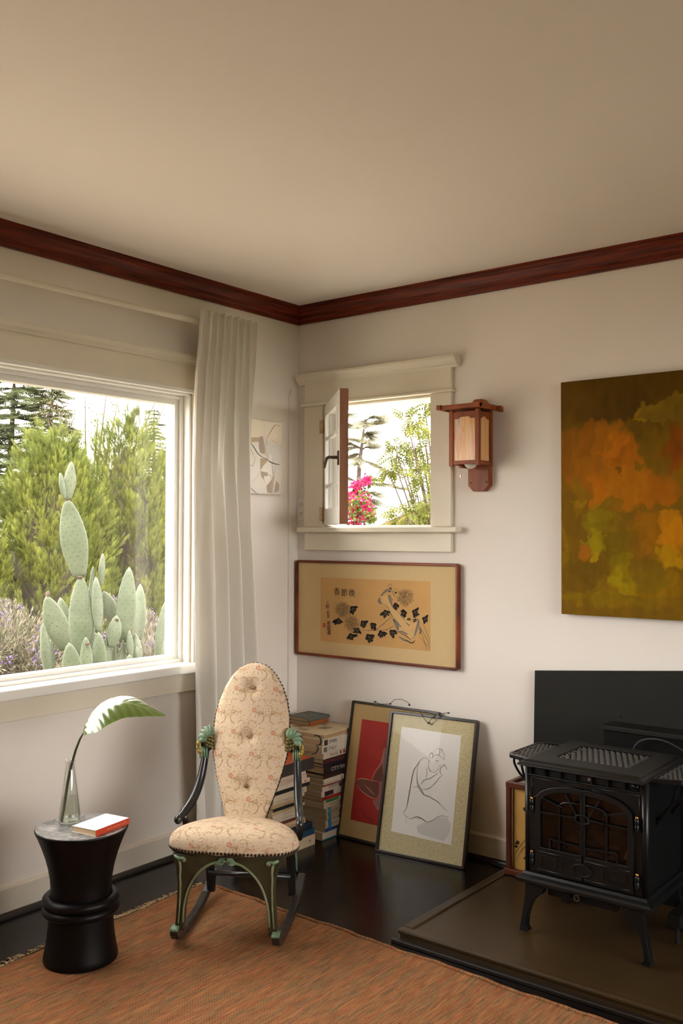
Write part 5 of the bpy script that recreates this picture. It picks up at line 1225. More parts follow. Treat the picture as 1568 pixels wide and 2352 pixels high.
for k in range(1, len(lp)):
    acc += math.hypot(lp[k][0] - last[0], lp[k][1] - last[1]); last = lp[k]
    if acc >= .0135 and last[1] > hv0 + .02:
        acc = 0; o_ = Vector((last[0], last[1] * .5)).normalized(); nail(BC + bu * (last[0] * 1.012) + bv * (last[1] + .002) + bn * .006, bu * o_.x + bv * o_.y + bn * .3, .0046)
BTN = mat('covered_button', srgb(150, 122, 88), rough=.8); BTN2 = mat('brass_button', srgb(110, 88, 56), rough=.4, metal=.5)
for i, b_ in enumerate(btn):
    p = BC + bv * b_[0] + bn * .031; mb = MB(); M = bn.to_track_quat('Z', 'Y').to_matrix().to_4x4(); 
    mb.lathe([(.0, -.004), (.0062, -.003), (.0070, .0), (.0055, .004), (.0030, .0058), (.0, .006)] if i < 2 else [(.0, -.004), (.0062, -.003), (.0068, .0), (.0056, .003), (.0035, .002), (.003, .004), (.0, .0045)], 16, cap=False)
    o = mb.build('tuft_button', BTN if i < 2 else BTN2, ch, smooth=True); o.location = p; o.rotation_mode = 'QUATERNION'; o.rotation_quaternion = bn.to_track_quat('Z', 'Y')
# two back stiles dropping behind the seat
for sx in (-1, 1):
    MB().tube([BC + bu * sx * .060 + bv * (hv0 + .05) - bn * .010, BC + bu * sx * .062 + bv * (hv0 - .03) - bn * .010, (sx * .075, .075, .27), (sx * .085, .09, .20)], [.013, .013, .013, .012], 10).build('back_stile', EBON, ch, smooth=True)

# ---- arms: black curved arm with carved grape-and-leaf head
for sx in (-1, 1):
    P = [(.168, .120, .555), (.172, .105, .505), (.178, .085, .455), (.186, .050, .412), (.196, .010, .384), (.206, -.030, .366), (.213, -.058, .357)]
    P = [Vector((sx * p[0], p[1], p[2])) for p in P]
    Q = [crv(P, t) for t in np.linspace(0, 1, 26)]
    a_ = MB().tube(Q, [.0150 + .0035 * math.sin(math.pi * t) - .002 * (t > .8) for t in np.linspace(0, 1, 26)], 16, flat=(1.0, .82)).build('arm', EBON, ch, smooth=True)
    sc = MB(); sc.ball(P[-1] + Vector((0, -.004, -.002)), .0165, 16, (.85, .9, 1.0)); sc.build('arm_scroll', EBON, a_, smooth=True)
    # post from the arm down into the seat rail
    MB().tube([P[-2] + Vector((0, .01, -.006)), Vector((sx * .206, .0, .33)), Vector((sx * .196, .01, .285))], [.012, .011, .012], 12).build('arm_post', EBON, ch, smooth=True)
    # carved head
    hd = Vector((sx * .163, .118, .592))
    core = MB(); core.ball(hd, .034, 16, (.80, .55, 1.25)); ho = core.build('carved_head', DARKR, ch, smooth=True)
    # acanthus leaves sweeping over the top and outwards
    rl = random.Random(4)
    for k in range(5):
        a0 = math.radians(112 - k * 27); s0 = hd + Vector((sx * -.012, -.012, .004 + .002 * k))
        pts = []
        for t in np.linspace(0, 1, 9):
            r = .012 + .040 * t; a = a0 - .5 * t * t
            pts.append(hd + Vector((sx * (-.014 + r * math.cos(a) * .86), -.020 + .008 * t * t, r * math.sin(a) * 1.02 + .004)))
        lfm = MB(); w_ = [.003, .0075, .0105, .0122, .0122, .0108, .0082, .0050, .0010]
        lfm.tube(pts, w_, 10, flat=(.5, .92)); lfm.build('carved_leaf', GREENP, ho, smooth=True)
    for k in range(4):     # leaf tuft below, gripping the arm
        b0 = hd + Vector((sx * (.0 + .007 * k - .004), -.014, -.022)); 
        pts = [b0, b0 + Vector((sx * (.001 * k), -.006, -.014)), b0 + Vector((sx * (.0012 * k), -.004, -.030)), b0 + Vector((sx * .0014 * k, -.002, -.042))]
        MB().tube(pts, [.003, .0052, .0050, .0034], 8, flat=(1, .6)).build('carved_leaf', GREENP, ho, smooth=True)
    g0 = None
    for r_i in range(4):   # grape bunch on the inner side
        for c_i in range(3):
            gp = hd + Vector((sx * (-.024 + .0105 * c_i - .003 * (r_i % 2)), -.020 + .002 * c_i, .014 - .0125 * r_i + .003 * c_i))
            if g0 is None:
                g0 = MB().ball((0, 0, 0), .0062, 10).build('grape', GOLDG, ho, smooth=True); o = g0
            else: o = dup(g0, ho)
            o.location = gp
    for k, (dx, dz, r_) in enumerate(((.026, -.012, .0105), (.029, -.026, .0078), (.022, -.038, .0100))):   # gilded flower pods outside
        MB().ball(hd + Vector((sx * dx, -.021, dz)), r_, 12, (.9, .7, 1.15)).build('gilded_pod', mat('gilded_pod_paint', srgb(176, 152, 62), rough=.4, vary=.6, vscale=160, col2=srgb(40, 34, 20)), ho, smooth=True)

# ---- front apron with arch, cabriole legs
def arch_pt(t): # inner edge of the arch from left foot to right foot
    a = math.pi * (1 - t); return (.127 * math.cos(a) * (1 + .10 * (1 - math.sin(a))), .070 + .203 * math.sin(a) ** .72)
NA = 48
inner = [arch_pt(t) for t in np.linspace(0, 1, NA + 1)]
def outer_leg(z): # outside edge of the front leg at height z
    return float(np.interp(z, [.045, .08, .14, .20, .25, .29], [.172, .168, .164, .162, .168, .184]))
yfr = -.224
for sx in (-1, 1):
    pl_ = []
    half = [p for p in inner if p[0] * sx >= -1e-6]; half.sort(key=lambda p: p[1])
    low = [(sx * .140, .046)] + [(sx * max(abs(p[0]), .004), p[1]) for p in half]
    up_ = [(sx * .004, .290)] + [(sx * outer_leg(z), z) for z in (.290, .27, .25, .23, .20, .17, .14, .11, .08, .046)]
    poly_ = low + up_
    MB().prism(poly_, (0, yfr, 0), (1, 0, 0), (0, 0, 1), (0, .022, 0)).build('front_leg', DGREEN, ch, bevel=.002)
    # raised mouldings: along the arch, along the outer edge, central bird heads, top scrolls
    am = [(sx * abs(p[0]) * 1.03, yfr - .001, p[1] + .004) for p in sorted(half, key=lambda p: p[1])]
    MB().tube(am, .0042, 8).build('arch_bead', SAGE, ch, smooth=True)
    om = [(sx * (outer_leg(z) - .010 - .012 * (z > .22) * ((z - .22) / .06)), yfr - .001, z) for z in np.linspace(.07, .272, 16)]
    MB().tube(om, [.0026 + .0022 * i / 15 for i in range(16)], 8).build('edge_bead', SAGE, ch, smooth=True)
    MB().ball((sx * .141, yfr - .003, .276), .0085, 12, (1, .6, 1)).build('scroll_boss', SAGE, ch, smooth=True)
    MB().tube([(sx * .141, yfr - .002, .283), (sx * .158, yfr - .002, .279), (sx * .174, yfr - .001, .287)], [.003, .0065, .004], 8).build('scroll_leaf', GREENP, ch, smooth=True)
    bp = [(0.002, .290), (.006, .274), (.010, .266), (.020, .262), (.031, .268), (.040, .2655), (.031, .275), (.024, .284), (.016, .294)]
    bo = MB().prism([(sx * p[0], p[1]) for p in bp], (0, yfr - .006, 0), (1, 0, 0), (0, 0, 1), (0, .008, 0)).build('carved_bird_head', GREENP, ch, bevel=.002)
    MB().ball((sx * .012, yfr - .007, .275), .0024, 8).build('bird_eye', DARKR, bo, smooth=True)
    # rocker: front tip curls up
    rk = [(-.246, .056), (-.243, .036), (-.230, .019), (-.205, .008), (-.165, .002), (-.10, .0), (-.02, .002), (.06, .010), (.13, .024), (.19, .044), (.235, .066)]
    top_ = [(.232, .090), (.18, .067), (.12, .046), (.05, .032), (-.02, .026), (-.08, .026), (-.14, .030), (-.178, .040), (-.196, .056), (-.214, .060)]
    ro = MB().prism(rk + top_, (sx * .168 - .013, 0, 0), (0, 1, 0), (0, 0, 1), (.026, 0, 0)).build('rocker', mat('dark_rocker_wood', srgb(40, 34, 32), rough=.30, vary=.3, vscale=20), ch, bevel=.003)
    MB().prism([(-.2478, .0575), (-.247, .048), (-.232, .052), (-.212, .0620)], (sx * .168 - .0135, 0, 0), (0, 1, 0), (0, 0, 1), (.027, 0, 0)).build('rocker_cap', GREENP, ro, bevel=.003)
    # rear leg rising from the rocker to the seat
    rl_ = [(.148, .034), (.168, .034), (.160, .10), (.142, .17), (.118, .235), (.105, .275), (.066, .275), (.088, .225), (.118, .16), (.134, .10)]
    MB().prism([(p[0] - .02, p[1] + .006) for p in rl_], (sx * .150 - .014, 0, 0), (0, 1, 0), (0, 0, 1), (.028, 0, 0)).build('rear_leg', EBON, ch, bevel=.003)
    MB().prism([(.108, .27), (.122, .24), (.150, .17), (.156, .12), (.134, .17), (.104, .24)], (sx * .150 - .0155, 0, 0), (0, 1, 0), (0, 0, 1), (.031, 0, 0)).build('leg_leaf', GREENP, ch, bevel=.002)
MB().tube([(-.150, .10, .12), (.150, .10, .12)], .009, 10).build('stretcher', EBON, ch, smooth=True)
# ================================================================== cast iron stove
STV = mat('black_cast_iron', (0.0045, 0.0050, 0.0054), rough=.34, vary=.2, vscale=20, bump=.06, bscale=160, spec=.30)
STT = mat('black_matte_iron', (0.0065, 0.0065, 0.006), rough=.5, spec=.25, vary=.2, vscale=20, bump=.05, bscale=160)
CHR = mat('grate_edge_iron', (0.30, 0.29, 0.28), rough=.35, metal=.8)
BRASS = mat('brass_finial', srgb(200, 132, 58), rough=.25, metal=.9)
BRICK = mat('firebrick', srgb(66, 38, 30), rough=.9, vary=.5, vscale=12)
sx0, sx1, syf, syb = 1.552, 1.946, -0.630, -0.30
scx = (sx0 + sx1) / 2; hz0 = 0.0425
stv = thing('wood_stove', 'black cast iron stove with arched glass door standing on the hearth', 'stove', (scx, -.47, hz0))
S_ = lambda mb, n, m=STV, bev=.002, par=stv, sm=False: mb.build(n, m, par, bevel=bev, org=stv.location, smooth=sm)
zb, zt = 0.232, 0.588
# firebox: back, sides, floor, lid (hollow so that the logs show)
S_(MB().box(sx0, sx0 + .018, syf + .012, syb, zb, zt), 'side_wall'); S_(MB().box(sx1 - .018, sx1, syf + .012, syb, zb, zt), 'side_wall')
S_(MB().box(sx0 + .018, sx1 - .018, syb - .018, syb, zb, zt), 'back_wall'); S_(MB().box(sx0 + .018, sx1 - .018, syf + .012, syb - .018, zb, zb + .035), 'firebox_floor')
for i in range(4):
    for j in range(3):
        w_ = (sx1 - sx0 - .06) / 3; of = (.5 * w_ if i % 2 else 0); xa = sx0 + .03 + j * w_ + of * .0
        S_(MB().box(xa + .003, xa + w_ - .003, syb - .04, syb - .019, zb + .04 + i * .068, zb + .104 + i * .068), 'brick', BRICK, .002)
for sx in (sx0, sx1): S_(MB().tube([(sx, syf + .008, zb), (sx, syf + .008, zt)], .012, 12), 'corner_post', STV, 0, stv, True)
# front wall around the door opening
dx0, dx1, dz0, dz1 = sx0 + .030, sx1 - .030, zb + .012, zt - .048
def arch_loop(x0, x1, z0, zs, zt_, n=24):
    P = [(x0, z0), (x1, z0)]
    cx = (x0 + x1) / 2; hw = (x1 - x0) / 2
    for k in range(n + 1):
        a = math.pi * k / n; P.append((cx + hw * (abs(math.cos(a)) ** .75) * (1 if math.cos(a) > 0 else -1), zs + (zt_ - zs) * math.sin(a) ** .85))
    return P
dl = arch_loop(dx0, dx1, dz0, dz1 - .075, dz1)
nl = len(dl)
ol = []
for p in dl:   # outer rectangle points matched by direction
    x, z = p; cx, cz = scx, (zb + zt) / 2
    if z <= dz0 + 1e-6: ol.append((sx0 + .004 if x < cx else sx1 - .004, zb))
    else:
        t = (x - dx0) / (dx1 - dx0); ol.append((sx0 + .004 + (sx1 - sx0 - .008) * t, zt - .030) if z > dz1 - .074 else ((sx0 + .004 if x < cx else sx1 - .004), z))
S_(ring_frame(ol, dl, lambda x, z: (x, syf, z), (0, .014, 0)), 'front_plate', STV, 0)
# vent slots strip below the top
S_(MB().box(sx0 + .004, sx1 - .004, syf + .010, syf + .016, zt - .030, zt), 'vent_backing', STT, 0)
for k in range(8): xk = sx0 + .010 + k * (sx1 - sx0 - .020) / 7; S_(MB().box(xk - .003, xk + .003, syf - .002, syf + .011, zt - .030, zt), 'vent_fin', STV, .001)
S_(MB().box(sx0, sx1, syf - .004, syf + .012, zt - .034, zt - .029), 'vent_ledge')
S_(MB().tube([(scx + .02, syf - .004, zt - .015), (scx + .02, syf + .004, zt - .015)], .005, 12), 'vent_screw', CHR, 0)
S_(MB().ball((sx1 - .030, syf, zt - .014), .011, 12, (1.2, .5, .8)), 'damper_knob', STV, 0, stv, True)
# spandrel beads
for sg in (-1, 1):
    cx = scx + sg * .182
    S_(MB().tube([(cx, syf - .001, zt - .040), (cx, syf - .001, zt - .115)], .0018, 6), 'spandrel_bead', STV, 0, stv, True)
    S_(MB().tube([(cx, syf - .001, zt - .040), (scx + sg * .03, syf - .001, zt - .040)], .0018, 6), 'spandrel_bead', STV, 0, stv, True)
    S_(MB().tube([(scx + sg * (.182 - .155 * t), syf - .001, zt - .115 + .066 * math.sin(t * math.pi / 2) ** .8) for t in np.linspace(0, 1, 14)], .0018, 6), 'spandrel_bead', STV, 0, stv, True)
# two door leaves meeting in the middle
def leaf_loop(sg, inset, zlow):
    xa = scx + sg * (.0015 + (inset * .35)); P = []
    xo = scx + sg * ((dx1 - dx0) / 2 - inset)
    hw = abs(xo - scx); zs = dz1 - .075; top = dz1 - inset
    P.append((xa, zlow)); P.append((xo, zlow))
    for k in range(13):
        a = math.pi / 2 * k / 12; c = math.cos(a) ** .75; x = scx + sg * hw * c; 
        if k == 12: x = xa
        P.append((xa + (x - xa) if abs(x - scx) > abs(xa - scx) else xa, zs + (top - zs) * math.sin(a) ** .85))
    return P
Lp = arch_loop
zgl = dz0 + .085
for sg in (-1, 1):
    lo = leaf_loop(sg, .002, dz0 + .002); li = leaf_loop(sg, .020, zgl)
    d = S_(ring_frame(lo, li, lambda x, z: (x, syf - .012, z), (0, .014, 0)), 'door', STV, .0015)
    # lower decorated panel
    xa, xb = scx + sg * .006, scx + sg * ((dx1 - dx0) / 2 - .012); lo_, hi_ = min(xa, xb), max(xa, xb)
    w_ = (hi_ - lo_)
    for (f0, f1) in ((.08, .46), (.56, .94)) if sg < 0 else ((.06, .44), (.54, .92)):
        l2 = rr(lo_ + w_ * f0, lo_ + w_ * f1, dz0 + .022, dz0 + .058, .002, 1); l3 = rr(lo_ + w_ * f0 + .003, lo_ + w_ * f1 - .003, dz0 + .025, dz0 + .055, .001, 1)
        S_(ring_frame(l2, l3, lambda x, z: (x, syf - .0145, z), (0, .004, 0)), 'panel_moulding', STV, 0, d)
    S_(MB().tube([(lo_, syf - .013, dz0 + .012), (hi_, syf - .013, dz0 + .012)], .0022, 6), 'lower_bead', STV, 0, d, True)
    S_(MB().tube([(lo_, syf - .013, dz0 + .070), (hi_, syf - .013, dz0 + .070)], .0022, 6), 'upper_bead', STV, 0, d, True)
    # glass
    gl = MB(); gp_ = [(p[0], syf - .003, p[1]) for p in li]; gl.add(gp_, [tuple(range(len(gp_)))])
    S_(gl, 'glass', pane_mat('stove_glass', (.42, .38, .34), 1.0), 0, d)
    # tracery bars
    bar = lambda a, b, n='tracery_bar': S_(MB().bar((a[0], syf - .008, a[1]), (b[0], syf - .008, b[1]), .0048, .007, (0, 1, 0)), n, STV, 0, d)
    zc_, ztp = dz1 - .098, dz1 - .020
    xi = scx + sg * .080; xo = scx + sg * ((dx1 - dx0) / 2 - .020)
    bar((xi, zgl), (xi, zc_ + .022)); bar((xo, zc_), (scx + sg * .018, zc_ + .004))
    bar((scx + sg * .020, zc_ + .012), (scx + sg * .058, ztp - .006)); bar((scx + sg * .070, zc_ + .028), (xo - sg * .006, zc_ + .048))
    S_(MB().tube([(scx + sg * (.080 * math.cos(t) ** .6), syf - .008, zc_ + .022 + .026 * math.sin(t) ** .7) for t in np.linspace(0, math.pi / 2, 12)], .003, 6), 'tracery_arc', STV, 0, d, True)
    bar((xi, zgl + .030), (scx, zgl + .026)); bar((xi, zgl + .030), (xi + sg * .030, zgl + .032)); bar((xi + sg * .033, zgl), (xi + sg * .033, zgl + .030))
    for hz_ in (zb + .052, zt - .130):
        hx_ = scx + sg * ((dx1 - dx0) / 2 + .010)
        h_ = S_(MB().lathe([(.006, -.020), (.0072, -.018), (.0072, .0), (.006, .002), (.0072, .004), (.0072, .018), (.005, .021)], 12, (hx_, syf - .010, hz_)), 'hinge', STV, 0, stv, True)
        S_(MB().ball((hx_, syf - .010, hz_ + .024), .0055, 10), 'brass_cap', BRASS, 0, h_, True)
S_(MB().bar((scx, syf - .009, zgl), (scx, syf - .009, dz1 - .004), .004, .008, (0, 1, 0)), 'meeting_bar', STV, .001)
def ell_loop(cx, cz, a, b, n=28): return [(cx + a * math.cos(2 * math.pi * k / n), cz + b * math.sin(2 * math.pi * k / n)) for k in range(n)]
S_(ring_frame(ell_loop(scx, dz1 - .096, .027, .016), ell_loop(scx, dz1 - .096, .021, .0115), lambda x, z: (x, syf - .014, z), (0, .010, 0)), 'oval_boss', STV, .001)
S_(ring_frame(ell_loop(scx, dz0 + .040, .034, .021), ell_loop(scx, dz0 + .040, .029, .016), lambda x, z: (x, syf - .018, z), (0, .008, 0)), 'oval_handle', STV, .001)
S_(MB().prism(ell_loop(scx, dz0 + .040, .028, .0155), (0, syf - .015, 0), (1, 0, 0), (0, 0, 1), (0, .006, 0)), 'oval_plate', STV, 0)
# logs inside
LOG = mat('pale_split_log', srgb(176, 138, 88), rough=.85, vary=.4, vscale=24, stretch=(1, 1, .2)); EMB = mat('charred_log', srgb(78, 48, 34), rough=.9, vary=.6, vscale=30)
S_(MB().tube([(scx + .10, -.52, zb + .05), (scx + .145, -.47, zb + .20)], [.022, .020], 7), 'log', LOG, .002)
for k, (a, b, r_) in enumerate((((scx - .14, -.44, zb + .062), (scx + .06, -.46, zb + .068), .026), ((scx - .10, -.52, zb + .058), (scx + .10, -.54, zb + .060), .022), ((scx - .12, -.40, zb + .11), (scx + .02, -.50, zb + .115), .022))):
    S_(MB().tube([a, b], [r_, r_ * .9], 8), 'log', EMB, .002)
# base moulding
bm_ = [(0, -.006), (.006, -.006), (.018, .0), (.020, .006), (.030, .012), (.032, .020), (.026, .026), (0, .026)]
lp2 = [(sx0, syb), (sx0, syf), (sx1, syf), (sx1, syb)]
mb = MB(); prof2 = [(-.002, zb + .010), (.010, zb + .008), (.014, zb), (.024, zb - .006), (.030, zb - .012), (.030, zb - .022), (.018, zb - .028), (-.002, zb - .028)]
rows = []
for d_, z_ in prof2: rows.append([(sx0 - d_, syb, z_), (sx0 - d_, syf - d_, z_), (sx1 + d_, syf - d_, z_), (sx1 + d_, syb, z_)])
vs = [p for r_ in rows for p in r_]; fs = []
for i in range(len(rows) - 1):
    for j in range(3): fs.append((i * 4 + j, i * 4 + j + 1, (i + 1) * 4 + j + 1, (i + 1) * 4 + j))
k4 = (len(rows) - 1) * 4; fs += [(0, 1, 2, 3), (k4 + 3, k4 + 2, k4 + 1, k4)]
mb.add(vs, fs); S_(mb, 'base_moulding', STV, .001)
# curved legs
for (lx, ly, sg, fy) in ((sx0 + .012, syf + .010, -1, -1), (sx1 - .012, syf + .010, 1, -1), (sx0 + .012, syb - .03, -1, 1), (sx1 - .012, syb - .03, 1, 1)):
    P = [(lx - sg * .060, zb - .026), (lx + sg * .012, zb - .026), (lx + sg * .015, zb - .06), (lx + sg * .020, zb - .10), (lx + sg * .027, zb - .14), (lx + sg * .034, hz0 + .010), (lx + sg * .036, hz0 + .004), (lx + sg * .034, hz0), (lx + sg * .006, hz0), (lx + sg * .004, hz0 + .006), (lx + sg * .012, hz0 + .014), (lx + sg * .010, zb - .145), (lx + sg * .002, zb - .115), (lx - sg * .012, zb - .085), (lx - sg * .030, zb - .063), (lx - sg * .046, zb - .054), (lx - sg * .050, zb - .044)]
    S_(MB().prism(P, (0, ly - .014 + fy * .012, 0), (1, 0, 0), (0, 0, 1), (0, .030, 0)), 'leg', STV, .004)
# control panel under the base
S_(MB().box(scx - .135, scx + .10, syf + .02, syf + .05, zb - .065, zb - .026), 'control_panel', STT)
for k, xk in enumerate((scx - .060, scx - .028)):
    S_(MB().tube([(xk, syf + .02, zb - .047), (xk, syf + .006, zb - .047)], [.010, .008], 14), 'control_knob', STT, 0, stv, True)
S_(ring_frame(ell_loop(scx - .028, zb - .047, .0095, .0095, 16), ell_loop(scx - .028, zb - .047, .0078, .0078, 16), lambda x, z: (x, syf + .0055, z), (0, .002, 0)), 'dial_ring', CHR, 0)
# top plate with grille
tz = .588
def frustum(xa, xb, ya, yb, z, prof):
    mb = MB(); rows = [[(xa - d, yb + d * .4, zz), (xa - d, ya - d, zz), (xb + d, ya - d, zz), (xb + d, yb + d * .4, zz)] for d, zz in prof]
    vs = [p for r_ in rows for p in r_]; fs = [(i * 4 + j, i * 4 + (j + 1) % 4, (i + 1) * 4 + (j + 1) % 4, (i + 1) * 4 + j) for i in range(len(rows) - 1) for j in range(4)]
    k = (len(rows) - 1) * 4; fs += [(0, 1, 2, 3), (k + 3, k + 2, k + 1, k)]
    return mb.add(vs, fs)
tx0, tx1, tya, tyb = 1.556, 1.932, -.640, -.285
gx0, gx1, gya, gyb = tx0 + .062, tx1 - .062, tya + .085, tyb - .055
# plate ring around the grille opening
ring_o = [(tx0, tya), (tx1, tya), (tx1, tyb), (tx0, tyb)]; ring_i = [(gx0, gya), (gx1, gya), (gx1, gyb), (gx0, gyb)]
S_(ring_frame(ring_o, ring_i, lambda x, y: (x, y, .6095), (0, 0, -.006)), 'top_plate', STT, .001)
rows = [(0.0, .6095), (.004, .608), (.010, .603), (.020, .600), (.024, .596), (.026, .592), (.018, .588), (.004, .588)]
mb = MB(); R_ = [[(tx0 - d, tyb + d * .5, z_), (tx0 - d, tya - d, z_), (tx1 + d, tya - d, z_), (tx1 + d, tyb + d * .5, z_)] for d, z_ in rows]
vs = [p for r_ in R_ for p in r_]; mb.add(vs, [(i * 4 + j, i * 4 + (j + 1) % 4, (i + 1) * 4 + (j + 1) % 4, (i + 1) * 4 + j) for i in range(len(R_) - 1) for j in range(4)]); S_(mb, 'top_edge', STV, 0)
S_(MB().box(gx0 - .004, gx1 + .004, gya - .004, gyb + .004, .588, .594), 'grille_tray', STT, 0)
def grille(xa, xb, ya, yb, z, nx, ny, nm, par, clip=None):
    """staggered lattice of slanted slats"""
    proto = None
    for j in range(ny):
        for i in range(nx + (j % 2)):
            cx = xa + (xb - xa) * (i + (.5 if j % 2 == 0 else 0)) / nx; cy = ya + (yb - ya) * (j + .5) / ny
            hx = (xb - xa) / nx * .36; hy = (yb - ya) / ny * .40
            if cx - hx < xa: cx = xa + hx
            if cx + hx > xb: cx = xb - hx
            if clip and not clip(cx, cy): continue
            if proto is None:
                m = MB(); m.prism([(-hx, -hy * .55), (hx * .7, -hy * .2), (hx, 0), (hx * .7, hy * .2), (-hx, hy * .55)], (0, 0, 0), (1, 0, 0), (0, 1, 0), (0, 0, .003)); proto = m.build(nm, CHR, par); o = proto
            else: o = dup(proto, par)
            o.location = Vector((cx, cy, z)) - Vector(stv.location); o.rotation_euler = (0, math.radians(14), 0)
gr = S_(ring_frame([(gx0 - .003, gya - .003), (gx1 + .003, gya - .003), (gx1 + .003, gyb + .003), (gx0 - .003, gyb + .003)], [(gx0 + .002, gya + .002), (gx1 - .002, gya + .002), (gx1 - .002, gyb - .002), (gx0 + .002, gyb - .002)], lambda x, y: (x, y, .6085), (0, 0, -.008)), 'grille', STV, 0)
grille(gx0 + .004, gx1 - .004, gya + .004, gyb - .004, .603, 12, 9, 'grille_slat', gr)
# side shelves with lattice and curled brackets
for sg in (-1, 1):
    xs_ = tx0 - .020 if sg < 0 else tx1 + .020
    xe = xs_ + sg * .098
    sh_o = [(xs_, tya + .05), (xe - sg * .012, tya + .075), (xe, tya + .10), (xe - sg * .004, tyb - .055), (xe - sg * .022, tyb - .035), (xs_, tyb - .02)]
    ins = lambda p: (p[0] + ((xs_ + xe) / 2 - p[0]) * .20, p[1] + ((tya + tyb) / 2 - p[1]) * .13)
    sh_i = [ins(p) for p in sh_o]
    so_ = S_(ring_frame(sh_o, sh_i, lambda x, y: (x, y, .597), (0, 0, -.014)), 'shelf', STV, .002)
    S_(MB().prism(sh_i, (0, 0, .583), (1, 0, 0), (0, 1, 0), (0, 0, .004)), 'shelf_tray', STT, 0, so_)
    xa_, xb_ = sorted((sh_i[0][0], sh_i[2][0])); 
    grille(xa_ + .002, xb_ - .002, sh_i[0][1] + .012, sh_i[5][1] - .012, .592, 5, 11, 'shelf_slat', so_)
    for yy in (tya + .11, tyb - .10):
        P1 = [(xe - sg * .014, yy, .582), (xe - sg * .012, yy, .560), (xe - sg * .030, yy, .530), (xe - sg * .052, yy, .510), (sx0 if sg < 0 else sx1, yy, .455)]
        P2 = [(xe - sg * .030, yy, .582), (xe - sg * .040, yy, .555), (xe - sg * .050, yy, .520), (xe - sg * .066, yy, .490), (sx0 if sg < 0 else sx1, yy, .440)]
        P1 = [crv([Vector(p) for p in P1], t) for t in np.linspace(0, 1, 14)]; P2 = [crv([Vector(p) for p in P2], t) for t in np.linspace(0, 1, 14)]
        S_(MB().tube(P1, .0042, 8).tube(P2, .0042, 8), 'shelf_bracket', STV, 0, so_, True)
led = S_(MB().ball((sx1 + .030, syf + .18, hz0 + .085), .004, 8), 'indicator_light', mat('red_indicator', (.5, .02, .015), rough=.3), 0, stv, True); led.data.materials[0].node_tree.nodes['Principled BSDF'].inputs['Emission Color'].default_value = (1, .06, .04, 1); led.data.materials[0].node_tree.nodes['Principled BSDF'].inputs['Emission Strength'].default_value = .35
S_(MB().box(sx1 + .010, sx1 + .05, syf + .17, syb - .02, hz0 + .06, hz0 + .10).tube([(sx1 + .03, syf + .2, hz0 + .06), (sx1 + .03, syf + .2, hz0)], .008, 8), 'valve_box', STT, .002)

# heat shield board against the wall
hb = thing('heat_shield', 'flat black heat shield board leaning on the wall behind the stove', 'board', (1.9, -.05, .036))
P = [(1.262, .05), (1.276, .806), (1.70, .843), (2.9, .95), (2.9, .05)]
MB().prism([(p[0], p[1]) for p in P], (0, -.024, 0), (1, 0, 0), (0, 0, 1), (0, .006, 0)).build('board', mat('black_shield_board', (0.013, 0.013, 0.0105), rough=.6, spec=.2, vary=.2, vscale=5), hb, org=hb.location)
MB().box(1.264, 2.9, -.018, -.012, .036, .05).build('foot_rail', STT, hb, org=hb.location)
for (xk, zk) in ((1.628, .668), (1.88, .665)): MB().ball((xk, -.025, zk), .006, 8, (1, .4, 1)).build('rivet', STT, hb, smooth=True, org=hb.location)
# black fireplace hood with a ledge, behind the stove
fh = thing('fireplace_hood', 'black metal fireplace hood box with a ledge behind the stove', 'fireplace', (2.2, -.08, .0365))
MB().box(1.602, 2.85, -.12, -.026, .036, .628).build('hood_box', mat('soot_black_metal', (.002, .002, .002), rough=.6, spec=.15), fh, bevel=.003, org=fh.location)
MB().box(1.598, 2.86, -.13, -.026, .628, .646).build('ledge', mat('black_ledge_metal', (.010, .0095, .008), rough=.45, spec=.25), fh, bevel=.003, org=fh.location)
cb_ = MB(); cp_ = [Vector(p) for p in ((1.70, -.14, .50), (1.74, -.145, .60), (1.82, -.15, .625), (1.90, -.15, .60), (1.97, -.145, .54), (2.0, -.14, .40))]
cb_.tube([crv(cp_, t) for t in np.linspace(0, 1, 24)], .004, 8); tag(cb_.build('hood_cable', CORD, fh, smooth=True, org=fh.location), 'thin black cable')

# ================================================================== painted display lantern box beside the stove
RW = mat('reddish_box_wood', srgb(104, 48, 28), rough=.4, vary=.4, vscale=14, stretch=(1, 1, .3), col2=srgb(66, 28, 18))
bx = thing('lantern_box', 'reddish wooden lantern box with painted yellow panels beside the stove', 'lantern', (1.32, -.125, .0425))
bx0_, bx1_, by0_, by1_, bz0_, bz1_ = 1.243, 1.413, -.206, -.036, .0425, .395
Bx = lambda mb, n, m=RW, bev=.002: mb.build(n, m, bx, bevel=bev, org=bx.location)
Bx(MB().box(bx0_ - .006, bx1_ + .006, by0_ - .006, by1_ + .006, bz0_, bz0_ + .022), 'base')
for xk in (bx0_, bx1_ - .018):
    for yk in (by0_, by1_ - .018): Bx(MB().box(xk, xk + .018, yk, yk + .018, bz0_ + .022, bz1_), 'post')
for yk in (by0_ - .0005, by1_ - .0175): Bx(MB().box(bx0_ - .001, bx1_ + .001, yk, yk + .018, bz1_ - .020, bz1_ + .001), 'top_rail')
for xk in (bx0_ - .0005, bx1_ - .0175): Bx(MB().box(xk, xk + .018, by0_ + .018, by1_ - .018, bz1_ - .020, bz1_ + .0005), 'top_rail')
YEL = mat('painted_silk_panel', srgb(206, 160, 82), rough=.8, vary=.15, vscale=9)
yp = by0_ + .016
Bx(MB().box(bx0_ + .030, bx1_ - .018, yp, yp + .002, bz0_ + .022, bz1_ - .020), 'painted_panel', YEL, 0); Bx(MB().box(bx0_ + .018, bx0_ + .020, by0_ + .018, by1_ - .018, bz0_ + .022, bz1_ - .02), 'painted_panel', YEL, 0)
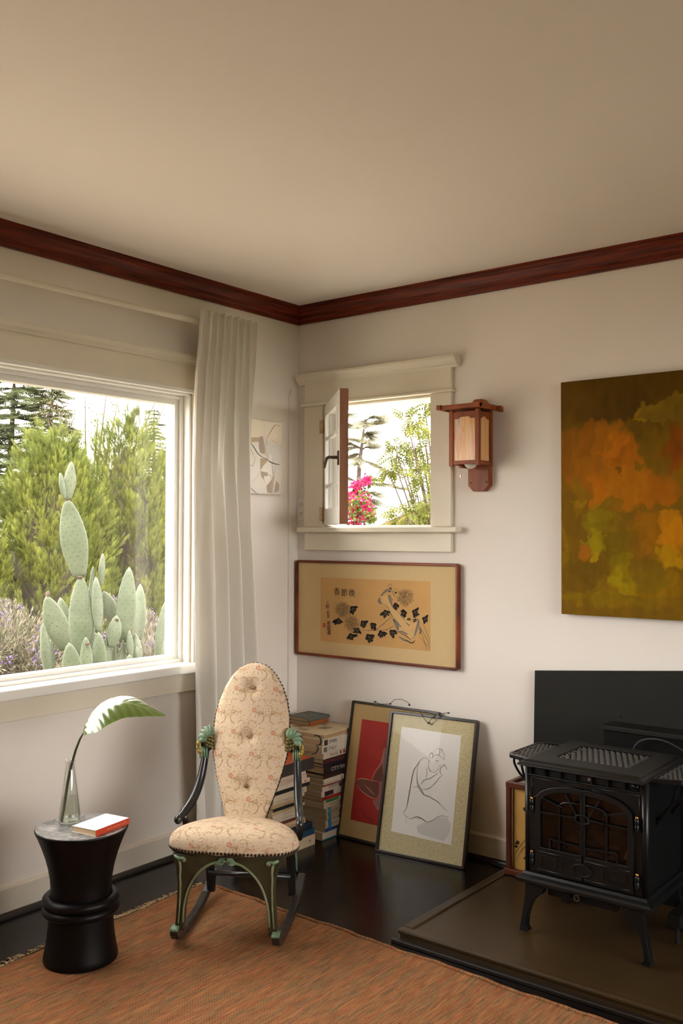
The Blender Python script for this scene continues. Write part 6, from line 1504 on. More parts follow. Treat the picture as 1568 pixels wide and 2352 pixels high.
Bx(MB().box(bx0_ + .018, bx1_ - .018, by0_ + .018, by1_ - .018, bz1_ - .010, bz1_ - .007), 'top_glass', pane_mat('box_glass', (.9, .85, .75), 1.0), 0)
bi = MB(); tb3 = lambda x, z: (x, yp - .0006, z)
for pts, w_ in (([(1.275, .12), (1.30, .16), (1.335, .205)], .002), ([(1.28, .10), (1.31, .15), (1.34, .165)], .002)): ribbon(bi, pts, w_, tb3)
for c_ in ((1.285, .165, .012), (1.278, .150, .008), (1.322, .115, .012), (1.333, .108, .010), (1.318, .30, .011)): blob(bi, c_[:2], c_[2], c_[2] * .7, .6, tb3, 0, 9, .3)
tag(bi.build('painted_branch', mat('dark_painted_branch', srgb(58, 40, 22), rough=.9), bx, org=bx.location, recalc=False), 'dark painted flowering branch', kind='stuff')
cdl = MB(); cdl.tube([(1.10, -.045, .006), (1.16, -.05, .005), (1.20, -.06, .006)], .0035, 8); tag(cdl.build('power_cord', CORD, smooth=True), 'short black power cord on the floor by the baseboard', 'cord')
# ================================================================== outdoors
GZ = -0.12
GRD = mat('garden_gravel', (0.40, 0.35, 0.28), rough=.95, vary=.5, vscale=1.5, col2=(.26, .23, .16), bump=.5, bscale=6)
g = MB(); g.add([(-70, -70, GZ), (70, -70, GZ), (70, 90, GZ), (-70, 90, GZ)], [(0, 1, 2, 3)])
struct('ground', g, GRD, 'garden ground outside the house', 'ground')

DKGRD = mat('dark_bounce_ground', (0.05, 0.06, 0.022), rough=.95, vary=.4, vscale=3)  # unseen ground sheet, added dark to cut bounce onto the ceiling
g = MB(); g.add([(5.4, -40, GZ + .01), (60, -40, GZ + .01), (60, 40, GZ + .01), (5.4, 40, GZ + .01)], [(0, 1, 2, 3)])
struct('bounce_absorber', g, DKGRD, 'unseen dark ground sheet added to cut light bounced onto the ceiling', 'bounce_absorber')
def tri_mesh(name, V, m, parent, col, org=(0, 0, 0)):
    """V (k,3,3) triangles, col (k,3)"""
    k = len(V); me = bpy.data.meshes.new(name)
    me.vertices.add(3 * k); me.vertices.foreach_set('co', (V.reshape(-1, 3) - np.array(org)).astype(np.float32).ravel())
    me.loops.add(3 * k); me.loops.foreach_set('vertex_index', np.arange(3 * k, dtype=np.int32))
    me.polygons.add(k); me.polygons.foreach_set('loop_start', np.arange(0, 3 * k, 3, dtype=np.int32)); me.polygons.foreach_set('loop_total', np.full(k, 3, dtype=np.int32))
    me.update(calc_edges=True)
    ca = me.color_attributes.new('Col', 'FLOAT_COLOR', 'POINT'); c4 = np.ones((3 * k, 4), np.float32); c4[:, :3] = (col if col.ndim == 3 else np.repeat(col[:, None], 3, 1)).reshape(-1, 3); ca.data.foreach_set('color', c4.ravel())
    me.materials.append(m); o = bpy.data.objects.new(name, me); COL.objects.link(o)
    if parent: o.parent = parent
    return o
def unit(a): return a / np.maximum(np.linalg.norm(a, axis=-1, keepdims=True), 1e-9)
def place(tmpl, P, D, S, size, shade, c0, c1):
    """tmpl (t,3,3): (along, across, lift) triangles; P origins, D directions, S side hints"""
    D = unit(D); S = unit(S - D * (S * D).sum(-1, keepdims=True)); N = np.cross(D, S)
    t = tmpl[None] * size[:, None, None, None]
    V = P[:, None, None] + D[:, None, None] * t[..., 0:1] + S[:, None, None] * t[..., 1:2] + N[:, None, None] * t[..., 2:3]
    al = np.clip(tmpl[..., 0], 0, 1)[None, ..., None]           # along the frond: base colour to tip colour
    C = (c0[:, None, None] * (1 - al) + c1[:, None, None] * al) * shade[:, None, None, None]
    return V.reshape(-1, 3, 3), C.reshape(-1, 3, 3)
def thuja_tmpl():
    T = []
    for i in range(6):
        x = .10 + i * .14; L = .34 * (1 - abs(i - 1.8) / 6.5)
        for sg in (-1, 1):
            T.append([(x, 0, 0), (x + .075, sg * .012, 0), (x + L * .80, sg * L * .62, .03 * sg)])
            T.append([(x + L * .3, sg * L * .22, 0), (x + L * .42, sg * L * .26, 0), (x + L * .95, sg * L * .30, .02)])
    T.append([(0, -.015, 0), (0, .015, 0), (1.0, 0, 0)])
    return np.array(T)
TH_T = thuja_tmpl()
FOL = vcol_mat('thuja_foliage', rough=.8, translucent=.22, spec=.1); BARK = mat('tree_bark', srgb(70, 58, 48), rough=.9, vary=.4, vscale=10)
def thuja(label, cx, cy, top, rad, npl, seed, warm=0.0):
    R = np.random.default_rng(seed)
    root = thing('thuja_tree', label, 'tree', (cx, cy, GZ), group='thuja trees in the garden')
    hgt = top - GZ; P = []; D = []; S = []; Z = []; C0 = []; C1 = []
    for _ in range(npl):
        h = R.random() ** .8; a = R.uniform(0, 2 * math.pi)
        rr0 = rad * np.interp(h, [0, .2, .5, .75, .92, 1], [.92, 1, .92, .62, .28, .05]) * R.uniform(.62, 1.04) * (1 + .16 * math.sin(3 * a + seed))
        c = np.array([cx + rr0 * math.cos(a), cy + rr0 * math.sin(a), GZ + .05 + h * (hgt - .35)])
        out = np.array([math.cos(a), math.sin(a), 0]); ax = unit(np.array([0, 0, 1.0]) + out * R.uniform(.15, .55) + R.normal(0, .12, 3))
        L = R.uniform(.26, .46) * (1.1 if h > .6 else 1); n = int(R.integers(34, 48)); tone = R.random()
        t = R.random(n) ** .8; b = R.uniform(0, 2 * math.pi, n)
        e1 = unit(np.cross(ax, out + 1e-3)); e2 = np.cross(ax, e1); rd = e1 * np.cos(b)[:, None] + e2 * np.sin(b)[:, None]
        w = (.10 * np.sin(np.pi * (.12 + .88 * (1 - t))) + .01)[:, None]
        P.append(c + ax * (t * L)[:, None] + rd * w * .35); D.append(ax + rd * R.uniform(.35, .9, (n, 1)) * (1.1 - t)[:, None] + R.normal(0, .12, (n, 3)))
        S.append(np.cross(np.broadcast_to(ax, (n, 3)), rd) + R.normal(0, .5, (n, 3))); Z.append(R.uniform(.060, .115, n))
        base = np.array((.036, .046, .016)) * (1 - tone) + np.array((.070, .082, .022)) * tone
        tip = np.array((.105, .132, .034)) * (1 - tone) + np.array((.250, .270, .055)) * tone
        C0.append(np.tile(base, (n, 1))); C1.append(np.tile(tip, (n, 1)))
    P, D, S, Z, C0, C1 = [np.concatenate(q) for q in (P, D, S, Z, C0, C1)]
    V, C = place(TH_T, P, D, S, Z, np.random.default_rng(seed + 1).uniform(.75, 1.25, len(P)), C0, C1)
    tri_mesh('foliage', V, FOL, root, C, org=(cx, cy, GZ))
    # dark brown shell standing in for inner twigs, added to darken the gaps
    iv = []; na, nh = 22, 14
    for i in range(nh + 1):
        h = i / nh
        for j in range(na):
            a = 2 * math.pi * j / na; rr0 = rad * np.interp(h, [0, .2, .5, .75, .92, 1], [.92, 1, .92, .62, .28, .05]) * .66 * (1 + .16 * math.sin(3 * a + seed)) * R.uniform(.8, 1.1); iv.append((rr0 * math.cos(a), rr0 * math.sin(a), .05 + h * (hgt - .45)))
    MB().add(iv, [(i * na + j, i * na + (j + 1) % na, (i + 1) * na + (j + 1) % na, (i + 1) * na + j) for i in range(nh) for j in range(na)]).build('inner_shade_shell', mat('inner_shade_brown', (.045, .036, .022), rough=.95, vary=.5, vscale=14, bump=.6, bscale=30), root, smooth=True)
    tr = MB(); tr.tube([(0, 0, 0), (.02, .01, hgt * .4), (0, 0, hgt * .85)], [.07, .05, .015], 8)
    rb = random.Random(seed)
    for k in range(26):
        a = rb.uniform(0, 6.28); h = rb.uniform(.1, .75) * hgt; r = rad * .75 * (1 - .5 * h / hgt); tr.tube([(0, 0, h), (math.cos(a) * r * .5, math.sin(a) * r * .5, h + .12), (math.cos(a) * r, math.sin(a) * r, h + .40)], [.018, .011, .004], 5)
    tr.build('trunk', BARK, root)
    return root
XT = -5.4
def tcen(px, xp=XT): q = pX(px, 1200, xp); return q.y
def ztop(px, py, xp=XT): return pX(px, py, xp).z
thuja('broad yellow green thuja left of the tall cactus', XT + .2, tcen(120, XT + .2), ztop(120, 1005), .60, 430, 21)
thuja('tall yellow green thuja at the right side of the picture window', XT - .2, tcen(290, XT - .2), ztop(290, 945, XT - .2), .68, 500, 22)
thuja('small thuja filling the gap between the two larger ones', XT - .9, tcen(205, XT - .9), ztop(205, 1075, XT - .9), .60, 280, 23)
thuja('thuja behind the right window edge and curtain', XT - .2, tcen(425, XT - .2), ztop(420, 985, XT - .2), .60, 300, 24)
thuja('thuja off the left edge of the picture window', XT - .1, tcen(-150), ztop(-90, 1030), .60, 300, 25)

# layered conifers: trunk, tiers of drooping boughs with needles
NEED = vcol_mat('conifer_needles', rough=.8, translucent=.25, spec=.15)
def needle_tmpl():
    T = []
    for i in range(9):
        x = i * .11
        for sg in (-1, 1): T.append([(x, 0, 0), (x + .065, 0, 0), (x + .15, sg * .16 * (1 - i / 14), .03)])
    T.append([(0, -.008, 0), (0, .008, 0), (1, 0, 0)])
    return np.array(T)
NT = needle_tmpl()
def layered(name, label, base, lean, height, reach, tiers, seed, c0, c1, bare=0.0, grp=None, boughs=7, dens=14, spray=.30):
    R = np.random.default_rng(seed); base = np.array(base, float); root = thing(name, label, 'tree', tuple(base), group=grp)
    ax = np.array([lean[0], lean[1], height])
    tr = MB(); tr.tube([(0, 0, 0), tuple(ax * .5), tuple(ax)], [height * .018 + .02, height * .012 + .012, .01], 8)
    P = []; D = []; S = []; Z = []
    for i in range(tiers):
        h = bare + (1 - bare) * (i + .5) / tiers; c = ax * h; r0 = reach * (1.05 - h) ** .75 + .08
        for k in range(boughs):
            a = R.uniform(0, 2 * math.pi); L = r0 * R.uniform(.55, 1.1); d = np.array([math.cos(a), math.sin(a), R.uniform(-.22, .12)])
            tr.tube([tuple(c), tuple(c + d * L * .5 + np.array([0, 0, .02 * L])), tuple(c + d * L + np.array([0, 0, -.10 * L]))], [.008 + .010 * L, .006 + .005 * L, .002], 4, cap=False)
            n = max(4, int(dens * L / reach * 2)); t = R.uniform(.15, 1, n)
            p = c + d * (L * t)[:, None]; p[:, 2] += .04 * L - .12 * L * t ** 2
            sd = np.cross(d, [0, 0, 1]); sgn = R.choice([-1, 1], n)[:, None]
            P.append(p); D.append(d * .8 + sd * sgn * R.uniform(.2, 1.0, (n, 1)) + R.normal(0, .10, (n, 3)) + np.array([0, 0, -.06])); S.append(np.tile(sd, (n, 1)) + R.normal(0, .4, (n, 3))); Z.append(R.uniform(.6, 1.2, n) * spray)
    P, D, S, Z = [np.concatenate(q) for q in (P, D, S, Z)]; n = len(P)
    V, C = place(NT, P, D, S, Z, R.uniform(.7, 1.3, n), np.tile(np.array(c0), (n, 1)), np.tile(np.array(c1), (n, 1)))
    tri_mesh('foliage', V, NEED, root, C); tr.build('trunk', BARK, root)
    return root
q = pX(8, 1200, -13.0); layered('fir_tree', 'dark green fir tree at the left edge of the picture window', (q.x, q.y, GZ), (.2, .1), ztop(8, 850, -13) + .6, 1.9, 26, 31, (.062, .078, .042), (.125, .150, .065), .05, boughs=12, dens=40, spray=.34)
q = pX(95, 1200, -12.0); layered('cedar_tree', 'thin feathery cedar rising above the left thuja', (q.x, q.y, GZ), (-.1, .3), ztop(95, 870, -12) + .3, 1.1, 22, 32, (.06, .072, .03), (.11, .13, .05), .45, boughs=7, dens=24, spray=.34)
q = pX(352, 1200, -11.0); layered('ivy_clad_tree', 'dark ivy clad tree behind the right thuja', (q.x, q.y, GZ), (0, 0), ztop(352, 925, -11), .55, 40, 33, (.035, .055, .03), (.07, .095, .05), .30, boughs=9, dens=16, spray=.16)

# brown twiggy tree
def leaf_tmpl(w=.32):
    return np.array([[(0, 0, 0), (.5, w, .06), (1, 0, 0)], [(0, 0, 0), (1, 0, 0), (.5, -w, .06)]])
def pinnate_tmpl(n=4, w=.085):
    T = []
    for i in range(n):
        x = .18 + i * .20
        for sg in (-1, 1):
            a = np.array([x, 0, 0]); b = np.array([x + .16, sg * .34 * (1 - i * .1), -.05]); m = (a + b) / 2; pr = np.array([-(b - a)[1], (b - a)[0], 0]); pr = pr / np.linalg.norm(pr) * w
            T.append([a, m + pr, b]); T.append([a, b, m - pr])
    T.append([(.92, 0, 0), (1.05, .06, 0), (1.28, 0, -.03)]); T.append([(.92, 0, 0), (1.28, 0, -.03), (1.05, -.06, 0)]); T.append([(0, -.008, 0), (0, .008, 0), (.95, 0, 0)])
    return np.array(T)
LEAFM = vcol_mat('garden_leaf', rough=.6, translucent=.4, spec=.25)
def clumps(name, label, cat, base, spots, tmpl, per, size, c0, c1, seed, grp=None, m=None, trunk=True, droop=.5, twig=.012, extra=None):
    """spots: list of (centre Vector, radius); leaves around each, a branch from the base to each"""
    R = np.random.default_rng(seed); base = Vector(base); root = thing(name, label, cat, tuple(base), group=grp)
    P = []; D = []; S = []; Z = []; br = MB()
    for c, r in spots:
        n = int(per * R.uniform(.8, 1.2)); v = unit(R.normal(0, 1, (n, 3))); rad = r * R.random(n)[:, None] ** .5
        P.append(np.array(c - base) + v * rad); D.append(v + np.array([0, 0, -droop]) + R.normal(0, .35, (n, 3))); S.append(R.normal(0, 1, (n, 3)) + np.array([.6, -.6, .2])); Z.append(R.uniform(.7, 1.25, n) * size)
        if trunk:
            e = c - base; k = e * .5 + Vector((0, 0, abs(e.z) * .15)); br.tube([(0, 0, 0) if e.z > .3 else (e.x * .6, e.y * .6, e.z - .3), k, e], [twig * 1.6, twig, twig * .35], 5, cap=False)
    P, D, S, Z = [np.concatenate(q) for q in (P, D, S, Z)]; n = len(P)
    t = R.random((n, 1)); col = np.array(c0) * (1 - t) + np.array(c1) * t
    V, C = place(tmpl, P, D, S, Z, R.uniform(.75, 1.25, n), col, col * 1.1)
    tri_mesh('foliage', V, m or LEAFM, root, C)
    if trunk: br.build('branches' if False else 'stem', BARK, root)
    return root
xb = -9.5; sp_t = [(pX(a, b, xb), r) for a, b, r in ((130, 925, .28), (150, 950, .25), (195, 905, .22), (245, 900, .30), (175, 985, .30), (270, 925, .28), (110, 960, .2), (225, 960, .2), (380, 930, .35), (365, 905, .3))]
q = pX(200, 1200, xb); clumps('brown_tree', 'bare brown twiggy tree seen above the thujas', 'tree', (q.x, q.y, GZ), sp_t, leaf_tmpl(.25), 60, .045, (.08, .058, .036), (.12, .095, .056), 41, droop=.2, twig=.02)

# ------------------------------------------------------------------ prickly pear cactus
def cactus_mat():
    m, N, L = new_mat('prickly_pear_skin'); b = N['Principled BSDF']; tc = N.new('ShaderNodeTexCoord')
    vo = N.new('ShaderNodeTexVoronoi'); vo.inputs['Scale'].default_value = 34; L.new(tc.outputs['Object'], vo.inputs['Vector'])
    rp = N.new('ShaderNodeValToRGB'); rp.color_ramp.elements[0].position = .10; rp.color_ramp.elements[0].color = (0, 0, 0, 1); rp.color_ramp.elements[1].position = .17; rp.color_ramp.elements[1].color = (1, 1, 1, 1); L.new(vo.outputs['Distance'], rp.inputs['Fac'])
    nz = N.new('ShaderNodeTexNoise'); nz.inputs['Scale'].default_value = 7; nz.inputs['Detail'].default_value = 4; L.new(tc.outputs['Object'], nz.inputs['Vector'])
    r2 = N.new('ShaderNodeValToRGB'); r2.color_ramp.elements[0].position = .35; r2.color_ramp.elements[0].color = (.052, .069, .038, 1); r2.color_ramp.elements[1].position = .7; r2.color_ramp.elements[1].color = (.082, .102, .060, 1); L.new(nz.outputs['Fac'], r2.inputs['Fac'])
    mx = N.new('ShaderNodeMix'); mx.data_type = 'RGBA'; L.new(rp.outputs[0], mx.inputs[0]); mx.inputs[6].default_value = (.04, .05, .028, 1); L.new(r2.outputs[0], mx.inputs[7]); L.new(mx.outputs[2], b.inputs['Base Color'])
    b.inputs['Roughness'].default_value = .55
    bp = N.new('ShaderNodeBump'); bp.inputs['Strength'].default_value = .4; bp.inputs['Distance'].default_value = .004; L.new(rp.outputs[0], bp.inputs['Height']); L.new(bp.outputs[0], b.inputs['Normal'])
    return m
CAC = cactus_mat(); SCAR = mat('corky_scar', srgb(84, 68, 54), rough=.9, vary=.4, vscale=40)
ARE = mat('dark_areole', (.034, .040, .024), rough=.9)
def pad(root, base, tip, wid, thick, yaw, name='pad', m=None):
    base = Vector(base); tip = Vector(tip); A = tip - base; L = A.length; A.normalize()
    F_ = (CAM - base); F_.z = 0; F_ = Matrix.Rotation(yaw, 3, 'Z') @ F_.normalized(); Sd = A.cross(F_).normalized(); F_ = Sd.cross(A).normalized()
    w = wid / max(.35, abs(math.cos(yaw))); nt, na = 16, 20; vs = []
    for i in range(nt + 1):
        t = i / nt; prof = math.sin(math.pi * min(1, (.10 + .90 * t)) ** .95) ** .62 if t < 1 else 0
        r = w / 2 * max(prof, .0) * (0.80 + .2 * min(1, t * 2.2)); r = max(r, .002); th = thick / 2 * max(.25, math.sin(math.pi * (.08 + .86 * t)) ** .5) if 0 < t < 1 else thick / 2 * .3
        for j in range(na):
            a = 2 * math.pi * j / na; ca, sa = math.cos(a), math.sin(a)
            vs.append(base + A * (L * t) + Sd * (r * ca) + F_ * (min(th, r) * (abs(sa) ** .8) * (1 if sa > 0 else -1)))
    fs = [(i * na + j, i * na + (j + 1) % na, (i + 1) * na + (j + 1) % na, (i + 1) * na + j) for i in range(nt) for j in range(na)] + [tuple(range(na - 1, -1, -1)), tuple(range(nt * na, nt * na + na))]
    mb = MB().add([p - Vector(root.location) for p in vs], fs)
    po = mb.build(name, m or CAC, root, smooth=True)
    if name == 'pad' and w > .04:
        am = MB(); st = .037; row = 0; z_ = st * .8
        while z_ < L - st * .5:
            t = z_ / L; prof = math.sin(math.pi * min(1, (.10 + .90 * t)) ** .95) ** .62; r = w / 2 * prof * (0.80 + .2 * min(1, t * 2.2)); th = thick / 2 * max(.25, math.sin(math.pi * (.08 + .86 * t)) ** .5)
            x_ = -w / 2 + (st / 2 if row % 2 else 0)
            while x_ < w / 2:
                if abs(x_) < r * .92:
                    q_ = min(th, r) * (1 - (x_ / r) ** 2) ** .4
                    for sg in (-1, 1):
                        c_ = base + A * z_ + Sd * x_ + F_ * (q_ * sg) - Vector(root.location); k = .0028
                        am.add([c_ + Sd * k, c_ + A * k, c_ - Sd * k, c_ - A * k, c_ + F_ * (.003 * sg)], [(0, 1, 4), (1, 2, 4), (2, 3, 4), (3, 0, 4)])
                x_ += st
            z_ += st * .62; row += 1
        if am.v: tag(am.build('areole', ARE, po), kind='stuff')
    return po
XCt = -1.25
cq = pX(200, 1500, XCt)
cac = thing('prickly_pear', 'tall prickly pear cactus with oval pads outside the picture window', 'cactus', (cq.x, cq.y, GZ))
PADS = [((157, 1148), (164, 1060), 27, .3, 0), ((150, 1147), (138, 1086), 13, .9, 0), ((184, 1327), (154, 1145), 61, .15, 0), ((187, 1520), (185, 1321), 57, -.1, 0), ((150, 1492), (106, 1369), 52, .25, .05), ((160, 1500), (138, 1372), 38, -.3, -.15), ((112, 1560), (98, 1431), 22, .7, .05), ((172, 1590), (158, 1476), 46, .2, .18), ((199, 1560), (197, 1463), 29, .1, .10), ((227, 1453), (220, 1325), 24, .8, .05), ((229, 1570), (226, 1451), 35, -.4, .08), ((232, 1345), (236, 1271), 13, .9, -.08), ((206, 1410), (214, 1301), 11, 1.0, -.10), ((210, 1500), (206, 1343), 18, .8, -.12), ((283, 1475), (297, 1302), 44, -.2, 0), ((318, 1470), (322, 1341), 31, -.5, -.15), ((263, 1430), (238, 1358), 34, .3, -.10), ((257, 1487), (268, 1413), 33, -.3, .03), ((276, 1570), (283, 1470), 18, .6, .02), ((300, 1515), (297, 1448), 15, .8, .05), ((319, 1530), (309, 1454), 24, .4, .0), ((315, 1512), (314, 1484), 9, .3, .12), ((250, 1550), (244, 1463), 19, .7, .0), ((261, 1560), (262, 1478), 15, .6, -.05), ((297, 1560), (297, 1503), 26, .2, .10), ((120, 1570), (117, 1463), 12, .8, -.05)]
for (b_, t_, w_, yw, dx) in PADS:
    B_ = pX(b_[0], b_[1], XCt + dx); T_ = pX(t_[0], t_[1], XCt + dx); ppm = FPX / ((B_ - CAM).dot(FW))
    pad(cac, B_, T_, w_ / ppm, .030 if w_ > 20 else .022, yw)
B_ = pX(108, 1371, XCt + .05); T_ = pX(111, 1357, XCt + .05); pad(cac, B_, T_, .022, .02, 0, 'fruit', SCAR)
for (a, b, r) in ((183, 1325, .017), (153, 1146, .011), (147, 1489, .012), (226, 1452, .013), (283, 1471, .014)):     # woody joints
    p = pX(a, b, XCt) - Vector(cac.location); MB().ball(p, r, 10, (1, 1, .45)).build('woody_joint', SCAR, cac, smooth=True)
for (a, b, dx, r) in ((201, 1478, .125, .014), (268, 1422, .045, .012)):
    p = pX(a, b, XCt + dx) - Vector(cac.location); MB().ball(p, r, 8, (1.1, 1, .6)).build('corky_patch', SCAR, cac, smooth=True)
# lower pads reaching the ground
for (a, b, w_, dx) in ((187, 1515, 60, 0), (120, 1560, 40, 0), (170, 1585, 50, .15), (230, 1565, 46, .06), (280, 1565, 50, 0), (318, 1525, 40, 0), (255, 1555, 40, -.03), (200, 1555, 40, .08)):
    T_ = pX(a, b, XCt + dx); mid = Vector((T_.x, T_.y, T_.z * .5)); ppm = FPX / ((T_ - CAM).dot(FW))
    pad(cac, mid, T_ + Vector((0, 0, .03)), w_ / ppm, .05, .2); pad(cac, (T_.x, T_.y, GZ - .02), mid + Vector((0, 0, .03)), w_ / ppm, .06, -.3)
c2q = pX(368, 1500, XCt - .1)
cac2 = thing('prickly_pear', 'smaller prickly pear cactus at the right edge of the picture window', 'cactus', (c2q.x, c2q.y, GZ))
for (b_, t_, w_, yw, dx) in (((362, 1540), (379, 1382), 27, .5, -.1), ((381, 1540), (385, 1452), 22, .3, 0), ((360, 1600), (364, 1520), 34, 0, -.05), ((400, 1560), (404, 1440), 30, 0, -.1)):
    B_ = pX(b_[0], b_[1], XCt + dx); T_ = pX(t_[0], t_[1], XCt + dx); ppm = FPX / ((B_ - CAM).dot(FW)); pad(cac2, B_, T_, w_ / ppm, .028, yw)
for (a, b) in ((366, 1535), (395, 1550)):
    T_ = pX(a, b, XCt - .05); pad(cac2, (T_.x, T_.y, GZ - .02), T_ + Vector((0, 0, .03)), .10, .05, 0)

# ------------------------------------------------------------------ lavender scrub
LAV = vcol_mat('lavender_leaf', rough=.8, translucent=.2, spec=.1)
def scrub(label, spots, seed, nf):
    R = np.random.default_rng(seed); base = spots[0][0].copy(); base.z = GZ
    root = clumps('lavender_shrub', label, 'shrub', base, spots, leaf_tmpl(.11), 800, .052, (.085, .095, .055), (.19, .155, .12), seed, 'lavender shrubs', LAV, True, -.5, .006)
    for _ in range(nf):
        c, r = spots[int(R.integers(len(spots)))]; v = unit(R.normal(0, 1, 3)); v[0] = abs(v[0]); v[2] = abs(v[2]) * .8
        p = np.array(c - base) + v * r * 1.02; k = int(R.integers(16, 26))
        P = p + R.normal(0, .018, (k, 3)) * np.array([1, 1, 1.4]); n = k
        V, C = place(leaf_tmpl(.45), P, R.normal(0, 1, (n, 3)) + np.array([0, 0, .6]), R.normal(0, 1, (n, 3)), R.uniform(.010, .019, n), R.uniform(.8, 1.2, n), np.tile((.13, .085, .27), (n, 1)), np.tile((.20, .15, .36), (n, 1)))
        tri_mesh('flower', V, LAV, root, C)
    return root
xs_ = -2.2; mk = lambda L_: [(pX(a, b, xs_ + dx), r) for a, b, r, dx in L_]
scrub('grey green lavender scrub at the lower left of the picture window', mk(((20, 1480, .22, -.2), (60, 1470, .20, -.3), (85, 1500, .18, 0), (30, 1540, .22, .1), (80, 1550, .2, .2), (-20, 1500, .25, 0), (10, 1430, .14, -.5), (110, 1530, .16, 0), (60, 1520, .2, 0), (140, 1540, .2, -.1), (-70, 1520, .28, 0))), 51, 26)
scrub('sparse lavender stems between the cactus pads at the right', mk(((330, 1480, .16, -.3), (345, 1520, .16, -.1), (250, 1500, .16, -.4), (300, 1540, .16, -.2), (335, 1440, .10, -.5), (200, 1540, .16, -.3), (240, 1400, .08, -.5))), 52, 16)

# ------------------------------------------------------------------ seen through the casement
yb = 11.0
def cedar_tree():
    R = np.random.default_rng(61); b0 = pY(818, 1400, yb); b0.z = GZ
    root = thing('dying_cedar', 'thin leaning half bare cedar in the middle of the casement view', 'tree', tuple(b0))
    tk_ = [Vector((b0.x, b0.y, GZ)), pY(819, 1250, yb), pY(821, 1150, yb), pY(825, 1070, yb), pY(831, 1020, yb), pY(838, 962, yb)]
    tr = MB(); tr.tube([p - b0 for p in tk_], [.07, .06, .05, .04, .03, .012], 8); P = []; D = []; S = []; Z = []
    BR = [((838, 967), (876, 962)), ((836, 975), (870, 985)), ((835, 985), (868, 972)), ((834, 1000), (873, 1012)), ((832, 1003), (860, 1000)), ((838, 968), (812, 975)), ((831, 1030), (812, 1036)), ((828, 1045), (806, 1050)), ((829, 1034), (842, 1030)), ((827, 1050), (850, 1070)), ((826, 1056), (862, 1084)), ((824, 1108), (896, 1106)), ((823, 1112), (888, 1120)), ((822, 1108), (800, 1100)), ((822, 1135), (896, 1140)), ((821, 1140), (870, 1158)), ((820, 1150), (880, 1180)), ((820, 1165), (860, 1190)), ((822, 1130), (795, 1140)), ((830, 1030), (816, 1022)), ((780, 960), (812, 958)), ((780, 972), (806, 982)), ((780, 1010), (808, 1014)), ((820, 1200), (876, 1205)), ((820, 1180), (790, 1195))]
    for a, b in BR:
        p0 = pY(*a, yb); p1 = pY(*b, yb) + Vector((0, R.uniform(-.5, .5), 0)); md_ = (p0 + p1) / 2 + Vector((0, 0, .05)); e = p1 - p0
        tr.tube([p0 - b0, md_ - b0, p1 - b0], [.022, .014, .005], 5, cap=False); n = int(24 + 90 * e.length)
        t = R.uniform(.2, 1, n); p = np.array(p0 - b0) + np.array(e) * t[:, None]; p[:, 2] += .05 * np.sin(np.pi * t)
        sd = np.cross(np.array(e.normalized()), [0, 0, 1]); P.append(p); D.append(np.array(e.normalized()) * .9 + sd * R.uniform(-.9, .9, (n, 1)) + R.normal(0, .10, (n, 3)) + np.array([0, 0, -.05])); S.append(np.tile(sd, (n, 1)) + R.normal(0, .5, (n, 3))); Z.append(R.uniform(.22, .42, n))
    P, D, S, Z = [np.concatenate(q) for q in (P, D, S, Z)]; n = len(P)
    V, C = place(NT, P, D, S, Z, R.uniform(.7, 1.3, n), np.tile((.15, .14, .10), (n, 1)), np.tile((.26, .25, .16), (n, 1)))
    tri_mesh('foliage', V, NEED, root, C); tr.build('trunk', BARK, root, smooth=True)
cedar_tree()
yt = 4.2
SP = ((975, 930, 26), (955, 962, 24), (935, 968, 18), (972, 985, 22), (903, 1017, 13), (950, 1017, 16), (976, 1024, 20), (900, 1047, 16), (925, 1060, 24), (960, 1055, 20), (890, 1077, 12), (945, 1086, 22), (970, 1102, 22), (962, 1132, 20), (980, 1152, 20), (965, 1168, 22), (942, 1185, 26), (915, 1186, 16), (972, 1192, 24), (990, 1060, 26), (1010, 950, 40), (1020, 1010, 40), (1015, 1080, 40), (1020, 1150, 40), (1060, 980, 50), (1060, 1090, 50), (985, 905, 20), (1005, 900, 40), (1060, 900, 50), (950, 1215, 26), (1000, 1230, 40), (905, 1215, 20))
ppm = FPX / ((pY(950, 1050, yt) - CAM).dot(FW)); R7 = random.Random(8)
q = pY(1030, 1200, yt); clumps('walnut_tree', 'leafy light green tree with feathered leaves at the right of the casement', 'tree', (q.x, q.y, GZ), [(pY(a, b, yt + R7.uniform(-.35, .35)), r / ppm) for a, b, r in SP], pinnate_tmpl(), 23, .115, (.06, .072, .010), (.135, .138, .02), 62, droop=.7, twig=.012)
yv = 2.6; ppv = FPX / ((pY(830, 1150, yv) - CAM).dot(FW))
BS = ((846, 1106, 12), (822, 1122, 15), (832, 1150, 24), (815, 1172, 20), (846, 1168, 16), (820, 1198, 18), (850, 1188, 12), (800, 1150, 24), (790, 1190, 26), (830, 1225, 26), (770, 1180, 26), (800, 1240, 30), (850, 1240, 26))
q = pY(810, 1300, yv); bs = clumps('bougainvillea', 'magenta bougainvillea bush behind the open casement sash', 'shrub', (q.x, q.y, GZ), [(pY(a, b, yv + R7.uniform(-.1, .1)), r / ppv * 1.05) for a, b, r in BS], leaf_tmpl(.38), 70, .034, (.04, .062, .012), (.09, .115, .018), 63, twig=.006)
R = np.random.default_rng(64); P = []
for a, b, r in BS[:9] + BS[9:]:
    c = np.array(pY(a, b, yv) - Vector(bs.location)); n = 110; v = unit(R.normal(0, 1, (n, 3))); P.append(c + np.array([0, -.02, .01]) + v * (r / ppv) * R.random((n, 1)) ** .45)
P = np.concatenate(P); n = len(P); keep = R.random(n) < .75; P = P[keep]; n = len(P)
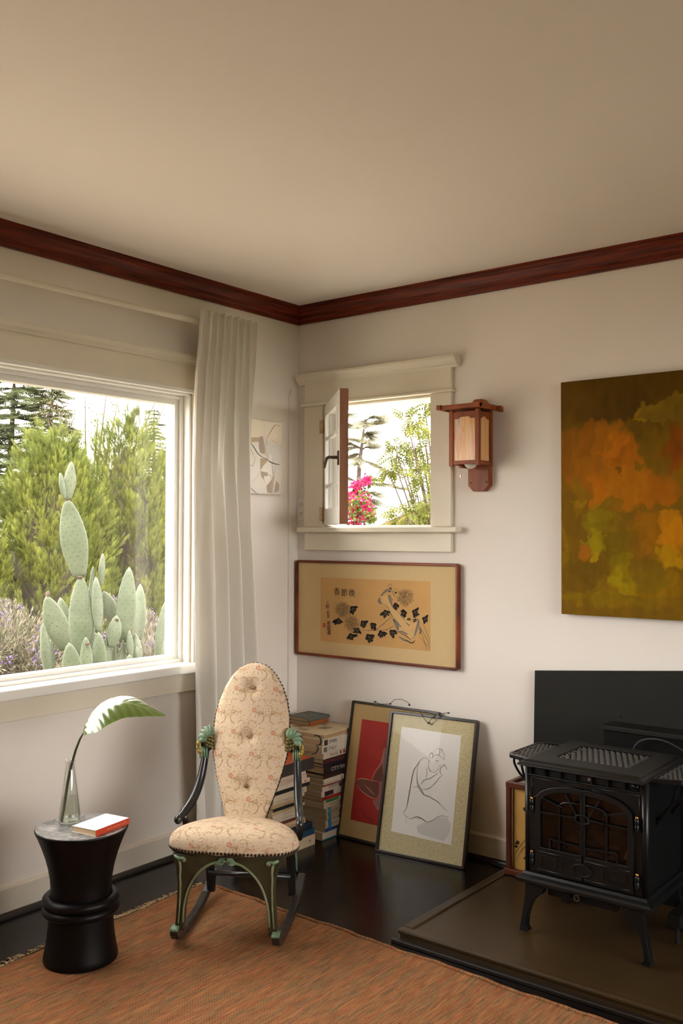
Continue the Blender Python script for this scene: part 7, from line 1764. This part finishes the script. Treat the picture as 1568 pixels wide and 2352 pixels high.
V, C = place(leaf_tmpl(.45), P, R.normal(0, 1, (n, 3)), R.normal(0, 1, (n, 3)), R.uniform(.022, .036, n), R.uniform(.8, 1.25, n), np.tile((.36, .010, .065), (n, 1)), np.tile((.52, .028, .13), (n, 1)))
tag(tri_mesh('bract', V, LEAFM, bs, C), 'bright magenta bracts', kind='stuff')
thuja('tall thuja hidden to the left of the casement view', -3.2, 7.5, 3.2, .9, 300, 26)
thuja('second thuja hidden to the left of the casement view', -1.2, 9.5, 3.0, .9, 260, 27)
# neighbour's roof and a distant building
ROOF = mat('roof_felt', srgb(150, 120, 110), rough=.8, vary=.3, vscale=8); FASC = mat('white_fascia', (.72, .70, .66), rough=.6)
a = pY(842, 1207, 7.0); b = pY(905, 1180, 7.0)
nr = thing('neighbour_roof', 'sloping roof edge of the next house low in the casement view', 'roof', (a.x, 7.0, GZ))
d = (b - a); n_ = Vector((-d.z, 0, d.x)).normalized(); far = a + d * 2.2; low = a - d * .8
mb = MB(); mb.prism([(0, 0), ((far - low).x, (far - low).z), ((far - low).x + n_.x * -.10, (far - low).z + n_.z * -.10), (n_.x * -.10, n_.z * -.10)], low, (1, 0, 0), (0, 0, 1), (0, 4, 0)); mb.build('roof_plane', ROOF, nr, org=nr.location)
mb = MB(); mb.prism([(0, .012), ((far - low).x, (far - low).z + .012), ((far - low).x, (far - low).z - .07), (0, -.07)], low + Vector((0, -.03, 0)), (1, 0, 0), (0, 0, 1), (0, .028, 0)); mb.build('fascia', FASC, nr, org=nr.location)
mb = MB(); mb.box(low.x + .4, far.x + 1.2, 7.3, 10.5, GZ, low.z - .12 + .1); mb.build('house_wall', FASC, nr, org=nr.location)
p0 = pY(897, 1180, 55.0); p1 = pY(937, 1160, 55.0)
db = thing('distant_building', 'pale flat roofed building on the horizon of the casement view', 'building', ((p0.x + p1.x) / 2, 57, GZ))
MB().box(p0.x, p1.x, 55, 60, GZ, p1.z).build('facade', mat('pale_render', (.62, .60, .60), rough=.8), db, org=db.location)
wn = None
for i in range(5):
    xk = p0.x + (p1.x - p0.x) * (i + .5) / 5
    if wn is None: wn = MB().box(xk - .06, xk + .06, 54.9, 55, p1.z - .30, p1.z - .12).build('window', mat('far_window', (.2, .22, .26), rough=.3), db, org=db.location); x_first = xk
    else: o = dup(wn, db); o.location = (xk - x_first, 0, 0)
bpy.context.view_layer.update()
